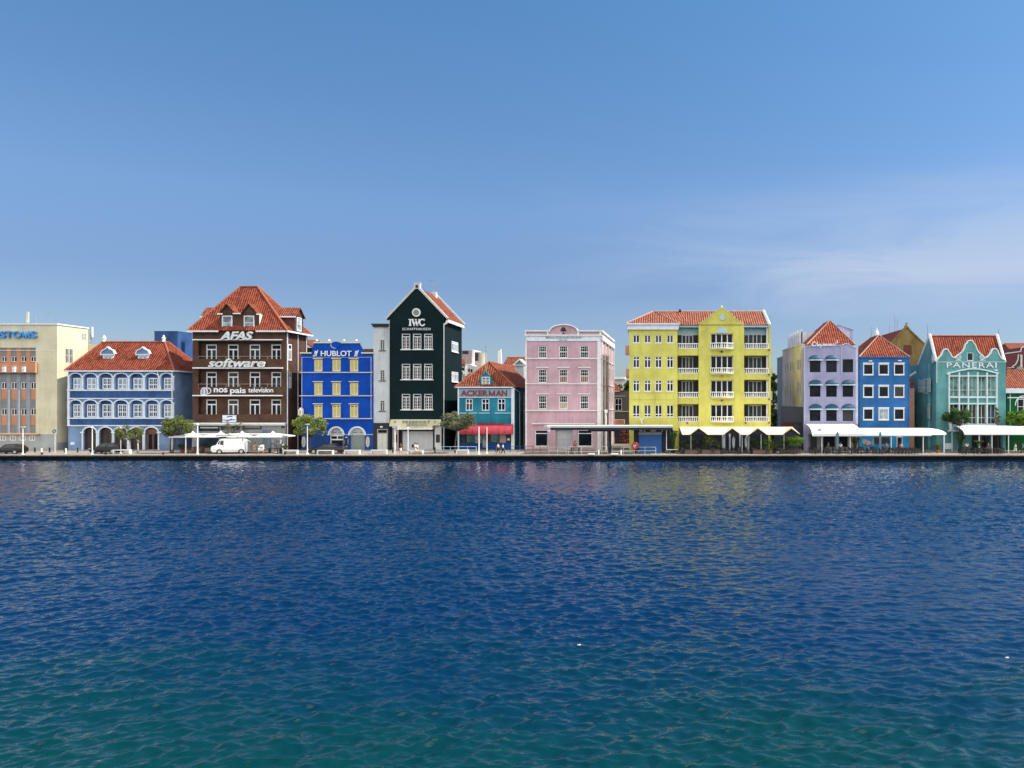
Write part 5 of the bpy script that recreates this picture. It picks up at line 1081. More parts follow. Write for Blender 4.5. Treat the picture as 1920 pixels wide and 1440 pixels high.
for u in (672, 719.5, 769.5): b.raw([(xr+.16, F0, fz(u+1.3)), (xr+.16, F0, fz(u)), (xrb+.16, F0+Dp, fz(u)), (xrb+.16, F0+Dp, fz(u+1.3)), (xr, F0, fz(u+1.3)), (xr, F0, fz(u)), (xrb, F0+Dp, fz(u)), (xrb, F0+Dp, fz(u+1.3))], [(0, 1, 2, 3), (1, 5, 6, 2), (0, 4, 7, 3)])
for Y in (F0+.4, F0+5, F0+10, F0+15, F0+19.2): b.box(xs_(Y)-.02, xs_(Y)+.2, Y, Y+.7, zb, fz(638))
part('side_pilaster', b, M['white'], B)
for Y in (F0+3, F0+8, F0+13, F0+17.6):
    for u in (684, 733):
        window(B, Y, Y+1.3, fz(u+22), fz(u), ST['customs_side'], rz=math.pi/2, y=xs_(Y)+.06, inset=0)
part('wall_sign', MB().box(fx(1134.5), fx(1139), F0-.3, F0-.1, fz(774), fz(768)).tube([(fx(1136.7), F0-.2, fz(774)), (fx(1136.7), F0-.2, fz(797))], .12), M['whitesat'], B) if False else None
solo('street_lamp_post', MB().tube([(fx(1136, 117.3), 117.3, QZ), (fx(1136, 117.3), 117.3, fz(772, 117.3))], .12).box(fx(1134, 117.3), fx(1139, 117.3), 117, 117.6, fz(774, 117.3), fz(768, 117.3)), M['whitesat'], (fx(1136, 117.3), 117.3, QZ), 'white post with a box head at the right corner of the pink house', 'lamp post')
part('rooftop_antenna', MB().tube([(fx(1137, F0+3), F0+3, fz(622, F0+3)), (fx(1137, F0+3), F0+3, fz(613, F0+3))], .03).tube([(fx(1134, F0+3), F0+3, fz(615, F0+3)), (fx(1139, F0+3), F0+3, fz(615, F0+3))], .025), M['steel'], B)
# alley behind, pink - yellow gap
Y6 = F0+34
o = thing('taupe_house', 'small taupe house with an orange roof in the alley between the pink and yellow buildings', 'house', (fx(1165, Y6), Y6, G))
part('wall', MB().box(fx(1144, Y6), fx(1186, Y6), Y6, Y6+6, G, fz(734, Y6)), M['taupe'], o)
part('cornice', MB().box(fx(1144, Y6), fx(1186, Y6), Y6-.2, Y6, fz(772.5, Y6), fz(771, Y6)).box(fx(1152, Y6), fx(1172, Y6), Y6-.2, Y6, fz(743.5, Y6), fz(742.3, Y6)), M['trimgrey'], o)
part('roof', MB().poly([(fx(1140, Y6), Y6-.3, fz(733, Y6)), (fx(1168, Y6), Y6-.3, fz(733, Y6)), (fx(1140, Y6), Y6+3, fz(704, Y6))]), M['tile_bright'], o)
window(o, fx(1153, Y6), fx(1166, Y6), fz(770, Y6), fz(747, Y6), ST['taupe'], y=Y6, inset=-.08)
Y7 = F0+80
o = thing('white_block', 'distant white flat roofed block seen in the gap left of the yellow building', 'building', (fx(1164, Y7), Y7, G)); part('wall', MB().box(fx(1140, Y7), fx(1186, Y7), Y7, Y7+8, G, fz(711, Y7)), M['lightgrey'], o); part('roof_slab', MB().box(fx(1139, Y7), fx(1172, Y7), Y7-1, Y7+8, fz(711, Y7), fz(707, Y7)), M['white'], o)
Y8 = F0+20
o = thing('storefront', 'dim ground floor shop front with hanging goods in the alley beside the yellow building', 'shop', (fx(1165, Y8), Y8, G))
part('wall', MB().box(fx(1151, Y8), fx(1182, Y8), Y8, Y8+2, G, fz(795, Y8)), M['black'], o)
part('cabinet', MB().box(fx(1151, Y8), fx(1170.5, Y8), Y8-.5, Y8+2, fz(797, Y8), fz(787, Y8)), M['peach'], o)
b = MB(); 
for k in range(40): x = fx(random.uniform(1162, 1178), Y8); z = fz(random.uniform(808, 834), Y8); yy = Y8-.35-k*.006; b.box(x, x+random.uniform(.12, .3), yy, yy+.005, z, z+random.uniform(.12, .4))
part('goods', b, M['ridge'], o)
# ================================================================== 9 yellow building
B = thing('yellow_apartments', 'wide yellow green apartment building with white balustrades and a gabled centre bay', 'building', BL(1312))
xA, xBq, xC, xD, xE = fx(1180), fx(1270), fx(1310), fx(1395), fx(1445); ze = fz(610); D = 12
ya = [(1187, 1199.5), (1208, 1220.5), (1228.5, 1241), (1250, 1262.5)]
yr = [(628.5, 643.5), (668.5, 690), (713, 734), (759.5, 781.5)]; yst = ['yel_top', 'yel', 'yel', 'yel_low']
w = MB().plate([(xA, zb), (xBq, zb), (xBq, ze), (xA, ze)], rects(ya, yr)+[rect(1190, 806, 1262, 845)], F0-.6, .3)
w.box(xA, xA+.3, F0-.31, F0+D, zb, ze); w.box(xBq-.3, xBq, F0-.31, F0+1.5, zb, ze); w.box(xA+.3, xE, F0+D-.2, F0+D, zb, ze)
w.box(xA+.3, xBq-.3, F0-.3, F0+D-.2, ze-.12, ze-.01)
# centre bay
gp = [(xC, zb), (xD, zb), (xD, fz(607)), q(1389, 604), q(1382, 600), q(1370, 589), q(1360, 582), q(1353, 577.5), q(1346, 582), q(1336, 589), q(1324, 600), q(1317, 604), (xC, fz(607))]
loc = [(625.5, 655), (667, 699.5), (713, 745.5), (758.5, 791)]
w.plate(gp, [rect(1332.5, u, 1374.5, v) for u, v in loc]+[rect(1315, 802, 1390, 845)], F0-.15, .4)
w.box(xC, xC+.25, F0+.26, F0+1.5, zb, ze); w.box(xD-.25, xD, F0+.26, F0+1.5, zb, ze)
# loggias: floor bands and recessed back wall
bands = [(643.5, 666.5), (690, 712), (735, 757.5), (781, 802)]
lb = [(xBq+.01, xC-.01), (xD+.01, xE-.35)]
for (x0, x1) in lb:
    for (u, v) in bands: w.box(x0, x1, F0+.0, F0+.18, fz(v), fz(u+9.5)); w.box(x0, x1, F0+.181, F0+1.5, fz(u+12.5), fz(u+10.5))
    w.box(x0, x1, F0+1.5, F0+1.7, fz(802), fz(613))
w.box(xE-.34, xE, F0, F0+.35, fz(802), ze); w.box(xE-.34, xE, F0+1.3, F0+D-.21, fz(802), ze)
for (u, v) in bands: w.box(xE-.06, xE, F0+.351, F0+1.299, fz(v), fz(u+9.5))
for px in (1270.5, 1308, 1397, 1441): w.box(fx(px-1), fx(px+3), F0+.05, F0+.6, zb, fz(802.1))
part('wall', w, M['yellow'], B)
part('panel_frame', MB().fb(1186, 735.5, 1262, 736.2, .68, -.58).fb(1186, 748.2, 1262, 748.9, .68, -.58).fb(1186, 736.2, 1186.7, 748.2, .68, -.58), M['yellowpale'], B)
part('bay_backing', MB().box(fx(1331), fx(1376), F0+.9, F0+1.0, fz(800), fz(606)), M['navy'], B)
part('cornice', MB().box(xA-.25, xBq+.2, F0-.95, F0-.61, ze-.75, ze-.02).box(xA-.5, xBq+.35, F0-1.2, F0-.6, ze, ze+.22).box(xA-.4, xA-.02, F0-.6, F0+D, ze-.7, ze+.2), M['bluetrim'], B)
part('loggia_wall', MB().box(xBq+.02, xC-.02, F0+1.42, F0+1.49, fz(644), fz(612)).box(xBq+.02, xC-.02, F0+.0, F0+.14, fz(613.5), fz(610.2)).box(xD+.02, xE-.36, F0+1.42, F0+1.49, fz(644), fz(612)).box(xD+.02, xE, F0-.1, F0+.14, fz(613.5), fz(610.2)).box(xBq+.01, xC-.01, F0+.15, F0+1.6, fz(612.9), fz(612)).box(xD+.01, xE-.01, F0+.15, F0+1.2, fz(612.9), fz(612)), M['paleblue'], B)
part('corner_post', MB().box(xE-.62, xE-.35, F0+.4, F0+.9, fz(802), fz(613)).box(xE-.2, xE+.03, F0+.36, F0+1.28, fz(640), fz(614)).box(xE-.2, xE+.03, F0+.36, F0+1.28, fz(687), fz(668)).box(xE-.2, xE+.03, F0+.36, F0+1.28, fz(733), fz(714)).box(xE-.2, xE+.03, F0+.36, F0+1.28, fz(780), fz(759)), M['whitesat'], B)
for (u, v), s in zip(yr, yst):
    for (a, c) in ya: fwin(B, a, u, c, v, ST[s], y=F0-.6, inset=.1)
for i, (u, v) in enumerate(loc):
    hh = 17.5 if i == 0 else 21
    fwin(B, 1332.5, u, 1374.5, u+hh+10.5, ST['loggia4'], y=F0-.15, inset=.42)
    tp = [627, 668.5, 714, 760][i]
    fwin(B, 1279, tp, 1300, u+hh+10, ST['loggia'], y=F0+1.3, inset=.05); fwin(B, 1405, tp-(0 if i else 1.5), 1430, u+hh+10, ST['loggia'], y=F0+1.3, inset=.05)
    part('loggia_glass', MB().box(xBq+.03, fx(1278.5), F0+1.38, F0+1.41, fz(u+hh+11), fz(tp)).box(fx(1300.5), xC-.03, F0+1.38, F0+1.41, fz(u+hh+11), fz(tp)).box(xD+.03, fx(1404.5), F0+1.38, F0+1.41, fz(u+hh+11), fz(tp)).box(fx(1430.5), xE-.4, F0+1.38, F0+1.41, fz(u+hh+11), fz(tp)), M['glass'], B)
def balustrade(parent, a, c, u, v, y, curved=0.0, n=12):
    b_ = MB(); x0, x1, z0, z1 = fx(a), fx(c), fz(v), fz(u); yy = lambda s: y-curved*math.sin(math.pi*s)
    for k in range(n):
        for (zz0, zz1) in ((z1-.14, z1), (z0, z0+.12)):
            s0, s1 = k/n, (k+1)/n
            b_.raw([(x0+(x1-x0)*s0, yy(s0), zz0), (x0+(x1-x0)*s1, yy(s1), zz0), (x0+(x1-x0)*s1, yy(s1), zz1), (x0+(x1-x0)*s0, yy(s0), zz1), (x0+(x1-x0)*s0, yy(s0)+.14, zz0), (x0+(x1-x0)*s1, yy(s1)+.14, zz0), (x0+(x1-x0)*s1, yy(s1)+.14, zz1), (x0+(x1-x0)*s0, yy(s0)+.14, zz1)], [(0, 1, 2, 3), (5, 4, 7, 6), (3, 2, 6, 7), (1, 0, 4, 5)])
    m_ = int((x1-x0)/.29)
    for k in range(m_+1):
        s = k/m_; b_.lathe([(.045, 0), (.085, (z1-z0)*.3), (.045, (z1-z0)*.62), (.06, z1-z0-.14)], (x0+(x1-x0)*s, yy(s)+.07, z0+.05), 5)
    return part('balustrade', b_, M['whitesat'], parent)
for i, (u, v) in enumerate(bands):
    balustrade(B, 1271, 1309.3, u, u+10.5, F0-.05); balustrade(B, 1396.2, 1441, u, u+10.5, F0-.05)
    balustrade(B, 1332, 1375, u-.5, u+10.3, F0-.35, .75, 12)
    z0, z1 = fz(u+14), fz(u+10.4); b_ = MB(); n = 12; ys_ = lambda s: F0-.42-.75*math.sin(math.pi*s)
    xx = [fx(1332)+(fx(1375)-fx(1332))*k/n for k in range(n+1)]
    for k in range(n): b_.raw([(xx[k], ys_(k/n), z1), (xx[k+1], ys_((k+1)/n), z1), (xx[k+1], F0-.2-(.35*math.sin(math.pi*(k+1)/n)), z0), (xx[k], F0-.2-(.35*math.sin(math.pi*k/n)), z0), (xx[k], F0-.15, z1), (xx[k+1], F0-.15, z1), (xx[k], F0-.15, z0), (xx[k+1], F0-.15, z0)], [(0, 1, 2, 3), (0, 4, 5, 1), (3, 2, 7, 6)])
    part('balcony_slab', b_, M['yellowpale'], B)
part('lunette', MB().prism([q(1344, 624.6)]+[q(1354-10*math.cos(math.pi*k/10), 624.6-10.5*math.sin(math.pi*k/10)) for k in range(11)], F0-.2, F0-.14), M['paleblue'], B)
part('medallion', oval(1354, 596, 5, 5, F0-.25, F0-.14), M['paleblue'], B)
b = MB()
for px in (1353, ):
    for py in (661.5, 706, 752): b.lathe([(.12, 0), (.16, .25), (.05, .32)], (fx(px), F0-.35, fz(py)), 6)
for px in (1288.5, 1398, 1441.5):
    for py in ((794.5,) if px != 1441.5 else (658, 704, 750, 794)): b.lathe([(.1, 0), (.13, .2), (.05, .28)], (fx(px), F0-.3, fz(py)), 6)
part('wall_lamp', b, M['blacksteel'], B)
part('side_balcony', MB().box(fx(1171), xA-.01, F0+2.5, F0+4.2, fz(665, F0+2.5), fz(648, F0+2.5)).box(fx(1172), xA-.01, F0+2.5, F0+4.2, fz(709, F0+2.5), fz(691.5, F0+2.5)), M['peach'], B)
b = MB()
for (u, v) in ((645, 661), (689, 705), (733, 750)): b.box(xE+.01, xE+.5, F0+1.6, F0+4.5, fz(v), fz(u))
part('side_balcony', b, M['cream2'], B)
# ground floor
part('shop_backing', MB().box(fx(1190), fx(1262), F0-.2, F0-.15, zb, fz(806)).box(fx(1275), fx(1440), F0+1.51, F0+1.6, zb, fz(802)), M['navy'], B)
part('terrace_shade', MB().fb(1275, 803, 1440, 845, .3, -.24), M['navy'], B)  # added navy panel, painted stand-in for the deep shade under the cream canopy
b = MB()
for px in (1355, 1368, 1387, 1400): b.box(fx(px-1.5), fx(px+1.5), F0-.4, F0-.31, zb, fz(803))
part('door_frame', b, M['bluetrim'], B)
# roofs
Yr_ = F0+5; zr = fz(584, Yr_); e = .45
ap = (fx(1225, Yr_), Yr_, zr); rE = (fx(1432, Yr_), Yr_, zr)
rf = MB(); wl, wr_, we = (xA-e, F0-1.2, ze+.2), (xBq+e*.6, F0-1.2, ze+.2), (xA-e, F0+D, ze+.2)
rf.poly([wl, wr_, ap]); rf.poly([we, wl, ap]); xv = xBq+e*.6; rf.poly([wr_, (xv, F0-.25, ze+.1), (xv+1.6, Yr_, zr-.01), ap])
part('wing_roof', rf, M['tile_pale'], B)
rf = MB(); f0_, f1_ = (xBq, F0-.25, ze+.05), (xE, F0-.25, ze+.05)
rf.poly([f0_, f1_, rE, ap]); rf.poly([(xE, F0+D, ze), (xA, F0+D, ze), (ap[0], ap[1], zr), rE]); part('roof', rf, M['tile_pale'], B)
part('gable_end', MB().poly([(xE-.05, F0-.2, ze), (xE-.05, F0+D, ze), (rE[0], Yr_, zr)]), M['yellow'], B)
part('verge', MB().tube([(xE-.25, F0-.35, ze+.12), (rE[0]-.05, Yr_, zr+.15)], .26, 4).tube([(xE-.25, F0+D, ze+.12), (rE[0]-.05, Yr_, zr+.15)], .26, 4), M['whitesat'], B)
g0 = q(1353, 577.5); rf = MB()
for sgn, px in ((-1, 1314), (1, 1392)):
    hood(rf, [(g0[0], F0+.2, g0[1]-.1), (fx(px), F0+.2, fz(606)), (fx(px), Yr_-3.9, fz(606)), (g0[0], Yr_+1, g0[1]-.1)], .05)
part('gable_roof', rf, M['tile_pale'], B)
part('gable_coping', MB().stroke([(x_, z_+.03) for x_, z_ in gp[2:]], .12, F0-.22, F0+.28), M['yellowpale'], B)
part('finial', MB().lathe([(.15, 0), (.22, .15), (.05, .4)], (g0[0], F0, g0[1]), 8), M['yellowpale'], B)
ridge_tube(B, [[wr_, ap, rE], [wl, ap]], 'ridge_pale', .13)
part('roof_vent', MB().lathe([(.2, 0), (.2, .3)], (fx(1275, Yr_), Yr_-.3, zr), 8), M['blacksteel'], B)
for px in (1203.5, ):
    o = thing('satellite_dish', 'white satellite dish bracket on the yellow wall above the terminal roof', 'dish', (fx(px), F0-.9, fz(795)))
    part('dish', MB().stroke([q(1200.5, 784), q(1203, 788), q(1206, 784)], .15, F0-1.1, F0-.95).stroke([q(1203, 788), q(1204, 794)], .2, F0-1.1, F0-.9), M['whitesat'], o)
# ================================================================== 10 lavender house
B = thing('lavender_house', 'lavender corner house with blue dome awnings over its windows and an orange pyramid roof', 'building', BL(1560))
xl, xr, zt = fx(1508), fx(1609), fz(650)
lc = [(1518.3, 1538.5), (1549, 1569), (1580, 1599.8)]; lr = [(673.5, 698), (720, 744), (765.5, 789.5)]
prof = [(xl, zb), (xr, zb), (xr, fz(652)), q(1602, 652), q(1596, 649), q(1590, 645), q(1585, 644.5), q(1578, 647.5), q(1540, 648), q(1524, 647.6), q(1514, 649.5), (xl, fz(649.5))]
w = MB().plate(prof, rects(lc, lr)+[rect(1516, 812, 1603, 844)], F0, .3); body(w, xl, xr, zb, fz(652), 2.2); w.box(fx(1608.9)-.6, xr-.001, F0+2.2, F0+20, zb, fz(652)); part('wall', w, M['lav'], B)
part('trim', MB().stroke([(x_, z_+.02) for x_, z_ in prof[2:]], .13, F0-.12, F0+.3).fb(1577.3, 647, 1578.3, 700, .12).fb(1508, 650, 1509.4, 795, .08).fb(1604, 652, 1608.8, 795, .06), M['lavtrim'], B)
for i, (u, v) in enumerate(lr):
    for j, (a, c) in enumerate(lc): fwin(B, a, u, c, v, ST['chop'], inset=.12)
def dome_mesh():
    b_ = MB(); Wd, Hd, Dd = 1.12, .92, .75; n, m_ = 12, 6
    for i in range(m_):
        for k in range(n):
            def pt(i_, k_):
                ph = math.pi/2*i_/m_; th = math.pi*k_/n
                return (-Wd*math.cos(th)*math.cos(ph), -Dd*math.sin(ph)*math.sin(th) if False else -Dd*math.sin(ph), Hd*math.sin(th)*math.cos(ph))
            b_.poly([pt(i, k), pt(i, k+1), pt(i+1, k+1), pt(i+1, k)])
    return b_
def qdome():
    b_ = MB(); n, m_ = 14, 6
    for i in range(m_):
        for k in range(n):
            def pt(i_, k_):
                th = math.pi*k_/n; s = i_/m_; r_ = math.cos(math.pi/2*s)
                return (-1.1*math.cos(th), -.7*math.sin(math.pi/2*s)*(max(0, math.sin(th))**.6), .8*math.sin(th)*r_)
            b_.poly([pt(i, k), pt(i, k+1), pt(i+1, k+1), pt(i+1, k)])
    return b_
for i, (u, v) in enumerate(lr):
    for j, (a, c) in enumerate(lc):
        if (i, j) == (0, 2): continue
        cx = (a+c)/2+.4; pos = (fx(cx), F0-.02, fz(u+1.2))
        lb_ = 'blue dome awning over the '+['top', 'middle', 'bottom'][i]+' row '+['left', 'centre', 'right'][j]+' window of the lavender house'
        def mkd():
            return qdome().mesh('dome_awning', M['blueawn'], smooth=False)
        me = cached('dome', mkd); o = bpy.data.objects.new('dome_awning', me); put(o, pos); tag(o, lb_, 'awning', 'blue dome awnings on the lavender house')
        def mkv():
            v_ = MB(); 
            for k in range(14):
                t0, t1 = math.pi*k/14, math.pi*(k+1)/14; f_ = lambda t: (-1.1*math.cos(t), -.7*(math.sin(t)**.6) if math.sin(t) > 1e-9 else 0)
                p0, p1 = f_(t0), f_(t1); v_.poly([(p0[0], p0[1]-.01, .05), (p1[0], p1[1]-.01, .05), (p1[0], p1[1]-.01, -.14), (p0[0], p0[1]-.01, -.14)])
            return v_.mesh('valance', M['paleblue'])
        vo = bpy.data.objects.new('valance', cached('val', mkv)); C.objects.link(vo); vo.parent = o; WL[vo.name] = WL[o.name]
b = MB()     # script lettering on the parapet
yl0, yl1 = F0-.3, F0-.2
def cs(pts, w_=.12): b.stroke([q(x_, y_) for x_, y_ in pts], w_, yl0, yl1)
cs([(1528, 642.5), (1526.5, 641), (1523.5, 643), (1522, 647), (1524, 649.5), (1528, 648)])
cs([(1528.5, 649), (1532.5, 641)]); cs([(1529.5, 647), (1532, 645), (1532.5, 646.5), (1531.5, 649), (1533, 648.5)])
cs([(1536.5, 645), (1534.5, 646), (1534, 648.5), (1536, 648.5), (1537.5, 646), (1536.5, 645)])
cs([(1541.5, 645), (1537, 652)]); cs([(1541, 645.5), (1543.5, 645), (1543, 648), (1540, 648.5)])
cs([(1548, 645), (1545.5, 646), (1545, 648.5), (1547, 648), (1549, 645), (1548, 648.5)])
cs([(1550.5, 648.5), (1552, 645.5), (1554, 645)]); cs([(1557, 645.5), (1554.5, 646), (1554, 648.5), (1556.5, 648), (1558, 645), (1557.5, 648.5)])
cs([(1559.5, 648.5), (1561, 645.5), (1562.5, 645)]); cs([(1563, 649), (1570, 639)]); cs([(1565, 643.8), (1571, 642.5)])
part('lettering', b, M['letterwhite'], B)
# recessed bays along the left side, each with its own colour
def sidebay(px0, px1, ptop, mt, nm):
    """left side wall piece between two pixel columns"""
    y0_, y1_ = FP*xl/(px0-VX), FP*xl/(px1-VX); ya_, yb_ = min(y0_, y1_), max(y0_, y1_); z_ = fz(ptop, (ya_+yb_)/2)
    b_ = MB().box(xl+.01, xl+5, ya_, yb_, G, z_); oo = part('side_wall', b_, M[mt], B); part('coping', MB().box(xl-.1, xl+.4, ya_, yb_, z_, z_+.15), M['trimgrey'], oo); return ya_, yb_, z_
for (p0, p1, pt_, mt) in ((1503.5, 1491, 648.5, 'cream2'), (1491, 1478.5, 652, 'pinkside'), (1478.5, 1467, 656, 'pinkside'), (1467, 1457, 671, 'blueside')):
    sidebay(p0, p1, pt_, mt, 'bay')
for (a, u, c, v) in ((1499.5, 673, 1501.5, 692), (1495.5, 674, 1497.8, 693), (1499.5, 717, 1501.5, 741), (1495.5, 717, 1497.8, 742), (1486, 676, 1488, 696), (1482, 677.5, 1484.5, 697.5), (1476, 680, 1478, 698.5), (1472.5, 681, 1474.5, 699.5), (1486, 719, 1488, 743), (1482, 720, 1484.5, 745), (1476, 722, 1478, 744), (1472.5, 723, 1474.5, 745)): sidewin(B, xl, a, u, c, v, dict(id='slit2', fw=.07, glass='glass_blue', frame='trimgrey'), face=-1)
part('side_shopfront', MB().box(xl-.06, xl-.01, F0+1, F0+23, zb, fz(763)), M['navy'], B)
# upper set back storey with piers
ub = MB(); ub.box(xl+1.2, xl+9.5, F0+9, F0+22, fz(655), fz(622, F0+9))
for k in range(6): ub.box(xl+.9, xl+1.4, F0+9+k*2.2, F0+9.6+k*2.2, fz(655), fz(617, F0+9))
part('upper_storey', ub, M['lavtrim'], B)
part('rear_gable', MB().prism([(fx(1572, F0+12), fz(660, F0+12)), (fx(1599, F0+12), fz(660, F0+12)), (fx(1599, F0+12), fz(619, F0+12)), (fx(1573, F0+12), fz(609, F0+12))], F0+12, F0+18).raw([(fx(1571, F0+12), F0+11.8, fz(609, F0+12)), (fx(1600, F0+12), F0+11.8, fz(619, F0+12)), (fx(1600, F0+12), F0+18, fz(619, F0+12)), (fx(1571, F0+12), F0+18, fz(609, F0+12))], [(0, 1, 2, 3)]), M['lav'], B)
def pyramid(parent, a, c, pe, apx, apy, depth, back, mt, y0=F0+.5):
    Yp = y0+depth; A_, B_ = (fx(a, y0), y0, fz(pe, y0)), (fx(c, y0), y0, fz(pe, y0)); P0 = (fx(apx, Yp), Yp, fz(apy, Yp)); P1 = (P0[0], Yp+back, P0[2])
    A2_, B2_ = (A_[0], Yp+back+depth, A_[2]), (B_[0], Yp+back+depth, B_[2])
    r_ = MB(); r_.poly([A_, B_, P0]); r_.poly([B_, B2_, P1, P0]); r_.poly([A2_, A_, P0, P1]); r_.poly([B2_, A2_, P1]); part('roof', r_, M[mt], parent); ridge_tube(parent, [[A_, P0, B_], [P0, P1]], 'ridge_pale', .12)
pyramid(B, 1513, 1604, 646, 1556, 601, 4.2, 5, 'tile')
aw = part('awning_frame', MB().fb(1516, 812.5, 1603, 813.5, .3), M['lavtrim'], B)
part('shop_backing', MB().box(fx(1515), fx(1604), F0+.31, F0+.35, zb, fz(811)), M['greywall'], B)
part('shop_window', MB().box(fx(1520), fx(1532), F0+.25, F0+.305, zb, fz(815)).box(fx(1545), fx(1566), F0+.25, F0+.305, fz(838), fz(815)).box(fx(1574), fx(1590), F0+.25, F0+.305, fz(838), fz(816)), M['glass'], B)
# ================================================================== 11 royal blue house
B = thing('royal_blue_house', 'flat fronted royal blue house with nine square white framed windows and orange hip roof', 'building', BL(1658))
xl, xr, ze = fx(1611), fx(1705), fz(670)
jc = [(1618.5, 1638), (1647.3, 1667), (1676.2, 1696)]; jr = [(682, 703), (723.5, 745), (765.8, 787.5)]
w = MB().plate([(xl, fz(805)), (xr, fz(805)), (xr, ze), (xl, ze)], rects(jc, jr), F0, .3); w.box(xl, xr, F0+.301, F0+13, zb, ze); part('wall', w, M['royal'], B)
part('ground_floor', MB().box(xl, xr, F0+.02, F0+.3, zb, fz(805.1)), M['aqua'], B)
for i, (u, v) in enumerate(jr):
    for j, (a, c) in enumerate(jc): fwin(B, a, u, c, v, ST['royal_cur' if (i, j) == (2, 1) else 'royal'], inset=.05)
part('cornice', MB().fb(1610, 669, 1706, 671, .2).fb(1703.6, 671, 1705, 800, .08).fb(1611, 671, 1612, 800, .06), M['royal'], B)
part('wall_lamp', MB().fb(1628, 676, 1634, 678, .4).fb(1683, 675.5, 1689, 677.5, .4), M['letters'], B)
pyramid(B, 1611, 1706, 669, 1647.5, 628.5, 4.5, 5, 'tile')
part('roof_ornament', MB().lathe([(.35, 0), (.35, .5), (.1, .9), (.1, 1.3)], (fx(1644, F0+7), F0+7, fz(629, F0+7)), 8), M['whitesat'], B)
part('shop_window', MB().fb(1637, 820, 1668, 832, .05, -.0), M['glass'], B)
d = part('door', MB().fb(1681, 818, 1692, 844, .06), M['whitesat'], B); part('door_leaf', MB().fb(1682.5, 820, 1690.5, 843, .1, -.05), M['glass_blue'], d)
# olive gabled house behind
Yo = F0+15; B = thing('olive_house', 'weathered ochre olive gabled house with a dark red shuttered window behind the royal blue house', 'house', (fx(1706, Yo), Yo, G))
gx = lambda p: fx(p, Yo); gz = lambda p: fz(p, Yo)
part('wall', MB().prism([(gx(1664), G), (gx(1738), G), (gx(1738), gz(650)), (gx(1733), gz(644)), (gx(1706), gz(620)), (gx(1703), gz(615)), (gx(1699), gz(614)), (gx(1695), gz(618)), (gx(1672), gz(643)), (gx(1664), gz(652))], Yo, Yo+.5).prism([(gx(1664), G), (gx(1738), G), (gx(1738), gz(653)), (gx(1700), gz(618)), (gx(1664), gz(654))], Yo+.51, Yo+14), M['olive'], B)
rf = MB(); hood(rf, [(gx(1700), Yo+.5, gz(614.8)), (gx(1661), Yo+.5, gz(652)), (gx(1661), Yo+15, gz(652)), (gx(1700), Yo+15, gz(614.8))], .15); hood(rf, [(gx(1700), Yo+.5, gz(614.8)), (gx(1741), Yo+.5, gz(651)), (gx(1741), Yo+15, gz(651)), (gx(1700), Yo+15, gz(614.8))], .15); part('roof', rf, M['tile_maroon'], B)
part('gable_coping', MB().stroke([(gx(1663), gz(652)), (gx(1695), gz(617)), (gx(1698.5), gz(613.5)), (gx(1703), gz(614.5)), (gx(1706), gz(619)), (gx(1739), gz(650))], .22, Yo-.15, Yo+.55), M['olive'], B)
part('finial', MB().lathe([(.45, 0), (.35, .3), (.15, .6), (.2, .8)], (gx(1700.5), Yo+.2, gz(613.5)), 8), M['olive'], B)
part('window', MB().box(gx(1694), gx(1709), Yo-.05, Yo+.02, gz(665), gz(647)), M['darkwood'], B)
part('side_window', MB().box(gx(1703), gx(1706), Yo-.04, Yo+.02, gz(694), gz(682)), M['glass_blue'], B)
Ym = F0+6
B = thing('peach_house', 'narrow peach coloured house in the gap beside the royal blue house', 'house', (fx(1712, Ym), Ym, G))
part('wall', MB().box(fx(1704, Ym), fx(1714.5, Ym), Ym, Ym+5, G, fz(727, Ym)), M['peach'], B)
part('roof', MB().poly([(fx(1702, Ym), Ym-.2, fz(727, Ym)), (fx(1716, Ym), Ym-.2, fz(727, Ym)), (fx(1722, Ym), Ym+4, fz(700, Ym)), (fx(1702, Ym), Ym+4, fz(710, Ym))]), M['tile_old'], B)
part('coping', MB().tube([(fx(1704, Ym), Ym-.2, fz(706, Ym)), (fx(1717, Ym), Ym-.2, fz(698, Ym))], .18, 4), M['trimgrey'], B)
# ================================================================== 12 sea green house with curved gables
B = thing('sea_green_house', 'sea green house with three curved gables, white scrolls and a tall glazed bay', 'building', BL(1820))
xl, xr = fx(1755.5), fx(1886); ptop = 678
cg = [(1886, 678), (1885, 676), (1878, 672), (1873, 664), (1870, 656), (1867.5, 653.8), (1863, 653.5), (1860, 656), (1857, 663), (1851, 669.5), (1845.5, 671.5), (1842, 666), (1836, 661.5), (1831.5, 655), (1829, 647), (1826, 643.8), (1824, 640), (1820.5, 638), (1816, 638.6), (1813, 643), (1810.5, 645), (1808, 653), (1804, 660), (1797, 665), (1790.5, 671), (1785, 669), (1781, 662), (1777.5, 656), (1774, 654), (1770.5, 655), (1767.5, 659), (1765, 666), (1760, 671), (1757.5, 674), (1755.5, 678)]
prof = [(xl, zb), (xr, zb)]+[q(*p_) for p_ in cg]
bay = rect(1778, 705, 1868, 743.5); bay2 = rect(1778, 757.5, 1868, 796)
w = MB().plate(prof, [bay, bay2, rect(1813, 660.5, 1826, 677), rect(1790, 808, 1880, 844)], F0, .35); body(w, xl, xr, zb, fz(678.5), 9.4, t=.35); part('wall', w, M['sea'], B)
Yq = F0+3.0
sw = MB(); zr = fz(630, Yq)
sw.raw([(xl-.01, F0+.36, fz(679)), (xl-.01, Yq, zr), (xl-.01, F0+9.4, fz(690)), (xl+.3, F0+.36, fz(679)), (xl+.3, Yq, zr), (xl+.3, F0+9.4, fz(690))], [(0, 1, 2), (3, 4, 5), (0, 1, 4, 3), (1, 2, 5, 4)])
sw.raw([(xr, F0+.36, fz(679)), (xr, Yq, zr), (xr, F0+9.4, fz(690))], [(0, 1, 2)]); part('side_gable', sw, M['sea'], B)
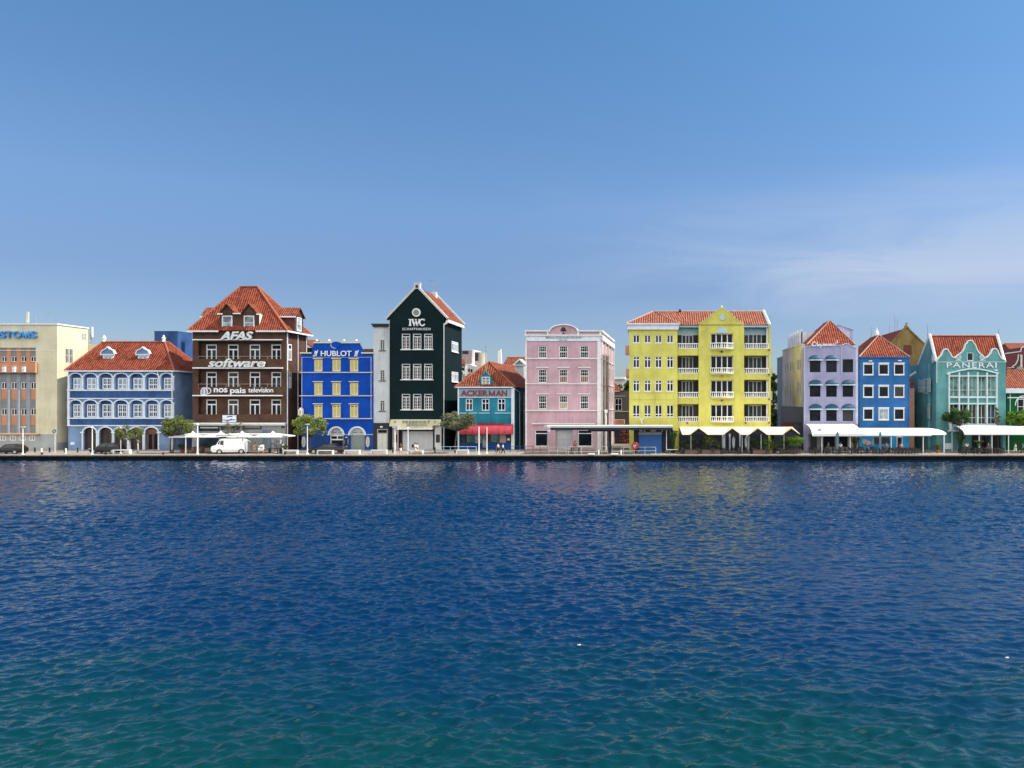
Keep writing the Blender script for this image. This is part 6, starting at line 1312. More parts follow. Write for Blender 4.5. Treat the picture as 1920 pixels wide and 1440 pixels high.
rf = MB(); rf.poly([(xl+.2, F0+.3, fz(680)), (xr-.2, F0+.3, fz(680)), (xr-.2, Yq, zr-.02), (xl+.2, Yq, zr-.02)]); rf.poly([(xl+.2, Yq, zr-.02), (xr-.2, Yq, zr-.02), (xr-.2, F0+9.4, fz(690)), (xl+.2, F0+9.4, fz(690))]); part('roof', rf, M['tile'], B)
b = MB()
for xx in (xl+.02, xr-.1): b.tube([(xx, F0+.15, fz(677)), (xx, Yq, zr+.3), (xx, Yq+.3, zr+.2)], .24, 4); b.tube([(xx, Yq, zr+.3), (xx, F0+9.4, fz(688))], .2, 4)
part('verge', b, M['whitesat'], B); ridge_tube(B, [[(xl+.3, Yq, zr+.02), (xr-.3, Yq, zr+.02)]], 'ridge', .13)
part('gable_coping', MB().stroke([q(*p_) for p_ in cg], .17, F0-.12, F0+.4), M['white'], B)
b = MB()
for cx, s in ((1796.5, 1), (1842, -1)):
    b.stroke([q(cx+s*(5.4-.26*k)*math.cos(R(60-36*k)), 670-(5.0-.24*k)*math.sin(R(60-36*k))) for k in range(18)], .12, F0-.14, F0-.02)
    b.fb(cx-5.5, 674.8, cx+5.5, 676.2, .14)
b.fb(1756, 678.3, 1885.5, 679.3, .1).fb(1755.7, 679.3, 1757, 718, .07)
part('scroll', b, M['seatrim'], B)
fwin(B, 1813, 660.5, 1826, 677, ST['pan'], inset=.1)
text(B, 'lettering', 'PANERAI', 1774.5, 680, 1867.5, 689.3, 'letterwhite', bold=.0, out=.16, space=1.15)
b = MB()       # bay frame
mull = [1778.5, 1797.5, 1814.5, 1832, 1849.5, 1867.5]
for k, px in enumerate(mull): b.fb(px-1.2, 698 if 0 < k < 5 else 701, px+1.2, 797, .32 if 0 < k < 5 else .36)
for (u, v) in ((704, 706), (743.5, 746.5), (755.5, 758), (795, 797)): b.fb(1777, u, 1869, v, .3)
b.stroke([q(1776, 700), q(1800, 694.5), q(1814, 692), q(1824, 691.5), q(1834, 692), q(1848, 694.5), q(1870, 700)], .22, F0-.4, F0-.05)
part('bay_frame', b, M['seatrim'], B)
for k in range(5):
    a, c = mull[k]+1.2, mull[k+1]-1.2
    fwin(B, a, 706, c, 743.5, ST['pan_bay'], inset=.12)
    fwin(B, a, 758, c, 795, dict(ST['pan_bay'], id='pan_low', glass='glass' if k < 4 else 'glass_blue'), inset=.12)
part('bay_rail', MB().fb(1779, 731, 1867, 731.8, .18), M['seatrim'], B)
part('spotlight', MB().fb(1863, 693, 1868, 695.5, .6).fb(1774, 700, 1778, 702.5, .5), M['letters'], B)
Yn = F0+9.4
part('side_wing', MB().box(fx(1721, Yn)-.2, xl-.02, F0+2.5, Yn+6, zb, fz(681, F0+3)), M['sea'], B) if False else part('side_wing', MB().box(xl-.35, xl-.02, F0+2.6, Yn+3, zb, fz(681, F0+3)), M['sea'], B)
for (a, u, c, v) in ((1728, 712, 1732, 736), (1722, 712, 1726, 736), (1741, 709, 1745, 735), (1733.5, 710, 1739, 738), (1740, 757, 1744, 785), (1747.5, 665, 1750.5, 680)): sidewin(B, xl-.35, a, u, c, v, dict(id='panside', fw=.1, mull=[.5], trans=[.4], glass='glass_blue', frame='seatrim'), face=-1)
part('shop_backing', MB().box(fx(1789), fx(1881), F0+.36, F0+.4, zb, fz(807)), M['sea'], B)
part('shop_window', MB().box(fx(1824), fx(1840), F0+.3, F0+.355, zb, fz(812)).box(fx(1842), fx(1858), F0+.3, F0+.355, zb, fz(812)).box(fx(1862), fx(1878), F0+.3, F0+.355, zb, fz(812)), M['glass'], B)
o = thing('shop_porch', 'pale aqua timber shop porch with blue name board in front of the sea green house', 'porch', (fx(1785), F0-1.5, G))
part('post', MB().box(fx(1784, 117), fx(1785.6, 117), 116.9, 117.05, G, fz(799, 117)).box(fx(1770.5, 117), fx(1771.3, 117), 116.9, 117, G, fz(812, 117)).box(fx(1779, 117), fx(1783.5, 117), 116.7, 116.9, fz(808, 117), fz(792, 117)), M['seatrim'], o)
part('beam', MB().box(fx(1777, 117), fx(1803, 117), 116.85, 117.1, fz(809, 117), fz(807, 117)), M['seatrim'], o)
s_ = part('name_board', MB().box(fx(1785.6, 117), fx(1800, 117), 116.95, 117.02, fz(807, 117), fz(798, 117)), M['bluetrim'], o); part('emblem', MB().lathe([(.28, 0), (.28, .5)], (fx(1791, 117), 116.9, fz(806, 117)), 8), M['letterblue'], s_)
part('door', MB().box(fx(1772, 117.3), fx(1784, 117.3), 117.2, 117.3, fz(842, 117.3), fz(831, 117.3)), M['bluetrim'], o)
# ================================================================== right edge
Ye = F0+1
B = thing('green_shop', 'low bright green house with a white cornice and arched window at the right edge', 'building', (fx(1910), Ye, G))
part('wall', MB().box(fx(1893), fx(1990), Ye, Ye+8, G, fz(728)), M['green'], B)
part('cornice', MB().box(fx(1888), fx(1992), Ye-.5, Ye-.01, fz(737), fz(728)).box(fx(1894), fx(1990), Ye-.15, Ye-.01, fz(746.5), fz(744.5)).tube([(fx(1899), Ye-.1, fz(738)), (fx(1899), Ye-.1, fz(797))], .06), M['bluetrim'], B)
part('roof', MB().poly([(fx(1887), Ye-.5, fz(728)), (fx(1992), Ye-.5, fz(728)), (fx(1975), Ye+4, fz(690)), (fx(1915), Ye+4, fz(690))]).poly([(fx(1887), Ye-.5, fz(728)), (fx(1915), Ye+4, fz(690)), (fx(1910), Ye+9, fz(690)), (fx(1882), Ye+9, fz(728))]), M['tile_bright'], B)
window(B, fx(1913), fx(1936), fz(777), fz(748), ST['plainw'], y=Ye, inset=-.08)
part('arch_moulding', MB().stroke([(fx(1924+15*math.cos(math.pi*k/10)), fz(760-18*math.sin(math.pi*k/10))) for k in range(11)], .16, Ye-.12, Ye), M['bluetrim'], B)
Yg = F0+12
gx = lambda p: fx(p, Yg); gz = lambda p: fz(p, Yg)
B = thing('maroon_house', 'dark maroon house with curving pale gable trim behind the green house at the right edge', 'building', (gx(1910), Yg, G))
part('wall', MB().prism([(gx(1880), G), (gx(1960), G), (gx(1960), gz(655)), (gx(1922), gz(650)), (gx(1914), gz(659)), (gx(1884), gz(662)), (gx(1880), gz(662))], Yg, Yg+8), M['maroon'], B)
part('gable_trim', MB().stroke([(gx(1884), gz(663)), (gx(1913), gz(659)), (gx(1915), gz(652)), (gx(1921), gz(649))], .18, Yg-.15, Yg).stroke([(gx(1909), gz(665)), (gx(1908), gz(675)), (gx(1904), gz(683)), (gx(1897), gz(688))], .18, Yg-.15, Yg).stroke([(gx(1888), gz(690)), (gx(1901), gz(689))], .15, Yg-.15, Yg).box(gx(1912.5), gx(1916), Yg-.2, Yg-.01, gz(690), gz(665)), M['trimgrey'], B)
part('stone_gable', MB().prism([(gx(1890), gz(720)), (gx(1922), gz(720)), (gx(1914), gz(690)), (gx(1906), gz(687)), (gx(1899), gz(697)), (gx(1890), gz(712))], Yg-1, Yg-.3), M['greywall'], B)
backhouse('tiled_house', 'old grey brown tiled roof house furthest back at the right edge', 'house', 1879, 1905, 657, 642, F0+40, 'taupe', 'tile_old', 12, 'x', 0)
backhouse('tiled_house', 'orange tiled roof house behind the maroon house at the right edge', 'house', 1900, 1975, 662, 640, F0+30, 'olive', 'tile_bright', 12, 'x', 1.0)
backhouse('tiled_house', 'small maroon roofed house behind the olive gable', 'house', 1722, 1745, 655, 639, F0+34, 'olive', 'tile_maroon', 10, 'x', 0)
def mast(px, p0, p1, Y, label): solo('radio_mast', MB().tube([(fx(px, Y), Y, fz(p1, Y)), (fx(px, Y), Y, fz(p0, Y))], [.1, .05]), M['steel'], (fx(px, Y), Y, fz(p1, Y)), label, 'antenna', 'thin rooftop masts on the right')
mast(1678, 588, 640, F0+30, 'tallest thin mast left of the olive gable'); mast(1682.5, 598, 640, F0+31, 'second thin mast left of the olive gable, short and close to the tallest')
mast(1634, 613, 640, F0+20, 'thin mast left of the royal blue house roof peak'); mast(1668, 611, 640, F0+30, 'short thin mast just right of the royal blue house roof peak')
mast(1739.5, 608, 640, F0+6, 'thin mast at the left corner of the sea green house roof'); mast(1872.5, 616, 635, F0+6, 'thin mast at the right end of the sea green house ridge')
mast(911, 647, 726, F0+.3, 'thin white flagpole standing in front of the teal dormer'); 
# ================================================================== trees and plants
def leafblob(mb, c, r, n, size, rnd, flat=.8):
    """leaf clumps: small bent quads scattered on and in an ellipsoid"""
    for k in range(n):
        d = Vector((rnd.gauss(0, 1), rnd.gauss(0, 1), rnd.gauss(0, 1))).normalized(); s = rnd.random()**.45
        p = Vector((c[0]+d.x*r[0]*s, c[1]+d.y*r[1]*s, c[2]+d.z*r[2]*s*flat))
        a = Vector((rnd.gauss(0, 1), rnd.gauss(0, 1), rnd.gauss(0, .6))).normalized(); b = a.cross(Vector((rnd.gauss(0, 1), rnd.gauss(0, 1), rnd.gauss(0, 1)))).normalized()
        L = size*.78*rnd.uniform(.6, 1.35); a *= L; b *= L*.5
        mb.poly([p-a, p-b*.9, p+a, p+b])
def tree(px, Y, ptop, a, c, pbase, label, leaf='leaf', bark='bark', seed=1, nb=16, dens=150, size=.2, trunks=1, name='tree', group='trees along the quay', lean=0.0):
    rnd = random.Random(seed); x, zt_ = fx(px, Y), fz(ptop, Y); xa_, xb_ = fx(a, Y), fx(c, Y); zc = fz(pbase, Y)
    o = thing(name, label, 'tree', (x, Y, QZ), group)
    cw = (xb_-xa_)/2; cx = (xa_+xb_)/2; ch = (zt_-zc)/2; cz = (zt_+zc)/2
    tb = MB(); cb = MB(); ends = []
    for k in range(nb):
        t = rnd.random()*2*math.pi; s = rnd.random()**.5
        ex, ey, ez = cx+cw*.78*s*math.cos(t), Y+cw*.62*s*math.sin(t), cz+ch*.72*(rnd.random()*2-1)*math.sqrt(max(.05, 1-s*s*.8))
        ends.append((ex, ey, ez))
    for j in range(trunks):
        bx_ = x+(j-(trunks-1)/2)*.28; fork = (x+(cx-x)*.5+lean+(j-(trunks-1)/2)*.7, Y, zc+ch*.15)
        tb.tube([(bx_, Y, QZ), (bx_+.05*rnd.gauss(0, 1)+(fork[0]-bx_)*.35, Y, QZ+(fork[2]-QZ)*.5), fork], [.13, .10, .085], 7)
        for e_ in ends[j::trunks]:
            m_ = tuple((fork[i]+e_[i])/2+rnd.gauss(0, .15) for i in range(3)); tb.tube([fork, m_, e_], [.07, .045, .02], 5)
    for e_ in ends:
        r_ = cw*rnd.uniform(.14, .33); leafblob(cb, e_, (r_, r_*.9, min(r_, ch*.45)), int(dens*1.0*rnd.uniform(.5, 1.1)), size, rnd)
    part('trunk', tb, M[bark], o, smooth=True); part('crown', cb, M[leaf], o)
    return o
tree(243, 112.5, 794, 218, 269, 828, 'small round leafy tree with a pale trunk in front of the arcaded house', 'leaf', 'bark_pale', 1, 20, 170, .17)
tree(258, 112.9, 818, 250, 268, 832, 'slim sapling with a pale trunk just right of the small round tree', 'leaf', 'bark_pale', 12, 6, 60, .14)
tree(322, 112.5, 774, 297, 362, 822, 'broad spreading tree with forked trunk between the arcaded house and the brick house', 'leaf', 'bark', 2, 26, 190, .19, trunks=2)
tree(582, 113.6, 770, 546, 616, 824, 'yellow green tree in front of the cobalt blue house', 'leaf_bright', 'bark', 3, 26, 170, .19)
tree(853, 113.4, 767, 822, 899, 812, 'wide grey green tree with drooping foliage between the dark green house and the teal shop', 'leaf_grey', 'bark', 4, 30, 210, .2)
tree(430, 117, 785, 418, 462, 815, 'thin half bare sapling behind the white parasols', 'leaf_grey', 'bark', 5, 9, 30, .16)
tree(1800, 116.4, 764, 1764, 1832, 800, 'dense bushy tree in front of the sea green house, left', 'leaf_dark', 'bark', 6, 26, 230, .2)
tree(1871, 116.4, 756, 1862, 1878, 800, 'narrow column of foliage against the right of the sea green house', 'leaf', 'bark', 7, 12, 90, .18)
tree(1908, 116.6, 766, 1886, 1945, 803, 'bright green bushy tree in front of the green house at the right edge', 'leaf_lime', 'bark', 8, 24, 230, .2)
tree(1176, F0+44, 709, 1155, 1200, 745, 'dark tree behind the taupe house in the gap left of the yellow building', 'leaf_dark', 'bark', 9, 18, 150, .35, group='trees behind the houses')
tree(1450, F0+34, 682, 1436, 1461, 765, 'tall dark tree behind the right end of the yellow building', 'leaf_dark', 'bark', 10, 46, 200, .3, group='trees behind the houses')
tree(1451, F0+30, 725, 1438, 1460, 795, 'dark bushy tree low behind the right end of the yellow building', 'leaf_dark', 'bark', 11, 34, 200, .25, group='trees behind the houses')
tree(1450, F0+28, 765, 1438, 1460, 838, 'low dark tree filling the gap between the yellow building and the lavender house', 'leaf_dark', 'bark', 21, 46, 200, .28, group='trees behind the houses')
def plant(px, Y, ptop, w_, label, leaf='leaf_dark', seed=0, pot=True, n=260, group='potted plants along the quay terraces', potmat='terracotta', h0=.5, fronds=True, name='potted_plant'):
    rnd = random.Random(seed+50); x = fx(px, Y); zt_ = fz(ptop, Y)
    o = thing(name, label, 'plant', (x, Y, QZ), group)
    if pot: part('pot', MB().lathe([(.22, 0), (.34, h0*.9), (.38, h0), (.30, h0), (.30, h0-.05)], (x, Y, QZ), 12), M[potmat], o)
    b_ = MB(); hh = zt_-QZ-h0
    if fronds:
        for k in range(26):
            t = rnd.random()*6.28; L = hh*rnd.uniform(.75, 1.05); sp = w_*rnd.uniform(.3, 1)
            pts = [(x+math.cos(t)*sp*s, Y+math.sin(t)*sp*s, QZ+h0+L*math.sin(s*math.pi*.62)) for s in (0, .25, .5, .75, 1)]
            for p0, p1 in zip(pts[:-1], pts[1:]):
                wv = Vector((-math.sin(t), math.cos(t), 0))*.07
                b_.poly([Vector(p0)-wv, Vector(p1)-wv, Vector(p1)+wv, Vector(p0)+wv])
                for j in range(5):
                    m_ = Vector(p0).lerp(Vector(p1), j/5); b_.poly([m_, m_+wv*3+Vector((0, 0, -.1)), m_+wv*3.2+Vector((.05, 0, -.02))]); b_.poly([m_, m_-wv*3+Vector((0, 0, -.1)), m_-wv*3.2+Vector((.05, 0, -.02))])
    else: 
        for k in range(7): leafblob(b_, (x+rnd.uniform(-w_, w_)*.6, Y+rnd.uniform(-.3, .3), QZ+h0+hh*rnd.uniform(.2, .85)), (w_*.45, w_*.4, hh*.3), n//7, .13, rnd)
    part('foliage', b_, M[leaf], o)
    return o
plant(1262, 112.6, 809, .9, 'dark potted palm beside the blue kiosk at the left end of the cream canopy', 'leaf_dark', 1, potmat='blacksteel')
for k, (px, pt, w_, lf, lb_) in enumerate(((1283, 818, .9, 'leaf_dark', 'dark leafy plant at the left end under the cream canopy'), (1300, 817, .9, 'leaf', 'mid green leafy plant left of the first gable of the cream canopy'), (1318, 812, 1.0, 'leaf_dark', 'dark plant just right of the first gable of the cream canopy'), (1328, 812, 1.1, 'leaf_bright', 'yellow green plant under the second bay of the cream canopy'), (1341, 816, 1.0, 'leaf', 'mid green plant near the middle of the second bay of the cream canopy'), (1412, 816, 1.0, 'leaf_dark', 'dark round plant under the third gable of the cream canopy'), (1424, 820, .9, 'leaf_dark', 'low dark plant right of the third gable of the cream canopy'), (1442, 822, 1.1, 'leaf_lime', 'bright green plant under the fourth bay of the cream canopy'), (1452, 824, .8, 'leaf', 'small green plant right of the bright green plant under the cream canopy'))):
    plant(px, 112.9, pt, w_, lb_, lf, 10+k, potmat='blacksteel', fronds=False, n=420)
for k, (px, pt, w_, lf, lb_) in enumerate(((1490, 816, 1.9, 'leaf_lime', 'large bright lime green bush past the right end of the cream canopy'), (1473, 822, 1.5, 'leaf_dark', 'dark shrub left of the large lime green bush'))):
    plant(px, 112.3, pt, w_, lb_, lf, 30+k, potmat='blacksteel', fronds=False, n=1300, name='bush', h0=.75)
plant(533.5, 111.5, 835, .5, 'agave in a low terracotta pot at the right end of the parasols', 'leaf', 40, h0=.25)
plant(1758, 113, 833, .6, 'leafy plant in a terracotta pot near the end of the white awning', 'leaf', 41)
plant(1835, 113, 826, .8, 'spiky pale green palm in front of the sea green house under the right awning', 'leaf', 42)
plant(1800, 114.5, 814, .9, 'tall plant left end of the right hand white awning', 'leaf_dark', 43, potmat='blacksteel')
plant(1603, 114, 820, 1.0, 'tropical plant beside the menu board under the white awning', 'leaf', 44)
plant(341, 113.6, 833, .7, 'dark shrub in a terracotta pot left of the parasols', 'leaf_dark', 45, fronds=False)
# ================================================================== street furniture
def lamp(px, Y, p0, label, head='flat', mt='whitesat', r=.07, group='tall lamp posts and poles along the quay'):
    x, z = fx(px, Y), fz(p0, Y); o = thing('lamp_post', label, 'lamp post', (x, Y, QZ), group)
    part('pole', MB().tube([(x, Y, QZ), (x, Y, QZ+.4), (x, Y, z)], [r*1.6, r, r*.8], 8), M[mt], o)
    part('base', MB().lathe([(.2, 0), (.2, .08), (.12, .12)], (x, Y, QZ), 8), M[mt], o)
    if head == 'flat': part('lamp_head', MB().box(x-.28, x+.28, Y-.14, Y+.14, z, z+.09), M[mt], o)
    elif head == 'box': part('lamp_head', MB().box(x-.35, x+.55, Y-.2, Y+.2, z-.25, z+.1), M['trimgrey'], o)
    elif head == 'cone': part('lamp_head', MB().lathe([(.08, 0), (.22, .1), (.05, .25)], (x, Y, z), 8), M[mt], o)
    return o
lamp(43, 110.6, 801, 'white lamp post with a flat head beside the dark hatchback'); lamp(173, 110.4, 803, 'plain white lamp post in front of the left arches of the arcaded house', 'cone')
lamp(226.5, 112.2, 804, 'white lamp post behind the small round leafy tree', 'cone'); lamp(370.5, 110.6, 797, 'white lamp post in front of the left parasol', 'cone', r=.1)
lamp(576.3, 110.5, 796, 'slim white lamp post with a flat head in front of the yellow green tree', 'flat'); lamp(740.5, 110.6, 799, 'white post with a wide box head at the left of the jewellery shop canopy', 'box', r=.1)
lamp(765, 111.4, 804, 'plain white pole in front of the grey roller shutter of the dark green house', 'cone'); lamp(898, 110.4, 800, 'thicker white pole in front of the teal shop, left of a pair', 'none', r=.09); lamp(913, 111.8, 801, 'thinner white pole in front of the teal shop, right of a pair', 'none', r=.07)
o = thing('lantern_post', 'black street lantern post behind the roof rack of the white van', 'lamp post', (fx(427.5, 114.6), 114.6, QZ))
part('pole', MB().tube([(fx(427.5, 114.6), 114.6, QZ), (fx(427.5, 114.6), 114.6, fz(800, 114.6))], .06), M['blacksteel'], o); part('lantern', MB().lathe([(.12, 0), (.25, .35), (.3, .4), (.05, .6)], (fx(427.5, 114.6), 114.6, fz(800, 114.6)), 6), M['brownwood'], o)
part('hanging_bell', MB().lathe([(.1, 0), (.3, .15), (.34, .45), (.2, .7), (.05, .75)], (fx(427.5, 114.6), 114.2, fz(818.5, 114.6)), 10), M['blacksteel'], o)
o = thing('arch_pole', 'black bent tube pole arching down to the kerb at the rear of the white van', 'pole', (fx(461, 110.2), 110.2, QZ))
part('tube', MB().tube([(fx(447, 110.2), 110.2, fz(812, 110.2)), (fx(452, 110.2), 110.2, fz(812.5, 110.2)), (fx(454.5, 110.2), 110.2, fz(818, 110.2)), (fx(455, 110.2), 110.2, fz(827, 110.2)), (fx(459, 110.2), 110.2, fz(831, 110.2)), (fx(461, 110.2), 110.2, QZ)], .07), M['steel'], o)
o = thing('road_sign', 'round sign on a pale post at the corner of the customs building', 'sign', (fx(103, 113), 113, QZ))
part('pole', MB().tube([(fx(103, 113), 113, QZ), (fx(103, 113), 113, fz(806, 113))], .07), M['trimgrey'], o)
sx_, sz_ = fx(103, 113), fz(808.5, 113)
part('sign_plate', MB().prism([(sx_+.32*math.cos(k*math.pi/9), sz_+.32*math.sin(k*math.pi/9)) for k in range(18)], 112.85, 112.9), M['blueside'], o)
part('sign_mark', MB().stroke([(sx_-.2, sz_+.2), (sx_+.2, sz_-.2)], .07, 112.82, 112.86), M['trimgrey'], o)
def bollard(px, Y, h, mt, label, grp): solo('bollard', MB().lathe([(.1, 0), (.1, h*.85), (.13, h*.87), (.13, h*.95), (.06, h)], (fx(px, Y), Y, QZ), 8), M[mt], (fx(px, Y), Y, QZ), label, 'bollard', grp)
for k, px in enumerate((65.5, 93, 121, 145.5)): bollard(px, 114.5, .75, 'blacksteel', ['black bollard nearest the dark hatchback', 'black bollard left of the round sign post', 'black bollard in front of the dark alley', 'black bollard in front of the blank blue wall'][k], 'black bollards between the hatchback and the silver car')
for k, px in enumerate((78, 123.5)): bollard(px, 111.5, .8, 'whitesat', ['white bollard in front of the grey plinth of the customs building', 'white bollard in front of the dark alley'][k], 'white bollards near the customs building')
for k, px in enumerate((736.5, 815.5)): bollard(px, 113.5, .85, 'blacksteel', ['black bollard at the left pillar of the jewellery shop', 'black bollard at the right pillar of the jewellery shop'][k], 'black bollards at the jewellery shop')
for k, px in enumerate((1122.5, 1164.5)): bollard(px, 110.2, .65, 'whitesat', ['short white bollard near the right corner of the pink house', 'short white bollard beside the terminal handrail'][k], 'short white bollards at the ferry terminal')
def mooring(px, label): solo('mooring_bollard', MB().lathe([(.12, 0), (.1, .2), (.2, .26), (.2, .34), (.05, .38)], (fx(px, 109.4), 109.4, QZ), 8), M['blacksteel'], (fx(px, 109.4), 109.4, QZ), label, 'bollard', 'iron mooring bollards on the quay edge')
for px, lb_ in ((78.5, 'iron mooring bollard on the quay edge in front of the customs building'), (198, 'iron mooring bollard on the quay edge under the silver car'), (306, 'iron mooring bollard on the quay edge near the broad spreading tree'), (534, 'iron mooring bollard on the quay edge below the agave pot')): mooring(px, lb_)
def bench(a, c, Y, label):
    x0, x1 = fx(a, Y), fx(c, Y); h = .62
    o = thing('bench', label, 'bench', ((x0+x1)/2, Y, QZ), 'pale stone benches along the quay')
    part('seat', MB().box(x0, x1, Y, Y+.5, QZ+h-.14, QZ+h), M['letters'], o)
    for xx in (x0, x1-.16): part('leg', MB().box(xx, xx+.16, Y+.02, Y+.48, QZ, QZ+h-.141), M['letters'], o)
bench(211, 243, 111.4, 'pale bench in front of the small round leafy tree'); bench(530, 557, 110.6, 'pale bench right of the agave pot'); bench(594, 624, 110.2, 'pale bench in front of the black sedan')
bench(645, 674, 110.6, 'pale bench in front of the roller shutter of the cobalt blue house'); bench(695, 725, 110.8, 'pale bench in front of the narrow grey house'); bench(764, 793, 110.6, 'pale bench behind the walking couple'); bench(855, 878, 111.2, 'pale bench beneath the wide grey green tree')
def railing(a, c, Y, h, posts, label, mt='trimgrey', rails=(.5, 1.0), r=.035, name='railing'):
    x0, x1 = fx(a, Y), fx(c, Y); o = thing(name, label, 'railing', ((x0+x1)/2, Y, QZ), None)
    b_ = MB()
    for f in rails: b_.tube([(x0, Y, QZ+h*f), (x1, Y, QZ+h*f)], r, 6)
    part('rail', b_, M[mt], o); b_ = MB()
    for k in range(posts): b_.tube([(x0+(x1-x0)*k/(posts-1), Y, QZ), (x0+(x1-x0)*k/(posts-1), Y, QZ+h)], r*1.1, 6)
    part('post', b_, M[mt], o)
railing(828, 893, 112.6, 1.0, 5, 'pale blue handrail behind the bench under the wide grey green tree', 'paleblue'); railing(915, 984, 113.6, 1.0, 6, 'dark blue handrail across the teal shop front', 'cobalt_dark')
railing(986, 1026, 113.0, 1.05, 4, 'dark handrail in front of the left window of the pink house', 'darkwood'); railing(1029, 1062, 110.6, 1.05, 3, 'white metal barrier at the left end of the ferry terminal'); railing(1066, 1090, 110.3, 1.1, 3, 'white metal gate frame in front of the seated person in red', rails=(1.0, .35))
railing(1118, 1139, 111.6, 1.1, 3, 'white handrail at the right corner of the pink house'); railing(1148, 1182, 112.6, 1.05, 3, 'white handrail in front of the alley shop', rails=(1.0, .8))
railing(1169, 1229.5, 110.6, 1.05, 4, 'long white handrail carrying the red life ring in front of the blue kiosk')
# ferry terminal roof
Yt0, Yt1 = 110.6, 115.4; zt1 = fz(798.6, Yt0)
o = thing('ferry_terminal', 'long low ferry shelter with a white edged flat roof on navy columns', 'shelter', (fx(1140), 113, QZ))
xa_, xb_ = fx(1024, Yt0), fx(1262, Yt0)
part('roof', MB().box(xa_-.3, xb_, Yt0, Yt1, zt1-.26, zt1), M['trimgrey'], o); part('roof_beam', MB().box(xa_+.2, xb_-.05, Yt0+.15, Yt0+.4, zt1-.62, zt1-.261).box(xa_+.2, xb_-.05, Yt1-.4, Yt1-.15, zt1-.62, zt1-.261).box(xa_+6, xb_-8, Yt0+2, Yt0+2.3, zt1-.9, zt1-.6), M['navy'], o)
for (a, c) in ((1141, 1146.5), (1188.5, 1196), (1241, 1247.5)): part('column', MB().box(fx(a, Yt1), fx(c, Yt1), Yt1-.8, Yt1-.3, QZ, zt1-.63), M['navy'], o)
for px in (1026.5, 1083): part('column', MB().tube([(fx(px, Yt0+.6), Yt0+.6, QZ), (fx(px, Yt0+.6), Yt0+.6, zt1-.27)], .06), M['steel'], o)
part('clock_sign', MB().box(fx(1027, Yt0), fx(1031.5, Yt0), Yt0-.12, Yt0-.02, fz(809, Yt0), fz(800, Yt0)), M['whitesat'], o); part('sign_mark', MB().box(fx(1028.4, Yt0), fx(1030.1, Yt0), Yt0-.15, Yt0-.12, fz(806, Yt0), fz(802, Yt0)), M['black'], o)
b = MB()
for (a, c, u, v) in ((1183, 1186, 805, 809), (1199, 1204, 805, 809), (1207, 1210, 805, 809), (1220, 1230, 805.5, 809)): b.box(fx(a, 112.4), fx(c, 112.4), 112.3, 112.5, fz(v, 112.4), fz(u, 112.4))
part('ceiling_sign', b, M['yellowpale'], o); part('frame', MB().box(fx(1199, 112.3), fx(1242, 112.3), 112.2, 112.29, fz(805.3, 112.3), fz(804.2, 112.3)).box(fx(1241, 112.3), fx(1242.2, 112.3), 112.2, 112.29, fz(809, 112.3), fz(805.3, 112.3)).box(fx(1249, 112.3), fx(1250.3, 112.3), 112.2, 112.3, fz(843, 112.3), fz(805, 112.3)).box(fx(1250.3, 112.3), fx(1263, 112.3), 112.2, 112.3, fz(806.2, 112.3), fz(805, 112.3)).box(fx(1250.3, 112.3), fx(1271, 112.3), 112.2, 112.3, fz(843.5, 112.3), fz(842.3, 112.3)), M['white'], o)
o = thing('kiosk', 'closed bright blue kiosk with a grey shutter box under the ferry shelter', 'kiosk', (fx(1219, 112.9), 112.9, QZ))
part('body', MB().box(fx(1198, 112.9), fx(1240.5, 112.9), 112.9, 115, QZ, fz(815, 112.9)), M['kiosk'], o); part('shutter_box', MB().box(fx(1197.5, 112.9), fx(1241, 112.9), 112.7, 115, fz(814.9, 112.9), fz(810, 112.9)), M['greywall'], o)
b = MB()
for k in range(9): b.box(fx(1199, 112.9), fx(1239.5, 112.9), 112.86, 112.9, fz(818+k*3, 112.9)-.02, fz(818+k*3, 112.9)+.02)
part('slat', b, M['kiosk'], o)
o = thing('terminal_bench', 'low pale slab ramp over the quay edge at the ferry berth', 'gangway', (fx(1112, 109.2), 109.2, QZ))
part('deck', MB().box(fx(1102, 109), fx(1114, 109), 108.4, 110.6, QZ+.03, QZ+.16), M['trimgrey'], o); o['category'] = 'gangway'; o.name = 'gangway'
o = thing('gangway', 'second pale slab ramp over the quay edge, near the alley', 'gangway', (fx(1152, 109.2), 109.2, QZ)); part('deck', MB().box(fx(1145, 109), fx(1159, 109), 108.4, 110.6, QZ+.03, QZ+.16), M['trimgrey'], o)
# life ring
rx_, ry_, rz_ = fx(1190.8, 110.4), 110.42, fz(836, 110.4); b = MB()
ring = [(rx_+.42*math.cos(2*math.pi*k/20), ry_, rz_+.42*math.sin(2*math.pi*k/20)) for k in range(21)]; b.tube(ring, .12, 8, cap=False)
o = solo('life_ring', b, M['lifering'], (rx_, ry_, rz_), 'large red life ring hanging on the long white handrail', 'life ring', smooth=True)
b = MB()
for t in (45, 135, 225, 315): t = R(t); b.tube([(rx_+.42*math.cos(t-.12), ry_, rz_+.42*math.sin(t-.12)), (rx_+.42*math.cos(t+.12), ry_, rz_+.42*math.sin(t+.12))], .128, 8, cap=False)
part('band', b, M['lifering'], o)
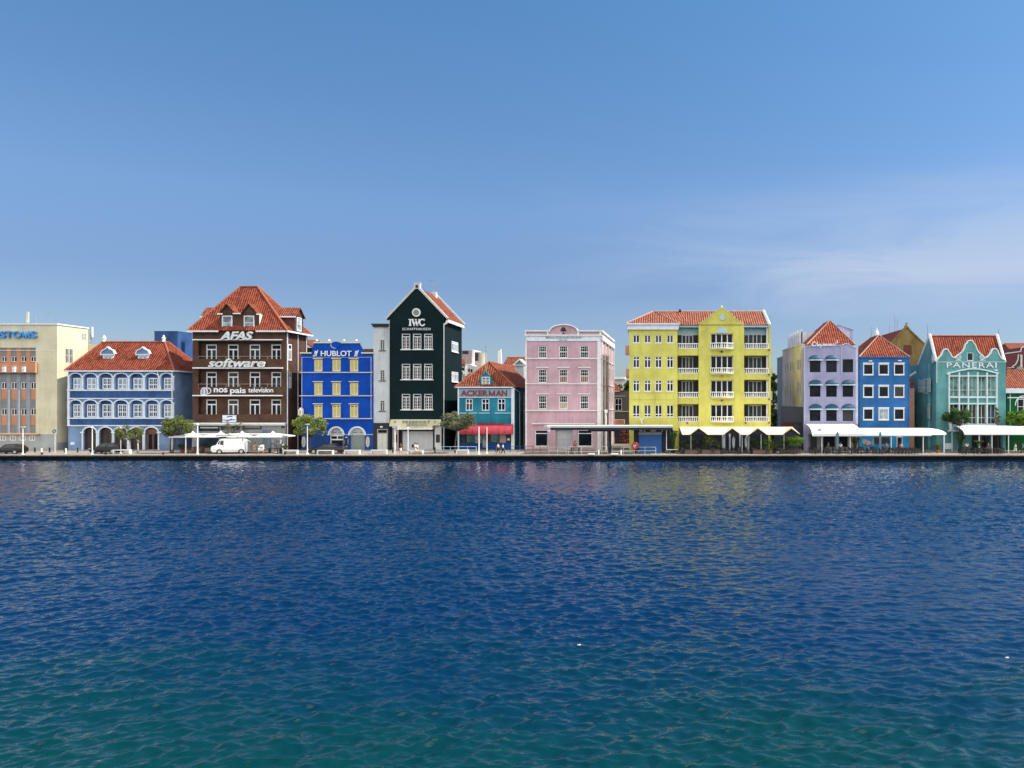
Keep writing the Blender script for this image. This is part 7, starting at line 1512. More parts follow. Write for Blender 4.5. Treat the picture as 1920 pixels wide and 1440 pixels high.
# ================================================================== white parasols in front of the brick house
def parasol(px, Y, w_, ptop, pe, label):
    x = fx(px, Y); z0, z1 = fz(pe, Y), fz(ptop, Y); o = thing('parasol', label, 'parasol', (x, Y, QZ), 'large white square parasols')
    b_ = MB(); hw = w_/2; zs = z0+(z1-z0)*.55
    cs_ = [(x-hw, Y-hw, z0), (x+hw, Y-hw, z0), (x+hw, Y+hw, z0), (x-hw, Y+hw, z0)]; ms = [(x-.22, Y-.22, zs), (x+.22, Y-.22, zs), (x+.22, Y+.22, zs), (x-.22, Y+.22, zs)]; apx = (x, Y, z1)
    for k in range(4):
        k2 = (k+1) % 4; b_.poly([cs_[k], cs_[k2], ms[k2], ms[k]]); b_.poly([ms[k], ms[k2], apx])
        b_.poly([cs_[k], cs_[k2], (cs_[k2][0], cs_[k2][1], z0-.14), (cs_[k][0], cs_[k][1], z0-.14)])
    part('canopy', b_, M['canvas'], o); part('pole', MB().tube([(x, Y, QZ), (x, Y, zs)], .06), M['whitesat'], o); part('base', MB().box(x-.4, x+.4, Y-.4, Y+.4, QZ, QZ+.08), M['trimgrey'], o)
for k, (px, w_) in enumerate(((361, 4.4), (414, 4.4), (454, 4.4), (512, 4.6))):
    parasol(px, 114.0, w_, 807.5, 817.5, ['leftmost', 'second from left', 'third from left', 'rightmost'][k]+' of the four large white parasols in front of the brick house')
solo('parasol_canopy_link', MB().box(fx(370, 114.6), fx(500, 114.6), 113.4, 115.6, fz(814, 114.6), fz(813.4, 114.6)), M['canvas'], (fx(430, 114.6), 114.6, fz(814, 114.6)), 'flat strip of white canvas joining the white parasols', 'canvas')
solo('terrace_post', MB().box(fx(347.2, 112), fx(348.8, 112), 112, 112.15, QZ, fz(815, 112)), M['whitesat'], (fx(348, 112), 112, QZ), 'white post holding the left corner of the parasol canvas', 'post')
# ================================================================== cream zigzag canopy
Ycb, Ycf = 115.6, 111.6; zt_, zf_ = fz(800.4, Ycb)+.0, fz(814, Ycf)
o = thing('terrace_canopy', 'long cream canvas terrace canopy with four dark gabled openings', 'canopy', (fx(1390), 113, QZ))
peaks = [1310.5, 1373.2, 1421.5, 1484]; hwp = 15.5
xL, xR = fx(1279, Ycf), fx(1500.5, Ycf); b = MB(); g_ = MB(); zr_ = zt_
ridge_y = Ycb
prev = xL; prevtop = xL-.3
segs = []
for p_ in peaks:
    px_ = fx(p_, Ycf); segs.append((prev, prevtop, px_-fx(VX+hwp, Ycf), px_)); prev = px_+fx(VX+hwp, Ycf); prevtop = px_
segs.append((prev, prevtop, None, None))
for (x0, x0t, x1, x1t) in segs:
    if x1 is None: b.poly([(x0, Ycf, zf_), (x0t, Ycb, zt_), (xR-.5, Ycb, zt_), (fx(1500.5, Ycf), Ycf, zf_)]); continue
    b.poly([(x0, Ycf, zf_), (x1, Ycf, zf_), (x1t, Ycb, zt_), (x0t, Ycb, zt_)])
    b.poly([(x0, Ycf, zf_), (x1, Ycf, zf_), (x1, Ycf-.02, zf_-.1), (x0, Ycf-.02, zf_-.1)])
for p_ in peaks:
    c_ = fx(p_, Ycf); h_ = fx(VX+hwp, Ycf); zp = zt_
    b.poly([(c_, Ycf, zp-.05), (c_-h_, Ycf, zf_), (c_, Ycb, zt_)]); b.poly([(c_, Ycf, zp-.05), (c_+h_, Ycf, zf_), (c_, Ycb, zt_)])
    g_.stroke([(c_-h_, zf_), (c_, zp-.05), (c_+h_, zf_)], .07, Ycf-.05, Ycf+.05)
b.poly([(xL-.3, Ycb, zt_), (xR-.5, Ycb, zt_), (xR-.5, Ycb+1.6, zf_), (xL-.3, Ycb+1.6, zf_)])
part('canvas', b, M['cream'], o); part('gable_edge', g_, M['cream'], o)
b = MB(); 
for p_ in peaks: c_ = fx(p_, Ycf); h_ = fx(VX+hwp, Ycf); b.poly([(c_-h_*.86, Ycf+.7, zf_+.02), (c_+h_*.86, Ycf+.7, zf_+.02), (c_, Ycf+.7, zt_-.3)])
part('gable_shade', b, M['navy'], o)  # navy sheets painting the shade inside the open canopy gables
for px in (1295.5, 1359, 1391.5, 1404, 1427, 1470): part('post', MB().tube([(fx(px, Ycf+.3), Ycf+.3, QZ), (fx(px, Ycf+.3), Ycf+.3, zf_)], .05), M['trimgrey'], o)
o = thing('red_awning', 'small dark red awning over the side entrance of the lavender house', 'awning', (fx(1480, 121), 121, QZ)); part('canvas', hood(MB(), [(fx(1462, 124), 124, fz(800, 124)), (fx(1487, 124), 124, fz(800, 124)), (fx(1491, 126), 126, fz(792, 126)), (fx(1470, 126), 126, fz(792, 126))], .05), M['maroon'], o)
o = thing('patio_heater_screen', 'dark timber terrace enclosure between the cream canopy and the lavender house', 'screen', (fx(1500, 119), 119, QZ)); part('panel', MB().box(fx(1452, 119.5), fx(1506, 119.5), 119.5, 119.7, QZ, fz(800, 119.5)), M['navy'], o); o.name = 'terrace_screen'
# closed light blue parasols
for k, px in enumerate((1356, 1375.5, 1399)):
    x = fx(px, 113.4); o = thing('closed_parasol', ['pale closed parasol under the second bay of the cream canopy', 'grey blue closed parasol under the second gable of the cream canopy', 'pale closed parasol right of the second gable of the cream canopy'][k], 'parasol', (x, 113.4, QZ), 'closed parasols under the cream canopy')
    part('pole', MB().tube([(x, 113.4, QZ), (x, 113.4, QZ+2.3)], .03), M['steel'], o); part('folded_canopy', MB().lathe([(.1, .7), (.2, 1.1), (.26, 2.1), (.1, 2.4), (.02, 2.6)], (x, 113.4, QZ), 7), M['lightgrey'], o)
# ================================================================== white awnings right
def big_awning(label, x0, x1, Yw, Yf, pw, pf, posts, round_end=None, mt='canvas'):
    o = thing('awning', label, 'awning', ((x0+x1)/2, (Yw+Yf)/2, QZ), 'large white terrace awnings')
    b_ = MB(); z0, z1 = fz(pw, Yw), fz(pf, Yf); n = 12; pr = [(Yw-(Yw-Yf)*math.sin(math.pi/2*k/n)**1.1, z1+(z0-z1)*math.cos(math.pi/2*k/n)) for k in range(n+1)]
    for (y0_, q0), (y1_, q1) in zip(pr[:-1], pr[1:]): b_.poly([(x0, y0_, q0), (x1, y0_, q0), (x1, y1_, q1), (x0, y1_, q1)])
    if round_end == 'right':
        m_ = 8
        for (y0_, q0), (y1_, q1) in zip(pr[:-1], pr[1:]):
            for j in range(m_):
                def pt(y, z, t): # shrink sideways end as quarter dome
                    f_ = (z-z1)/(z0-z1+1e-9); return (x1+3.4*math.sin(t)*math.sqrt(max(0, 1-f_**2)), y if t == 0 else Yw-(Yw-y)*math.cos(t), z)
                t0, t1 = math.pi/2*j/m_, math.pi/2*(j+1)/m_; b_.poly([pt(y0_, q0, t0), pt(y0_, q0, t1), pt(y1_, q1, t1), pt(y1_, q1, t0)])
    part('canvas', b_, M[mt], o, smooth=True)
    e_ = MB()
    for xx in ((x0,) if round_end else (x0, x1)): e_.tube([(xx, y, z) for y, z in pr], .05, 5)
    ns_q = max(2, int((x1-x0)/1.9)); sm_ = MB()
    for k in range(1, ns_q): xx = x0+(x1-x0)*k/ns_q; sm_.tube([(xx, y, z+.005) for y, z in pr], .02, 4)
    part('seam', sm_, M['letters'], o)
    e_.box(x0, x1, Yf-.04, Yf+.04, z1-.16, z1); part('frame', e_, M['whitesat'], o)
    for px in posts: part('post', MB().tube([(fx(px, Yf+.2), Yf+.2, QZ), (fx(px, Yf+.2), Yf+.2, z1)], .07), M['whitesat'], o)
    return o
o = big_awning('white canvas awning sloping down from under the lavender house windows', fx(1511, 117.6), fx(1607, 115), 117.9, 112.6, 795, 816, (1541, 1594))
part('logo', MB().prism([(fx(1533, 113), fz(807, 112.8)), (fx(1540, 113), fz(808.5, 112.8)), (fx(1540.5, 113), fz(804, 112.8)), (fx(1537, 113), fz(801.5, 112.8))], 112.35, 112.5), M['lettergrey'], o) if False else part('logo', MB().poly([(fx(1532, 112.6), 112.56, fz(809, 112.6)), (fx(1541, 112.6), 112.56, fz(809, 112.6)), (fx(1540, 112.6), 112.7, fz(804.5, 112.7)), (fx(1536.5, 112.6), 112.85, fz(802, 112.8)), (fx(1534, 112.6), 112.7, fz(804.5, 112.7))]), M['lettergrey'], o)
big_awning('long white canvas awning in front of the royal blue house, ending in a rounded hood', fx(1607.5, 115), fx(1745, 113.2), 116.2, 112.8, 802.5, 815.5, (1671, 1731, 1770), 'right')
big_awning('white barrel awning in front of the sea green house running off the right edge', fx(1808, 112.6), fx(1990, 112.6), 117.6, 112.6, 797.5, 813.5, (1891, 1860, 1836))
o = thing('awning_valance', 'narrow white retractable awning bar below the lavender house awning', 'awning', (fx(1574, 111.8), 111.8, fz(816, 111.8))); part('cassette', MB().box(fx(1526, 111.8), fx(1622, 111.8), 111.7, 111.95, fz(817.3, 111.8), fz(813.3, 111.8)), M['whitesat'], o)
for k, (px, w_) in enumerate(((1570, 4.6), (1650, 4.0))):
    solo('terrace_pillar', MB().box(fx(px-w_/2, 111.7), fx(px+w_/2, 111.7), 111.5, 111.69, QZ, fz(812, 111.7)).box(fx(px-1.2, 111.7), fx(px+1.2, 111.7), 111.52, 111.68, fz(812, 111.7), fz(809.5, 111.7)), M['blueside'], (fx(px, 111.7), 111.7, QZ), ['grey blue pillar in front of the lavender house awning', 'grey blue pillar in front of the royal blue house awning'][k], 'pillar')
o = thing('lit_sign_panel', 'upright pale blue sign panel on the aqua ground floor of the royal blue house', 'sign', (fx(1637, 115.5), 115.5, QZ)); part('panel', MB().box(fx(1635, 115.5), fx(1639, 115.5), 115.5, 115.6, fz(834, 115.5), fz(818.5, 115.5)), M['paleblue'], o); part('post', MB().tube([(fx(1637, 115.5), 115.65, QZ), (fx(1637, 115.5), 115.65, fz(830, 115.5))], .04), M['steel'], o); o.name = 'sign_panel'
o = thing('menu_board', 'tilted dusky pink menu board under the white awning', 'sign', (fx(1625, 113.5), 113.5, QZ))
part('board', MB().prism([(fx(1617, 113.5), fz(831, 113.5)), (fx(1617, 113.5), fz(823.5, 113.5)), (fx(1621, 113.5), fz(822.5, 113.5)), (fx(1633.5, 113.5), fz(828.5, 113.5)), (fx(1633.5, 113.5), fz(833.5, 113.5))], 113.5, 113.56), M['mauvegrey'], o); part('leg', MB().tube([(fx(1624, 113.5), 113.6, QZ), (fx(1624, 113.5), 113.6, fz(830, 113.5))], .04), M['steel'], o)
# ================================================================== cafe furniture
def chair_mesh(mt):
    b_ = MB(); s = .44
    b_.box(0, s, 0, s, .43, .47)
    for x in (0, s-.04):
        for y in (0, s-.04): b_.box(x, x+.04, y, y+.04, 0, .43 if y == 0 else .9)
    b_.box(.04, s-.04, s-.035, s-.005, .52, .88)
    return b_
def table_mesh():
    b_ = MB().lathe([(.25, 0), (.25, .03), (.04, .05), (.04, .70), (.4, .72), (.42, .76)], (0, 0, 0), 10); return b_
cm = {k: chair_mesh(None).mesh('chair', M[k]) for k in ('blackwicker', 'brownwood')}; tm = table_mesh().mesh('table', M['blackwicker']); tmb = table_mesh().mesh('table', M['brownwood'])
def terrace(a, c, rows, step, cl, tl, grp, mt='blackwicker', seed=0, jitter=.15, avoid=()):
    rnd = random.Random(seed); px = a
    while px < c:
        for Y in rows:
            if any(u < px < v for u, v in avoid): continue
            x = fx(px, Y)+rnd.uniform(-.2, .2); y = Y+rnd.uniform(-.15, .15)
            t = bpy.data.objects.new('cafe_table', tm if mt == 'blackwicker' else tmb); put(t, (x, y, QZ)); tag(t, tl, 'table', 'tables '+grp)
            for k in range(4):
                if rnd.random() < .12: continue
                ang = k*math.pi/2+rnd.uniform(-jitter, jitter)+math.pi/4*0
                dx, dy = math.sin(ang)*.75, math.cos(ang)*.75
                ch = bpy.data.objects.new('cafe_chair', cm[mt]); rz = -ang
                ox, oy = -.22*math.cos(rz)+.0, 0
                off = Matrix.Rotation(rz, 3, 'Z') @ Vector((-.22, -.22, 0))
                put(ch, (x+dx+off.x, y+dy+off.y, QZ), None, rz); tag(ch, cl, 'chair', 'chairs '+grp)
        px += step
terrace(1282, 1500, (111.2, 112.9), 26, 'black cafe chair on the terrace under the cream canopy', 'round black cafe table on the terrace under the cream canopy', 'under the cream canopy', seed=1, avoid=((1255, 1277),))
terrace(1528, 1606, (111.0, 113.2), 22, 'black cafe chair under the lavender house awning', 'round black cafe table under the lavender house awning', 'under the lavender house awning', seed=2)
terrace(1616, 1735, (110.8, 113.4), 20, 'black cafe chair under the long white awning of the royal blue house', 'round black cafe table under the long white awning of the royal blue house', 'under the royal blue house awning', seed=3)
terrace(1812, 1885, (110.9, 113.2), 19, 'black cafe chair under the right hand white awning', 'round black cafe table under the right hand white awning', 'under the right hand white awning', seed=4)
terrace(352, 412, (112.6, 114.6), 19, 'brown wooden chair beneath the white parasols', 'brown round table beneath the white parasols', 'beneath the white parasols', 'brownwood', seed=5)
for k, (a, c, lb_) in enumerate(((1284, 1312, 'dark planter box at the left of the cream canopy terrace'), (1316, 1350, 'dark planter box in front of the second bay of the cream canopy'), (1412, 1448, 'dark planter box in front of the fourth bay of the cream canopy'), (1464, 1503, 'dark planter box under the large lime green bush'))):
    Yp = 110.5 if k < 3 else 111.6
    o = thing('planter_box', lb_, 'planter', (fx((a+c)/2, Yp), Yp, QZ), 'dark planter boxes along the terrace edge'); part('box', MB().box(fx(a, Yp), fx(c, Yp), Yp, Yp+.5, QZ+.05, QZ+.62), M['brownwood'], o); part('rim', MB().box(fx(a, Yp)-.04, fx(c, Yp)+.04, Yp-.04, Yp+.54, QZ+.62, QZ+.69), M['blackwicker'], o)
for k, (a, c, Y, lb_) in enumerate(((500, 526, 112.4, 'long black bench table left of the agave pot'), )):
    o = thing('picnic_table', lb_, 'table', (fx((a+c)/2, Y), Y, QZ)); part('top', MB().box(fx(a, Y), fx(c, Y), Y, Y+.7, QZ+.68, QZ+.76), M['blacksteel'], o)
    for px in (a+3, c-3): part('leg', MB().box(fx(px, Y), fx(px, Y)+.08, Y+.1, Y+.6, QZ, QZ+.68), M['blacksteel'], o)
o = thing('curved_rack', 'black curved metal rack arching over beside the agave pot', 'rack', (fx(514, 111.8), 111.8, QZ))
b = MB()
for (x0, x1, p) in ((508, 519, 831), (517, 527, 827)): b.tube([(fx(x0, 111.8), 111.8, fz(p+2, 111.8)), (fx(x0+2, 111.8), 111.8, fz(p, 111.8)), (fx(x0+6, 111.8), 111.8, fz(p+1, 111.8)), (fx(x1, 111.8), 111.8, fz(p+6, 111.8)), (fx(x1+2, 111.8), 111.8, QZ)], .05)
part('tube', b, M['blacksteel'], o)
o = thing('white_sign_board', 'small white figure shaped sign beside the agave pot', 'sign', (fx(530, 111.2), 111.2, QZ)); part('board', MB().prism([(fx(p_, 111.2), fz(r_, 111.2)) for p_, r_ in ((529, 843), (531, 843), (531, 833), (533, 831), (524, 832), (526, 828), (525, 825), (527, 824.5), (528, 828), (527.5, 831), (529, 834))], 111.2, 111.28), M['whitesat'], o); o.name = 'cutout_sign'
# ================================================================== vehicles
def loft_car(name, label, px_front, px_rear, Y, st, paint, h_scale=1.0, width=1.72, wheels=(.82, .80), wr=.31, glassx=(), rails=False, face='left', cat='car'):
    """st: stations (u along length 0 front..1 rear, z_bottom, z_belt, z_top, half width belt, half width top)"""
    x0, x1 = fx(px_front, Y), fx(px_rear, Y); L = x1-x0
    o = thing(name, label, cat, ((x0+x1)/2, Y, QZ))
    b_ = MB(); rings = []
    for (u, zb_, zl, zt2, wb, wt) in st:
        x = x0+L*u; w_ = width/2
        rings.append([(x, Y-w_*wb*.96, QZ+zb_), (x, Y-w_*wb, QZ+(zb_+zl)*.5), (x, Y-w_*wb*.97, QZ+zl), (x, Y-w_*wt, QZ+zt2-.05), (x, Y-w_*wt*.85, QZ+zt2), (x, Y+w_*wt*.85, QZ+zt2), (x, Y+w_*wt, QZ+zt2-.05), (x, Y+w_*wb*.97, QZ+zl), (x, Y+w_*wb, QZ+(zb_+zl)*.5), (x, Y+w_*wb*.96, QZ+zb_)])
    n = 10; base = len(b_.v)
    for r_ in rings: b_.v += r_
    for i in range(len(rings)-1):
        for k in range(n): a_ = base+i*n+k; c_ = base+i*n+(k+1) % n; b_.f.append((a_, c_, c_+n, a_+n)); b_.mi.append(0)
    b_.f.append(tuple(base+k for k in range(n))); b_.mi.append(0); e_ = base+(len(rings)-1)*n; b_.f.append(tuple(e_+k for k in range(n-1, -1, -1))); b_.mi.append(0)
    body_ = part('body', b_, M[paint], o, smooth=False)
    me = body_.data
    for i, gl in enumerate(glassx):         # side windows: polygons in (u,z)
        g_ = MB(); 
        for sgn in (-1, 1):
            pts = []
            for (u, z) in gl:
                # half width at this height by interpolation of stations
                for s0, s1 in zip(st[:-1], st[1:]):
                    if s0[0] <= u <= s1[0]: f_ = (u-s0[0])/(s1[0]-s0[0]+1e-9); zl = s0[2]+(s1[2]-s0[2])*f_; zt2 = s0[3]+(s1[3]-s0[3])*f_; wb = s0[4]+(s1[4]-s0[4])*f_; wt = s0[5]+(s1[5]-s0[5])*f_; break
                q_ = min(1, max(0, (z-zl)/(zt2-.05-zl+1e-6))); hw = width/2*(wb*.97+(wt-wb*.97)*q_)
                pts.append((x0+L*u, Y+sgn*(hw+.012), QZ+z))
            g_.poly(pts)
        part('side_window', g_, M['carglass'], o)
    for u in (wheels[0], 1-wheels[1]):
        u = 1-u
        for sgn in (-1, 1):
            c_ = (x0+L*u, Y+sgn*(width/2-.075), QZ+wr); pr = [(wr*.62, -.1), (wr*.97, -.1), (wr, -.06), (wr, .06), (wr*.97, .1), (wr*.62, .1)]
            t_ = MB(); nn = 16; base = len(t_.v)
            for r_, d_ in pr:
                for k in range(nn): a_ = 2*math.pi*k/nn; t_.v.append((c_[0]+r_*math.cos(a_), c_[1]+d_, c_[2]+r_*math.sin(a_)))
            for i in range(len(pr)-1):
                for k in range(nn): a_ = i*nn+k; c2 = i*nn+(k+1) % nn; t_.f.append((a_, c2, c2+nn, a_+nn)); t_.mi.append(0)
            wh = part('wheel', t_, M['tyre'], o)
            rm = MB(); rm.prism([(c_[0]+wr*.64*math.cos(2*math.pi*k/nn), c_[2]+wr*.64*math.sin(2*math.pi*k/nn)) for k in range(nn)], c_[1]-.095, c_[1]+.095)
            for k in range(5): a_ = 2*math.pi*k/5; rm.stroke([(c_[0], c_[2]), (c_[0]+wr*.6*math.cos(a_), c_[2]+wr*.6*math.sin(a_))], .05, c_[1]-.11, c_[1]+.11)
            part('rim', rm, M['rim'], wh)
        ar = MB(); ar.prism([(x0+L*u+wr*1.18*math.cos(math.pi*k/12), QZ+wr+wr*1.18*math.sin(math.pi*k/12)) for k in range(13)]+[(x0+L*u-wr*1.18, QZ+.16), (x0+L*u+wr*1.18, QZ+.16)], Y-width/2-.003, Y+width/2+.003); part('wheel_arch', ar, M['tyre'], o)
    return o, x0, L
# dark hatchback (facing left)
o, x0, L = loft_car('hatchback', 'dark grey small hatchback parked at the left edge', -6, 46, 111.6,
    [(0, .35, .62, .66, .75, .6), (.06, .22, .70, .76, .92, .75), (.22, .2, .86, .92, .98, .8), (.27, .2, .9, 1.0, 1, .8), (.42, .2, .92, 1.42, 1, .74), (.6, .2, .94, 1.5, 1, .76), (.82, .2, .95, 1.45, 1, .74), (.93, .22, .92, 1.2, .97, .74), (1, .35, .8, .86, .88, .7)], 'cargrey',
    width=1.68, wheels=(.82, .82), wr=.32, glassx=[[(.31, .95), (.42, 1.35), (.56, 1.42), (.56, .97)], [(.58, .97), (.58, 1.42), (.78, 1.38), (.84, 1.05), (.8, .98)]])
part('windscreen', MB().poly([(x0+L*.29, 111.6-.62, QZ+1.06), (x0+L*.29, 111.6+.62, QZ+1.06), (x0+L*.41, 111.6+.55, QZ+1.41), (x0+L*.41, 111.6-.55, QZ+1.41)]), M['carglass'], o)
part('tail_light', MB().box(x0+L*.97, x0+L*.995, 110.88, 111.05, QZ+.82, QZ+1.0), M['redlamp'], o); part('tail_light', MB().box(x0+L*.97, x0+L*.995, 112.15, 112.32, QZ+.82, QZ+1.0), M['redlamp'], o)
part('bumper', MB().box(x0+.05, x0+.3, 110.9, 112.3, QZ+.2, QZ+.4), M['tyre'], o)
# dark SUV with bright roof
o, x0, L = loft_car('crossover_car', 'dark crossover car with a sun bright roof parked before the arches of the arcaded house', 173, 229, 112.6,
    [(0, .38, .66, .72, .75, .6), (.05, .24, .78, .85, .92, .8), (.2, .22, .92, 1.0, .98, .84), (.27, .22, .97, 1.1, 1, .82), (.42, .22, 1.0, 1.56, 1, .76), (.62, .22, 1.02, 1.63, 1, .76), (.85, .22, 1.02, 1.55, 1, .74), (.96, .24, 1.0, 1.25, .97, .74), (1, .38, .85, .92, .88, .7)], 'cargrey',
    width=1.78, wheels=(.82, .81), wr=.35, glassx=[[(.31, 1.04), (.42, 1.48), (.56, 1.54), (.56, 1.05)], [(.58, 1.05), (.58, 1.54), (.82, 1.48), (.9, 1.15), (.86, 1.06)]])
part('tail_light', MB().box(x0+L*.975, x0+L*1.0, 111.75, 111.95, QZ+.95, QZ+1.15), M['redlamp'], o); part('headlight', MB().box(x0+.08, x0+.4, 111.72, 111.85, QZ+.68, QZ+.8), M['rim'], o)
part('windscreen', MB().poly([(x0+L*.29, 112.6-.68, QZ+1.16), (x0+L*.29, 112.6+.68, QZ+1.16), (x0+L*.41, 112.6+.6, QZ+1.54), (x0+L*.41, 112.6-.6, QZ+1.54)]), M['carglass'], o)
# black sedan
o, x0, L = loft_car('sedan', 'glossy black sedan parked in front of the cobalt blue house', 580, 649, 112.2,
    [(0, .36, .58, .62, .75, .6), (.04, .2, .68, .74, .92, .8), (.24, .2, .9, .96, .98, .84), (.30, .2, .94, 1.02, 1, .8), (.43, .2, .96, 1.42, 1, .72), (.58, .2, .98, 1.47, 1, .72), (.72, .2, .98, 1.42, 1, .7), (.84, .2, .98, 1.08, 1, .8), (.95, .22, .95, 1.02, .97, .8), (1, .36, .8, .86, .86, .7)], 'carblack',
    width=1.82, wheels=(.81, .80), wr=.34, glassx=[[(.34, .99), (.43, 1.35), (.56, 1.40), (.56, 1.0)], [(.575, 1.0), (.575, 1.40), (.7, 1.36), (.79, 1.08), (.77, 1.01)]])
part('windscreen', MB().poly([(x0+L*.32, 112.2-.66, QZ+1.1), (x0+L*.32, 112.2+.66, QZ+1.1), (x0+L*.42, 112.2+.58, QZ+1.41), (x0+L*.42, 112.2-.58, QZ+1.41)]), M['carglass'], o)
part('headlight', MB().box(x0+.1, x0+.35, 111.3, 111.42, QZ+.6, QZ+.72), M['rim'], o); part('tail_light', MB().box(x0+L*.965, x0+L*.99, 111.35, 111.6, QZ+.8, QZ+.95), M['redlamp'], o)
# white van
o, x0, L = loft_car('van', 'white delivery van with a roof rack in front of the white parasols', 402, 464, 112.0,
    [(0, .42, .78, .9, .85, .8), (.02, .3, 1.05, 1.15, .94, .84), (.11, .28, 1.2, 1.3, .98, .86), (.14, .28, 1.22, 1.38, 1, .88), (.23, .28, 1.24, 2.15, 1, .9), (.28, .28, 1.24, 2.25, 1, .92), (.93, .28, 1.24, 2.25, 1, .92), (.98, .28, 1.24, 2.15, 1, .9), (1, .34, 1.15, 1.8, .97, .88)], 'carwhite',
    width=1.95, wheels=(.76, .83), wr=.34, glassx=[[(.17, 1.36), (.235, 1.98), (.35, 2.02), (.35, 1.36)]], cat='van')
part('windscreen', MB().poly([(x0+L*.138, 111.2, QZ+1.41), (x0+L*.138, 112.8, QZ+1.41), (x0+L*.222, 112.75, QZ+2.1), (x0+L*.222, 111.25, QZ+2.1)]), M['carglass'], o)
part('grille', MB().box(x0-.03, x0+.06, 111.25, 112.75, QZ+.45, QZ+.9), M['tyre'], o); part('bumper', MB().box(x0-.08, x0+.2, 111.08, 112.92, QZ+.28, QZ+.44), M['blacksteel'], o)
part('headlight', MB().box(x0-.01, x0+.1, 111.15, 111.4, QZ+.72, QZ+.92), M['rim'], o); part('headlight', MB().box(x0-.01, x0+.1, 112.6, 112.85, QZ+.72, QZ+.92), M['rim'], o)
b = MB().box(x0+L*.365, x0+L*.37, 111.02, 111.03, QZ+.4, QZ+2.0).box(x0+L*.6, x0+L*.605, 111.02, 111.03, QZ+.4, QZ+2.0).box(x0+L*.2, x0+L*.97, 111.0, 111.03, QZ+.55, QZ+.6); part('door_seam', b, M['trimgrey'], o)
b = MB()
for yy in (111.3, 112.7): b.tube([(x0+L*.1, yy, QZ+2.75), (x0+L*.72, yy, QZ+2.75)], .035); b.tube([(x0+L*.1, yy, QZ+2.6), (x0+L*.1, yy, QZ+2.75)], .03); 
for u in (.13, .45, .72):
    b.tube([(x0+L*u, 111.3, QZ+2.75), (x0+L*u, 112.7, QZ+2.75)], .03)
    for yy in (111.3, 112.7): b.tube([(x0+L*max(u, .3), yy, QZ+2.1), (x0+L*u, yy, QZ+2.75)], .03)
part('roof_rack', b, M['blacksteel'], o); part('door_handle', MB().box(x0+L*.33, x0+L*.36, 111.0, 111.03, QZ+1.15, QZ+1.19), M['tyre'], o)
o.rotation_euler = (0, 0, R(15))
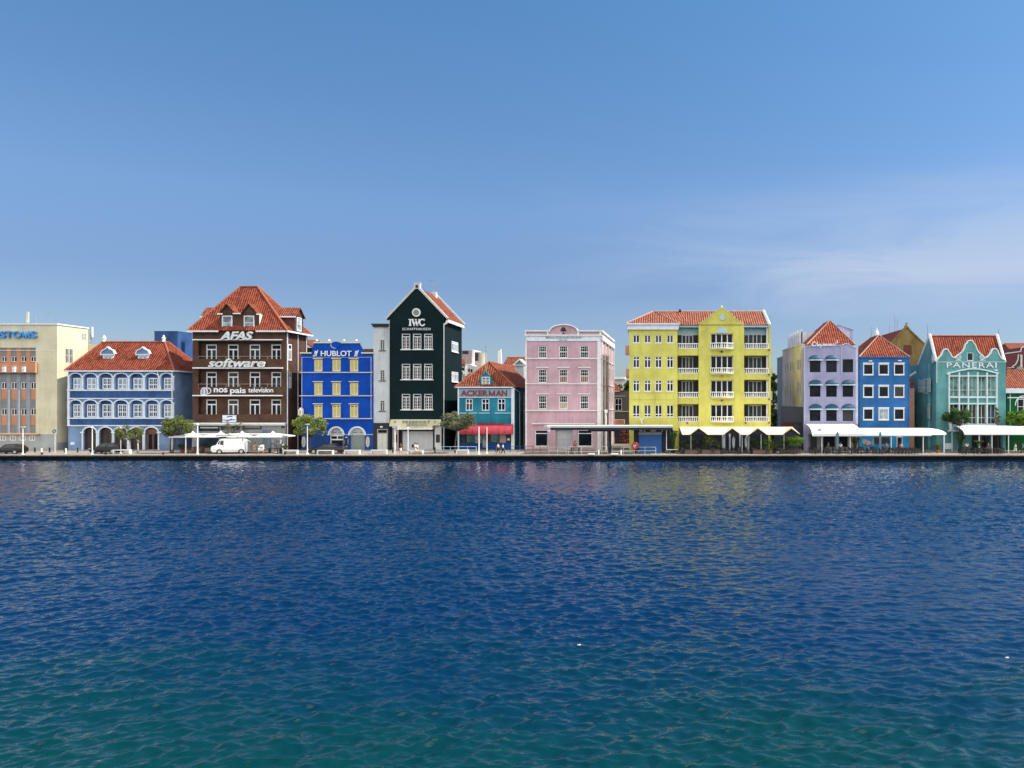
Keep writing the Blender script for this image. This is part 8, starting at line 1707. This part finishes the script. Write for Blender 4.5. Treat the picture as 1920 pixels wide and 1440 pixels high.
# ================================================================== people
def skin_mesh(name, verts, edges, radii, mat, root=0, lv=1):
    me = bpy.data.meshes.new(name); me.from_pydata([tuple(v) for v in verts], edges, []); ob = bpy.data.objects.new(name, me); C.objects.link(ob)
    m_ = ob.modifiers.new('s', 'SKIN'); m_.use_smooth_shade = True; sb = ob.modifiers.new('d', 'SUBSURF'); sb.levels = lv; sb.render_levels = lv
    lay = me.skin_vertices[0].data
    for i, r_ in enumerate(radii): lay[i].radius = (r_, r_) if not isinstance(r_, tuple) else r_; lay[i].use_root = (i == root)
    dg = bpy.context.evaluated_depsgraph_get(); dg.update(); out = bpy.data.meshes.new_from_object(ob.evaluated_get(dg)); out.name = name
    bpy.data.objects.remove(ob); bpy.data.meshes.remove(me); out.materials.clear(); out.materials.append(M[mat])
    return out
def person(px, Y, label, hgt=1.7, face=1, pose='walk', top='cloth_white', low='cloth_dark', seed=0, skirt=False, ph=1, seat=None, base=QZ, arms=None, group='people on the quay'):
    """face: +1 walks to the right, -1 to the left, 0 faces the water"""
    k = hgt/1.75; rnd = random.Random(seed)
    o = thing('person', label, 'person', (fx(px, Y), Y, base), group, rz={1: -math.pi/2, -1: math.pi/2, 0: math.pi}[face]+rnd.uniform(-.2, .2))
    # local: +y forward, x right
    st_ = .30*ph if pose == 'walk' else .05
    if pose == 'point': st_ = .34
    hz = .92; P_ = {}
    P_['pel'] = (0, 0, hz); P_['chest'] = (0, .02, 1.28); P_['neck'] = (0, .02, 1.46); P_['head'] = (0, .04, 1.58); P_['top'] = (0, .03, 1.70)
    V_, E_, R_ = [], [], []
    def add(p, r_, par=None): V_.append(Vector(p)*k); R_.append(r_*k); i = len(V_)-1; (E_.append((par, i)) if par is not None else None); return i
    pel = add(P_['pel'], .135); ab = add((0, .01, 1.08), .115, pel); ch_ = add(P_['chest'], .14, ab); nk = add(P_['neck'], .055, ch_); jaw = add((0, .035, 1.54), .075, nk); hd_ = add((0, .03, 1.63), .095, jaw); tp_ = add((0, .02, 1.71), .06, hd_)
    legs = {}
    for s in (-1, 1):
        dy = st_*s; hip = add((.09*s, 0, .86), .095, pel)
        if pose == 'sit': kn = add((.1*s, .42, .52 if seat is None else seat), .06, hip); an = add((.1*s, .45, .1), .04, kn)
        else: kn = add((.095*s, dy*.55+.05, .48), .06, hip); an = add((.1*s, dy*(1.0)-.02, .09 if dy > 0 else .11), .038, kn)
        a_ = V_[an]/k; toe = add((a_.x, a_.y+.16, .04), .03, an); legs[s] = (hip, kn, an)
    for s in (-1, 1):
        sh = add((.18*s, .01, 1.38), .055, ch_)
        if pose == 'point' and s == 1: el = add((.26, .24, 1.30), .042, sh); wr_ = add((.24, .50, 1.40), .03, el)
        elif pose == 'point': el = add((-.28, -.06, 1.14), .042, sh); wr_ = add((-.2, .12, 1.02), .03, el)
        else: sw_ = -st_*s*.6; el = add((.24*s, sw_*.5-.02, 1.12), .042, sh); wr_ = add((.25*s, sw_+.06, .88 if pose != 'sit' else .8), .03, el)
        d_ = (V_[wr_]-V_[el]).normalized(); w_ = V_[wr_]/k
        palm = add(tuple(w_+d_*.07), .03, wr_)
        side = Vector((0, 1, 0)) if abs(d_.y) < .7 else Vector((1, 0, 0))
        pw_ = V_[palm]/k
        for f in range(4):
            L_ = (.075, .085, .08, .06)[f]; b0 = pw_+side*(.024-.016*f)+d_*.02; m1_ = add(tuple(b0), .009, palm); add(tuple(b0+d_*L_+Vector((-.01*s, 0, 0))), .007, m1_)
        tb_ = add(tuple(w_+d_*.045+side*.03), .01, wr_); add(tuple(w_+d_*.08+side*.055), .008, tb_)
    me = skin_mesh('body', V_, E_, R_, 'skin'); bo = bpy.data.objects.new('body', me); C.objects.link(bo); bo.parent = o; WL[bo.name] = WL[o.name]
    def garment(nm, idx, radd, mt, extra=()):
        mp_ = {i: j for j, i in enumerate(idx)}; vs = [V_[i] for i in idx]; es = [(mp_[a], mp_[c]) for a, c in E_ if a in mp_ and c in mp_]; rs = [R_[i]+radd*k for i in idx]
        for (p, r_, par) in extra: vs.append(Vector(p)*k); rs.append(r_*k); es.append((par if par >= 0 else len(vs)-2, len(vs)-1))
        g_ = bpy.data.objects.new(nm, skin_mesh(nm, vs, es, rs, mt)); C.objects.link(g_); g_.parent = o; WL[g_.name] = WL[o.name]
    sh_idx = [i for i, v in enumerate(V_) if abs(abs(v.x/k)-.18) < .001 and abs(v.z/k-1.38) < .001]
    el_idx = [c for a, c in E_ if a in sh_idx]
    garment('shirt', [pel, ab, ch_]+sh_idx+el_idx, .018, top)
    if skirt: garment('skirt', [pel, legs[-1][0], legs[1][0], legs[-1][1], legs[1][1]], .05, low)
    else: garment('trousers', [pel, legs[-1][0], legs[1][0], legs[-1][1], legs[1][1]]+([legs[-1][2], legs[1][2]] if pose != 'shorts' and low in ('cloth_dark', 'cloth_blue') else []), .022, low)
    hb = MB(); prof_ = [(.03, -.02), (.10, .03), (.115, .09), (.095, .15), (.04, .185)]; hb.lathe([(r_*k, z*k) for r_, z in prof_], (0, -.015*k, 1.56*k), 10)
    hm = hb.mesh('hair', M['hair'], (0, 0, 0), True); ho = bpy.data.objects.new('hair', hm); C.objects.link(ho); ho.parent = o; WL[ho.name] = WL[o.name]
    fm = MB(); fc = Vector((0, .115, 1.60))*k
    fm.lathe([(.012*k, 0), (.018*k, .02*k), (.006*k, .05*k)], (fc.x, fc.y+.005, fc.z), 6)
    for s in (-1, 1): fm.box((.035*s-.012)*k, (.035*s+.012)*k, fc.y-.002, fc.y+.008, fc.z+.04*k, fc.z+.055*k)
    fm.box(-.025*k, .025*k, fc.y-.006, fc.y+.002, fc.z-.035*k, fc.z-.025*k)
    fo = bpy.data.objects.new('face', fm.mesh('face', M['hair'])); C.objects.link(fo); fo.parent = o; WL[fo.name] = WL[o.name]
    return o
o = person(751, 110.5, 'person in a dark top and white shorts striding right with one arm stretched out', 1.68, 1, 'point', 'cloth_dark', 'cloth_white', 1)
p2 = person(778.5, 110.6, 'person in white with a dark backpack, left of the walking couple', 1.75, 1, 'walk', 'cloth_white', 'cloth_white', 2)
x, Y = fx(776, 110.6), 110.6
solo('backpack', MB().lathe([(.1, 0), (.2, .08), (.22, .3), (.16, .45), (.05, .5)], (x-.12, Y, QZ+1.0), 10), M['cloth_dark'], (x-.12, Y, QZ+1.0), 'dark backpack worn by the person in white walking right', 'backpack', smooth=True)
person(782.5, 110.9, 'person in pale clothes, right of the walking couple', 1.68, 1, 'walk', 'cloth_white', 'cloth_beige', 3, ph=-1)
person(934, 111.6, 'person in white shirt and dark shorts before the teal shop, left of a pair', 1.7, 1, 'walk', 'cloth_white', 'cloth_dark', 4)
person(943, 110.2, 'person in white near the quay edge before the teal shop, right of a pair', 1.68, 1, 'walk', 'cloth_white', 'cloth_dark', 5, ph=-1)
person(477.5, 111.8, 'person in beige behind the parasol pole, left of the three beside the van', 1.68, 0, 'stand', 'cloth_beige', 'cloth_beige', 6)
person(487.5, 110.6, 'person in a white dress, middle of the three beside the van', 1.66, 0, 'walk', 'cloth_white', 'cloth_white', 7, skirt=True)
person(492.5, 110.9, 'person in long white clothes, right of the three beside the van', 1.7, -1, 'walk', 'cloth_white', 'cloth_white', 8)
person(1078, 111.9, 'person in a red shirt sitting under the ferry shelter', 1.7, 0, 'sit', 'cloth_red', 'cloth_dark', 9, base=QZ+.25)
solo('waiting_bench', MB().box(fx(1070, 112.2), fx(1087, 112.2), 111.95, 112.5, QZ+.82, QZ+.9).box(fx(1071, 112.2), fx(1072.5, 112.2), 112, 112.4, QZ, QZ+.82).box(fx(1084.5, 112.2), fx(1086, 112.2), 112, 112.4, QZ, QZ+.82), M['blacksteel'], (fx(1078, 112.2), 112.2, QZ), 'black waiting bench beneath the person in red', 'bench')
person(1190, 111.4, 'person in white standing behind the red life ring', 1.72, 0, 'stand', 'cloth_white', 'cloth_dark', 10)
person(1904, 110.4, 'person in white walking left under the right hand awning', 1.74, -1, 'walk', 'cloth_white', 'cloth_white', 11)
person(1918, 110.8, 'person in denim blue cut by the right edge of the photo', 1.72, -1, 'walk', 'cloth_blue', 'cloth_dark', 12)
person(1768+45, 113.4, 'person in white seated beside the tall plant under the right hand awning', 1.7, 0, 'sit', 'cloth_white', 'cloth_dark', 13)
person(1576, 112.6, 'seated person in white behind the grey blue pillar of the lavender house terrace', 1.7, 0, 'sit', 'cloth_white', 'cloth_dark', 14)
person(1553, 112.6, 'seated person in dark clothes on the left of the lavender house terrace', 1.7, 0, 'sit', 'cloth_dark', 'cloth_dark', 15)
for k, (px, Y, tp) in enumerate(((1625, 112.4, 'cloth_dark'), (1662, 112.2, 'cloth_blue'), (1690, 112.6, 'cloth_beige'), (1853, 112.3, 'cloth_dark'))):
    person(px, Y, ['seated person in dark clothes beside the dusky pink menu board', 'seated person in blue on the terrace in front of the royal blue house', 'seated person in beige in front of the white framed door of the royal blue house', 'seated person in dark clothes on the right hand terrace before the sea green house'][k], 1.7, 0, 'sit', tp, 'cloth_dark', 20+k)
# floating litter on the water
for k, (px, py) in enumerate(((1086.5, 1213), (1889, 1237))):
    Y = H*FP/(py-VY); x = fx(px, Y)
    solo('floating_litter', MB().lathe([(.01, 0), (.03, .01), (.03, .03), (.01, .035)], (x, Y, .06), 6).box(x-.07, x+.05, Y-.02, Y+.02, .06, .08), M['whitesat'], (x, Y, .03), ['white scrap floating mid water, right of the centre', 'white scrap floating furthest right on the water'][k], 'litter', 'scraps of litter floating on the water')
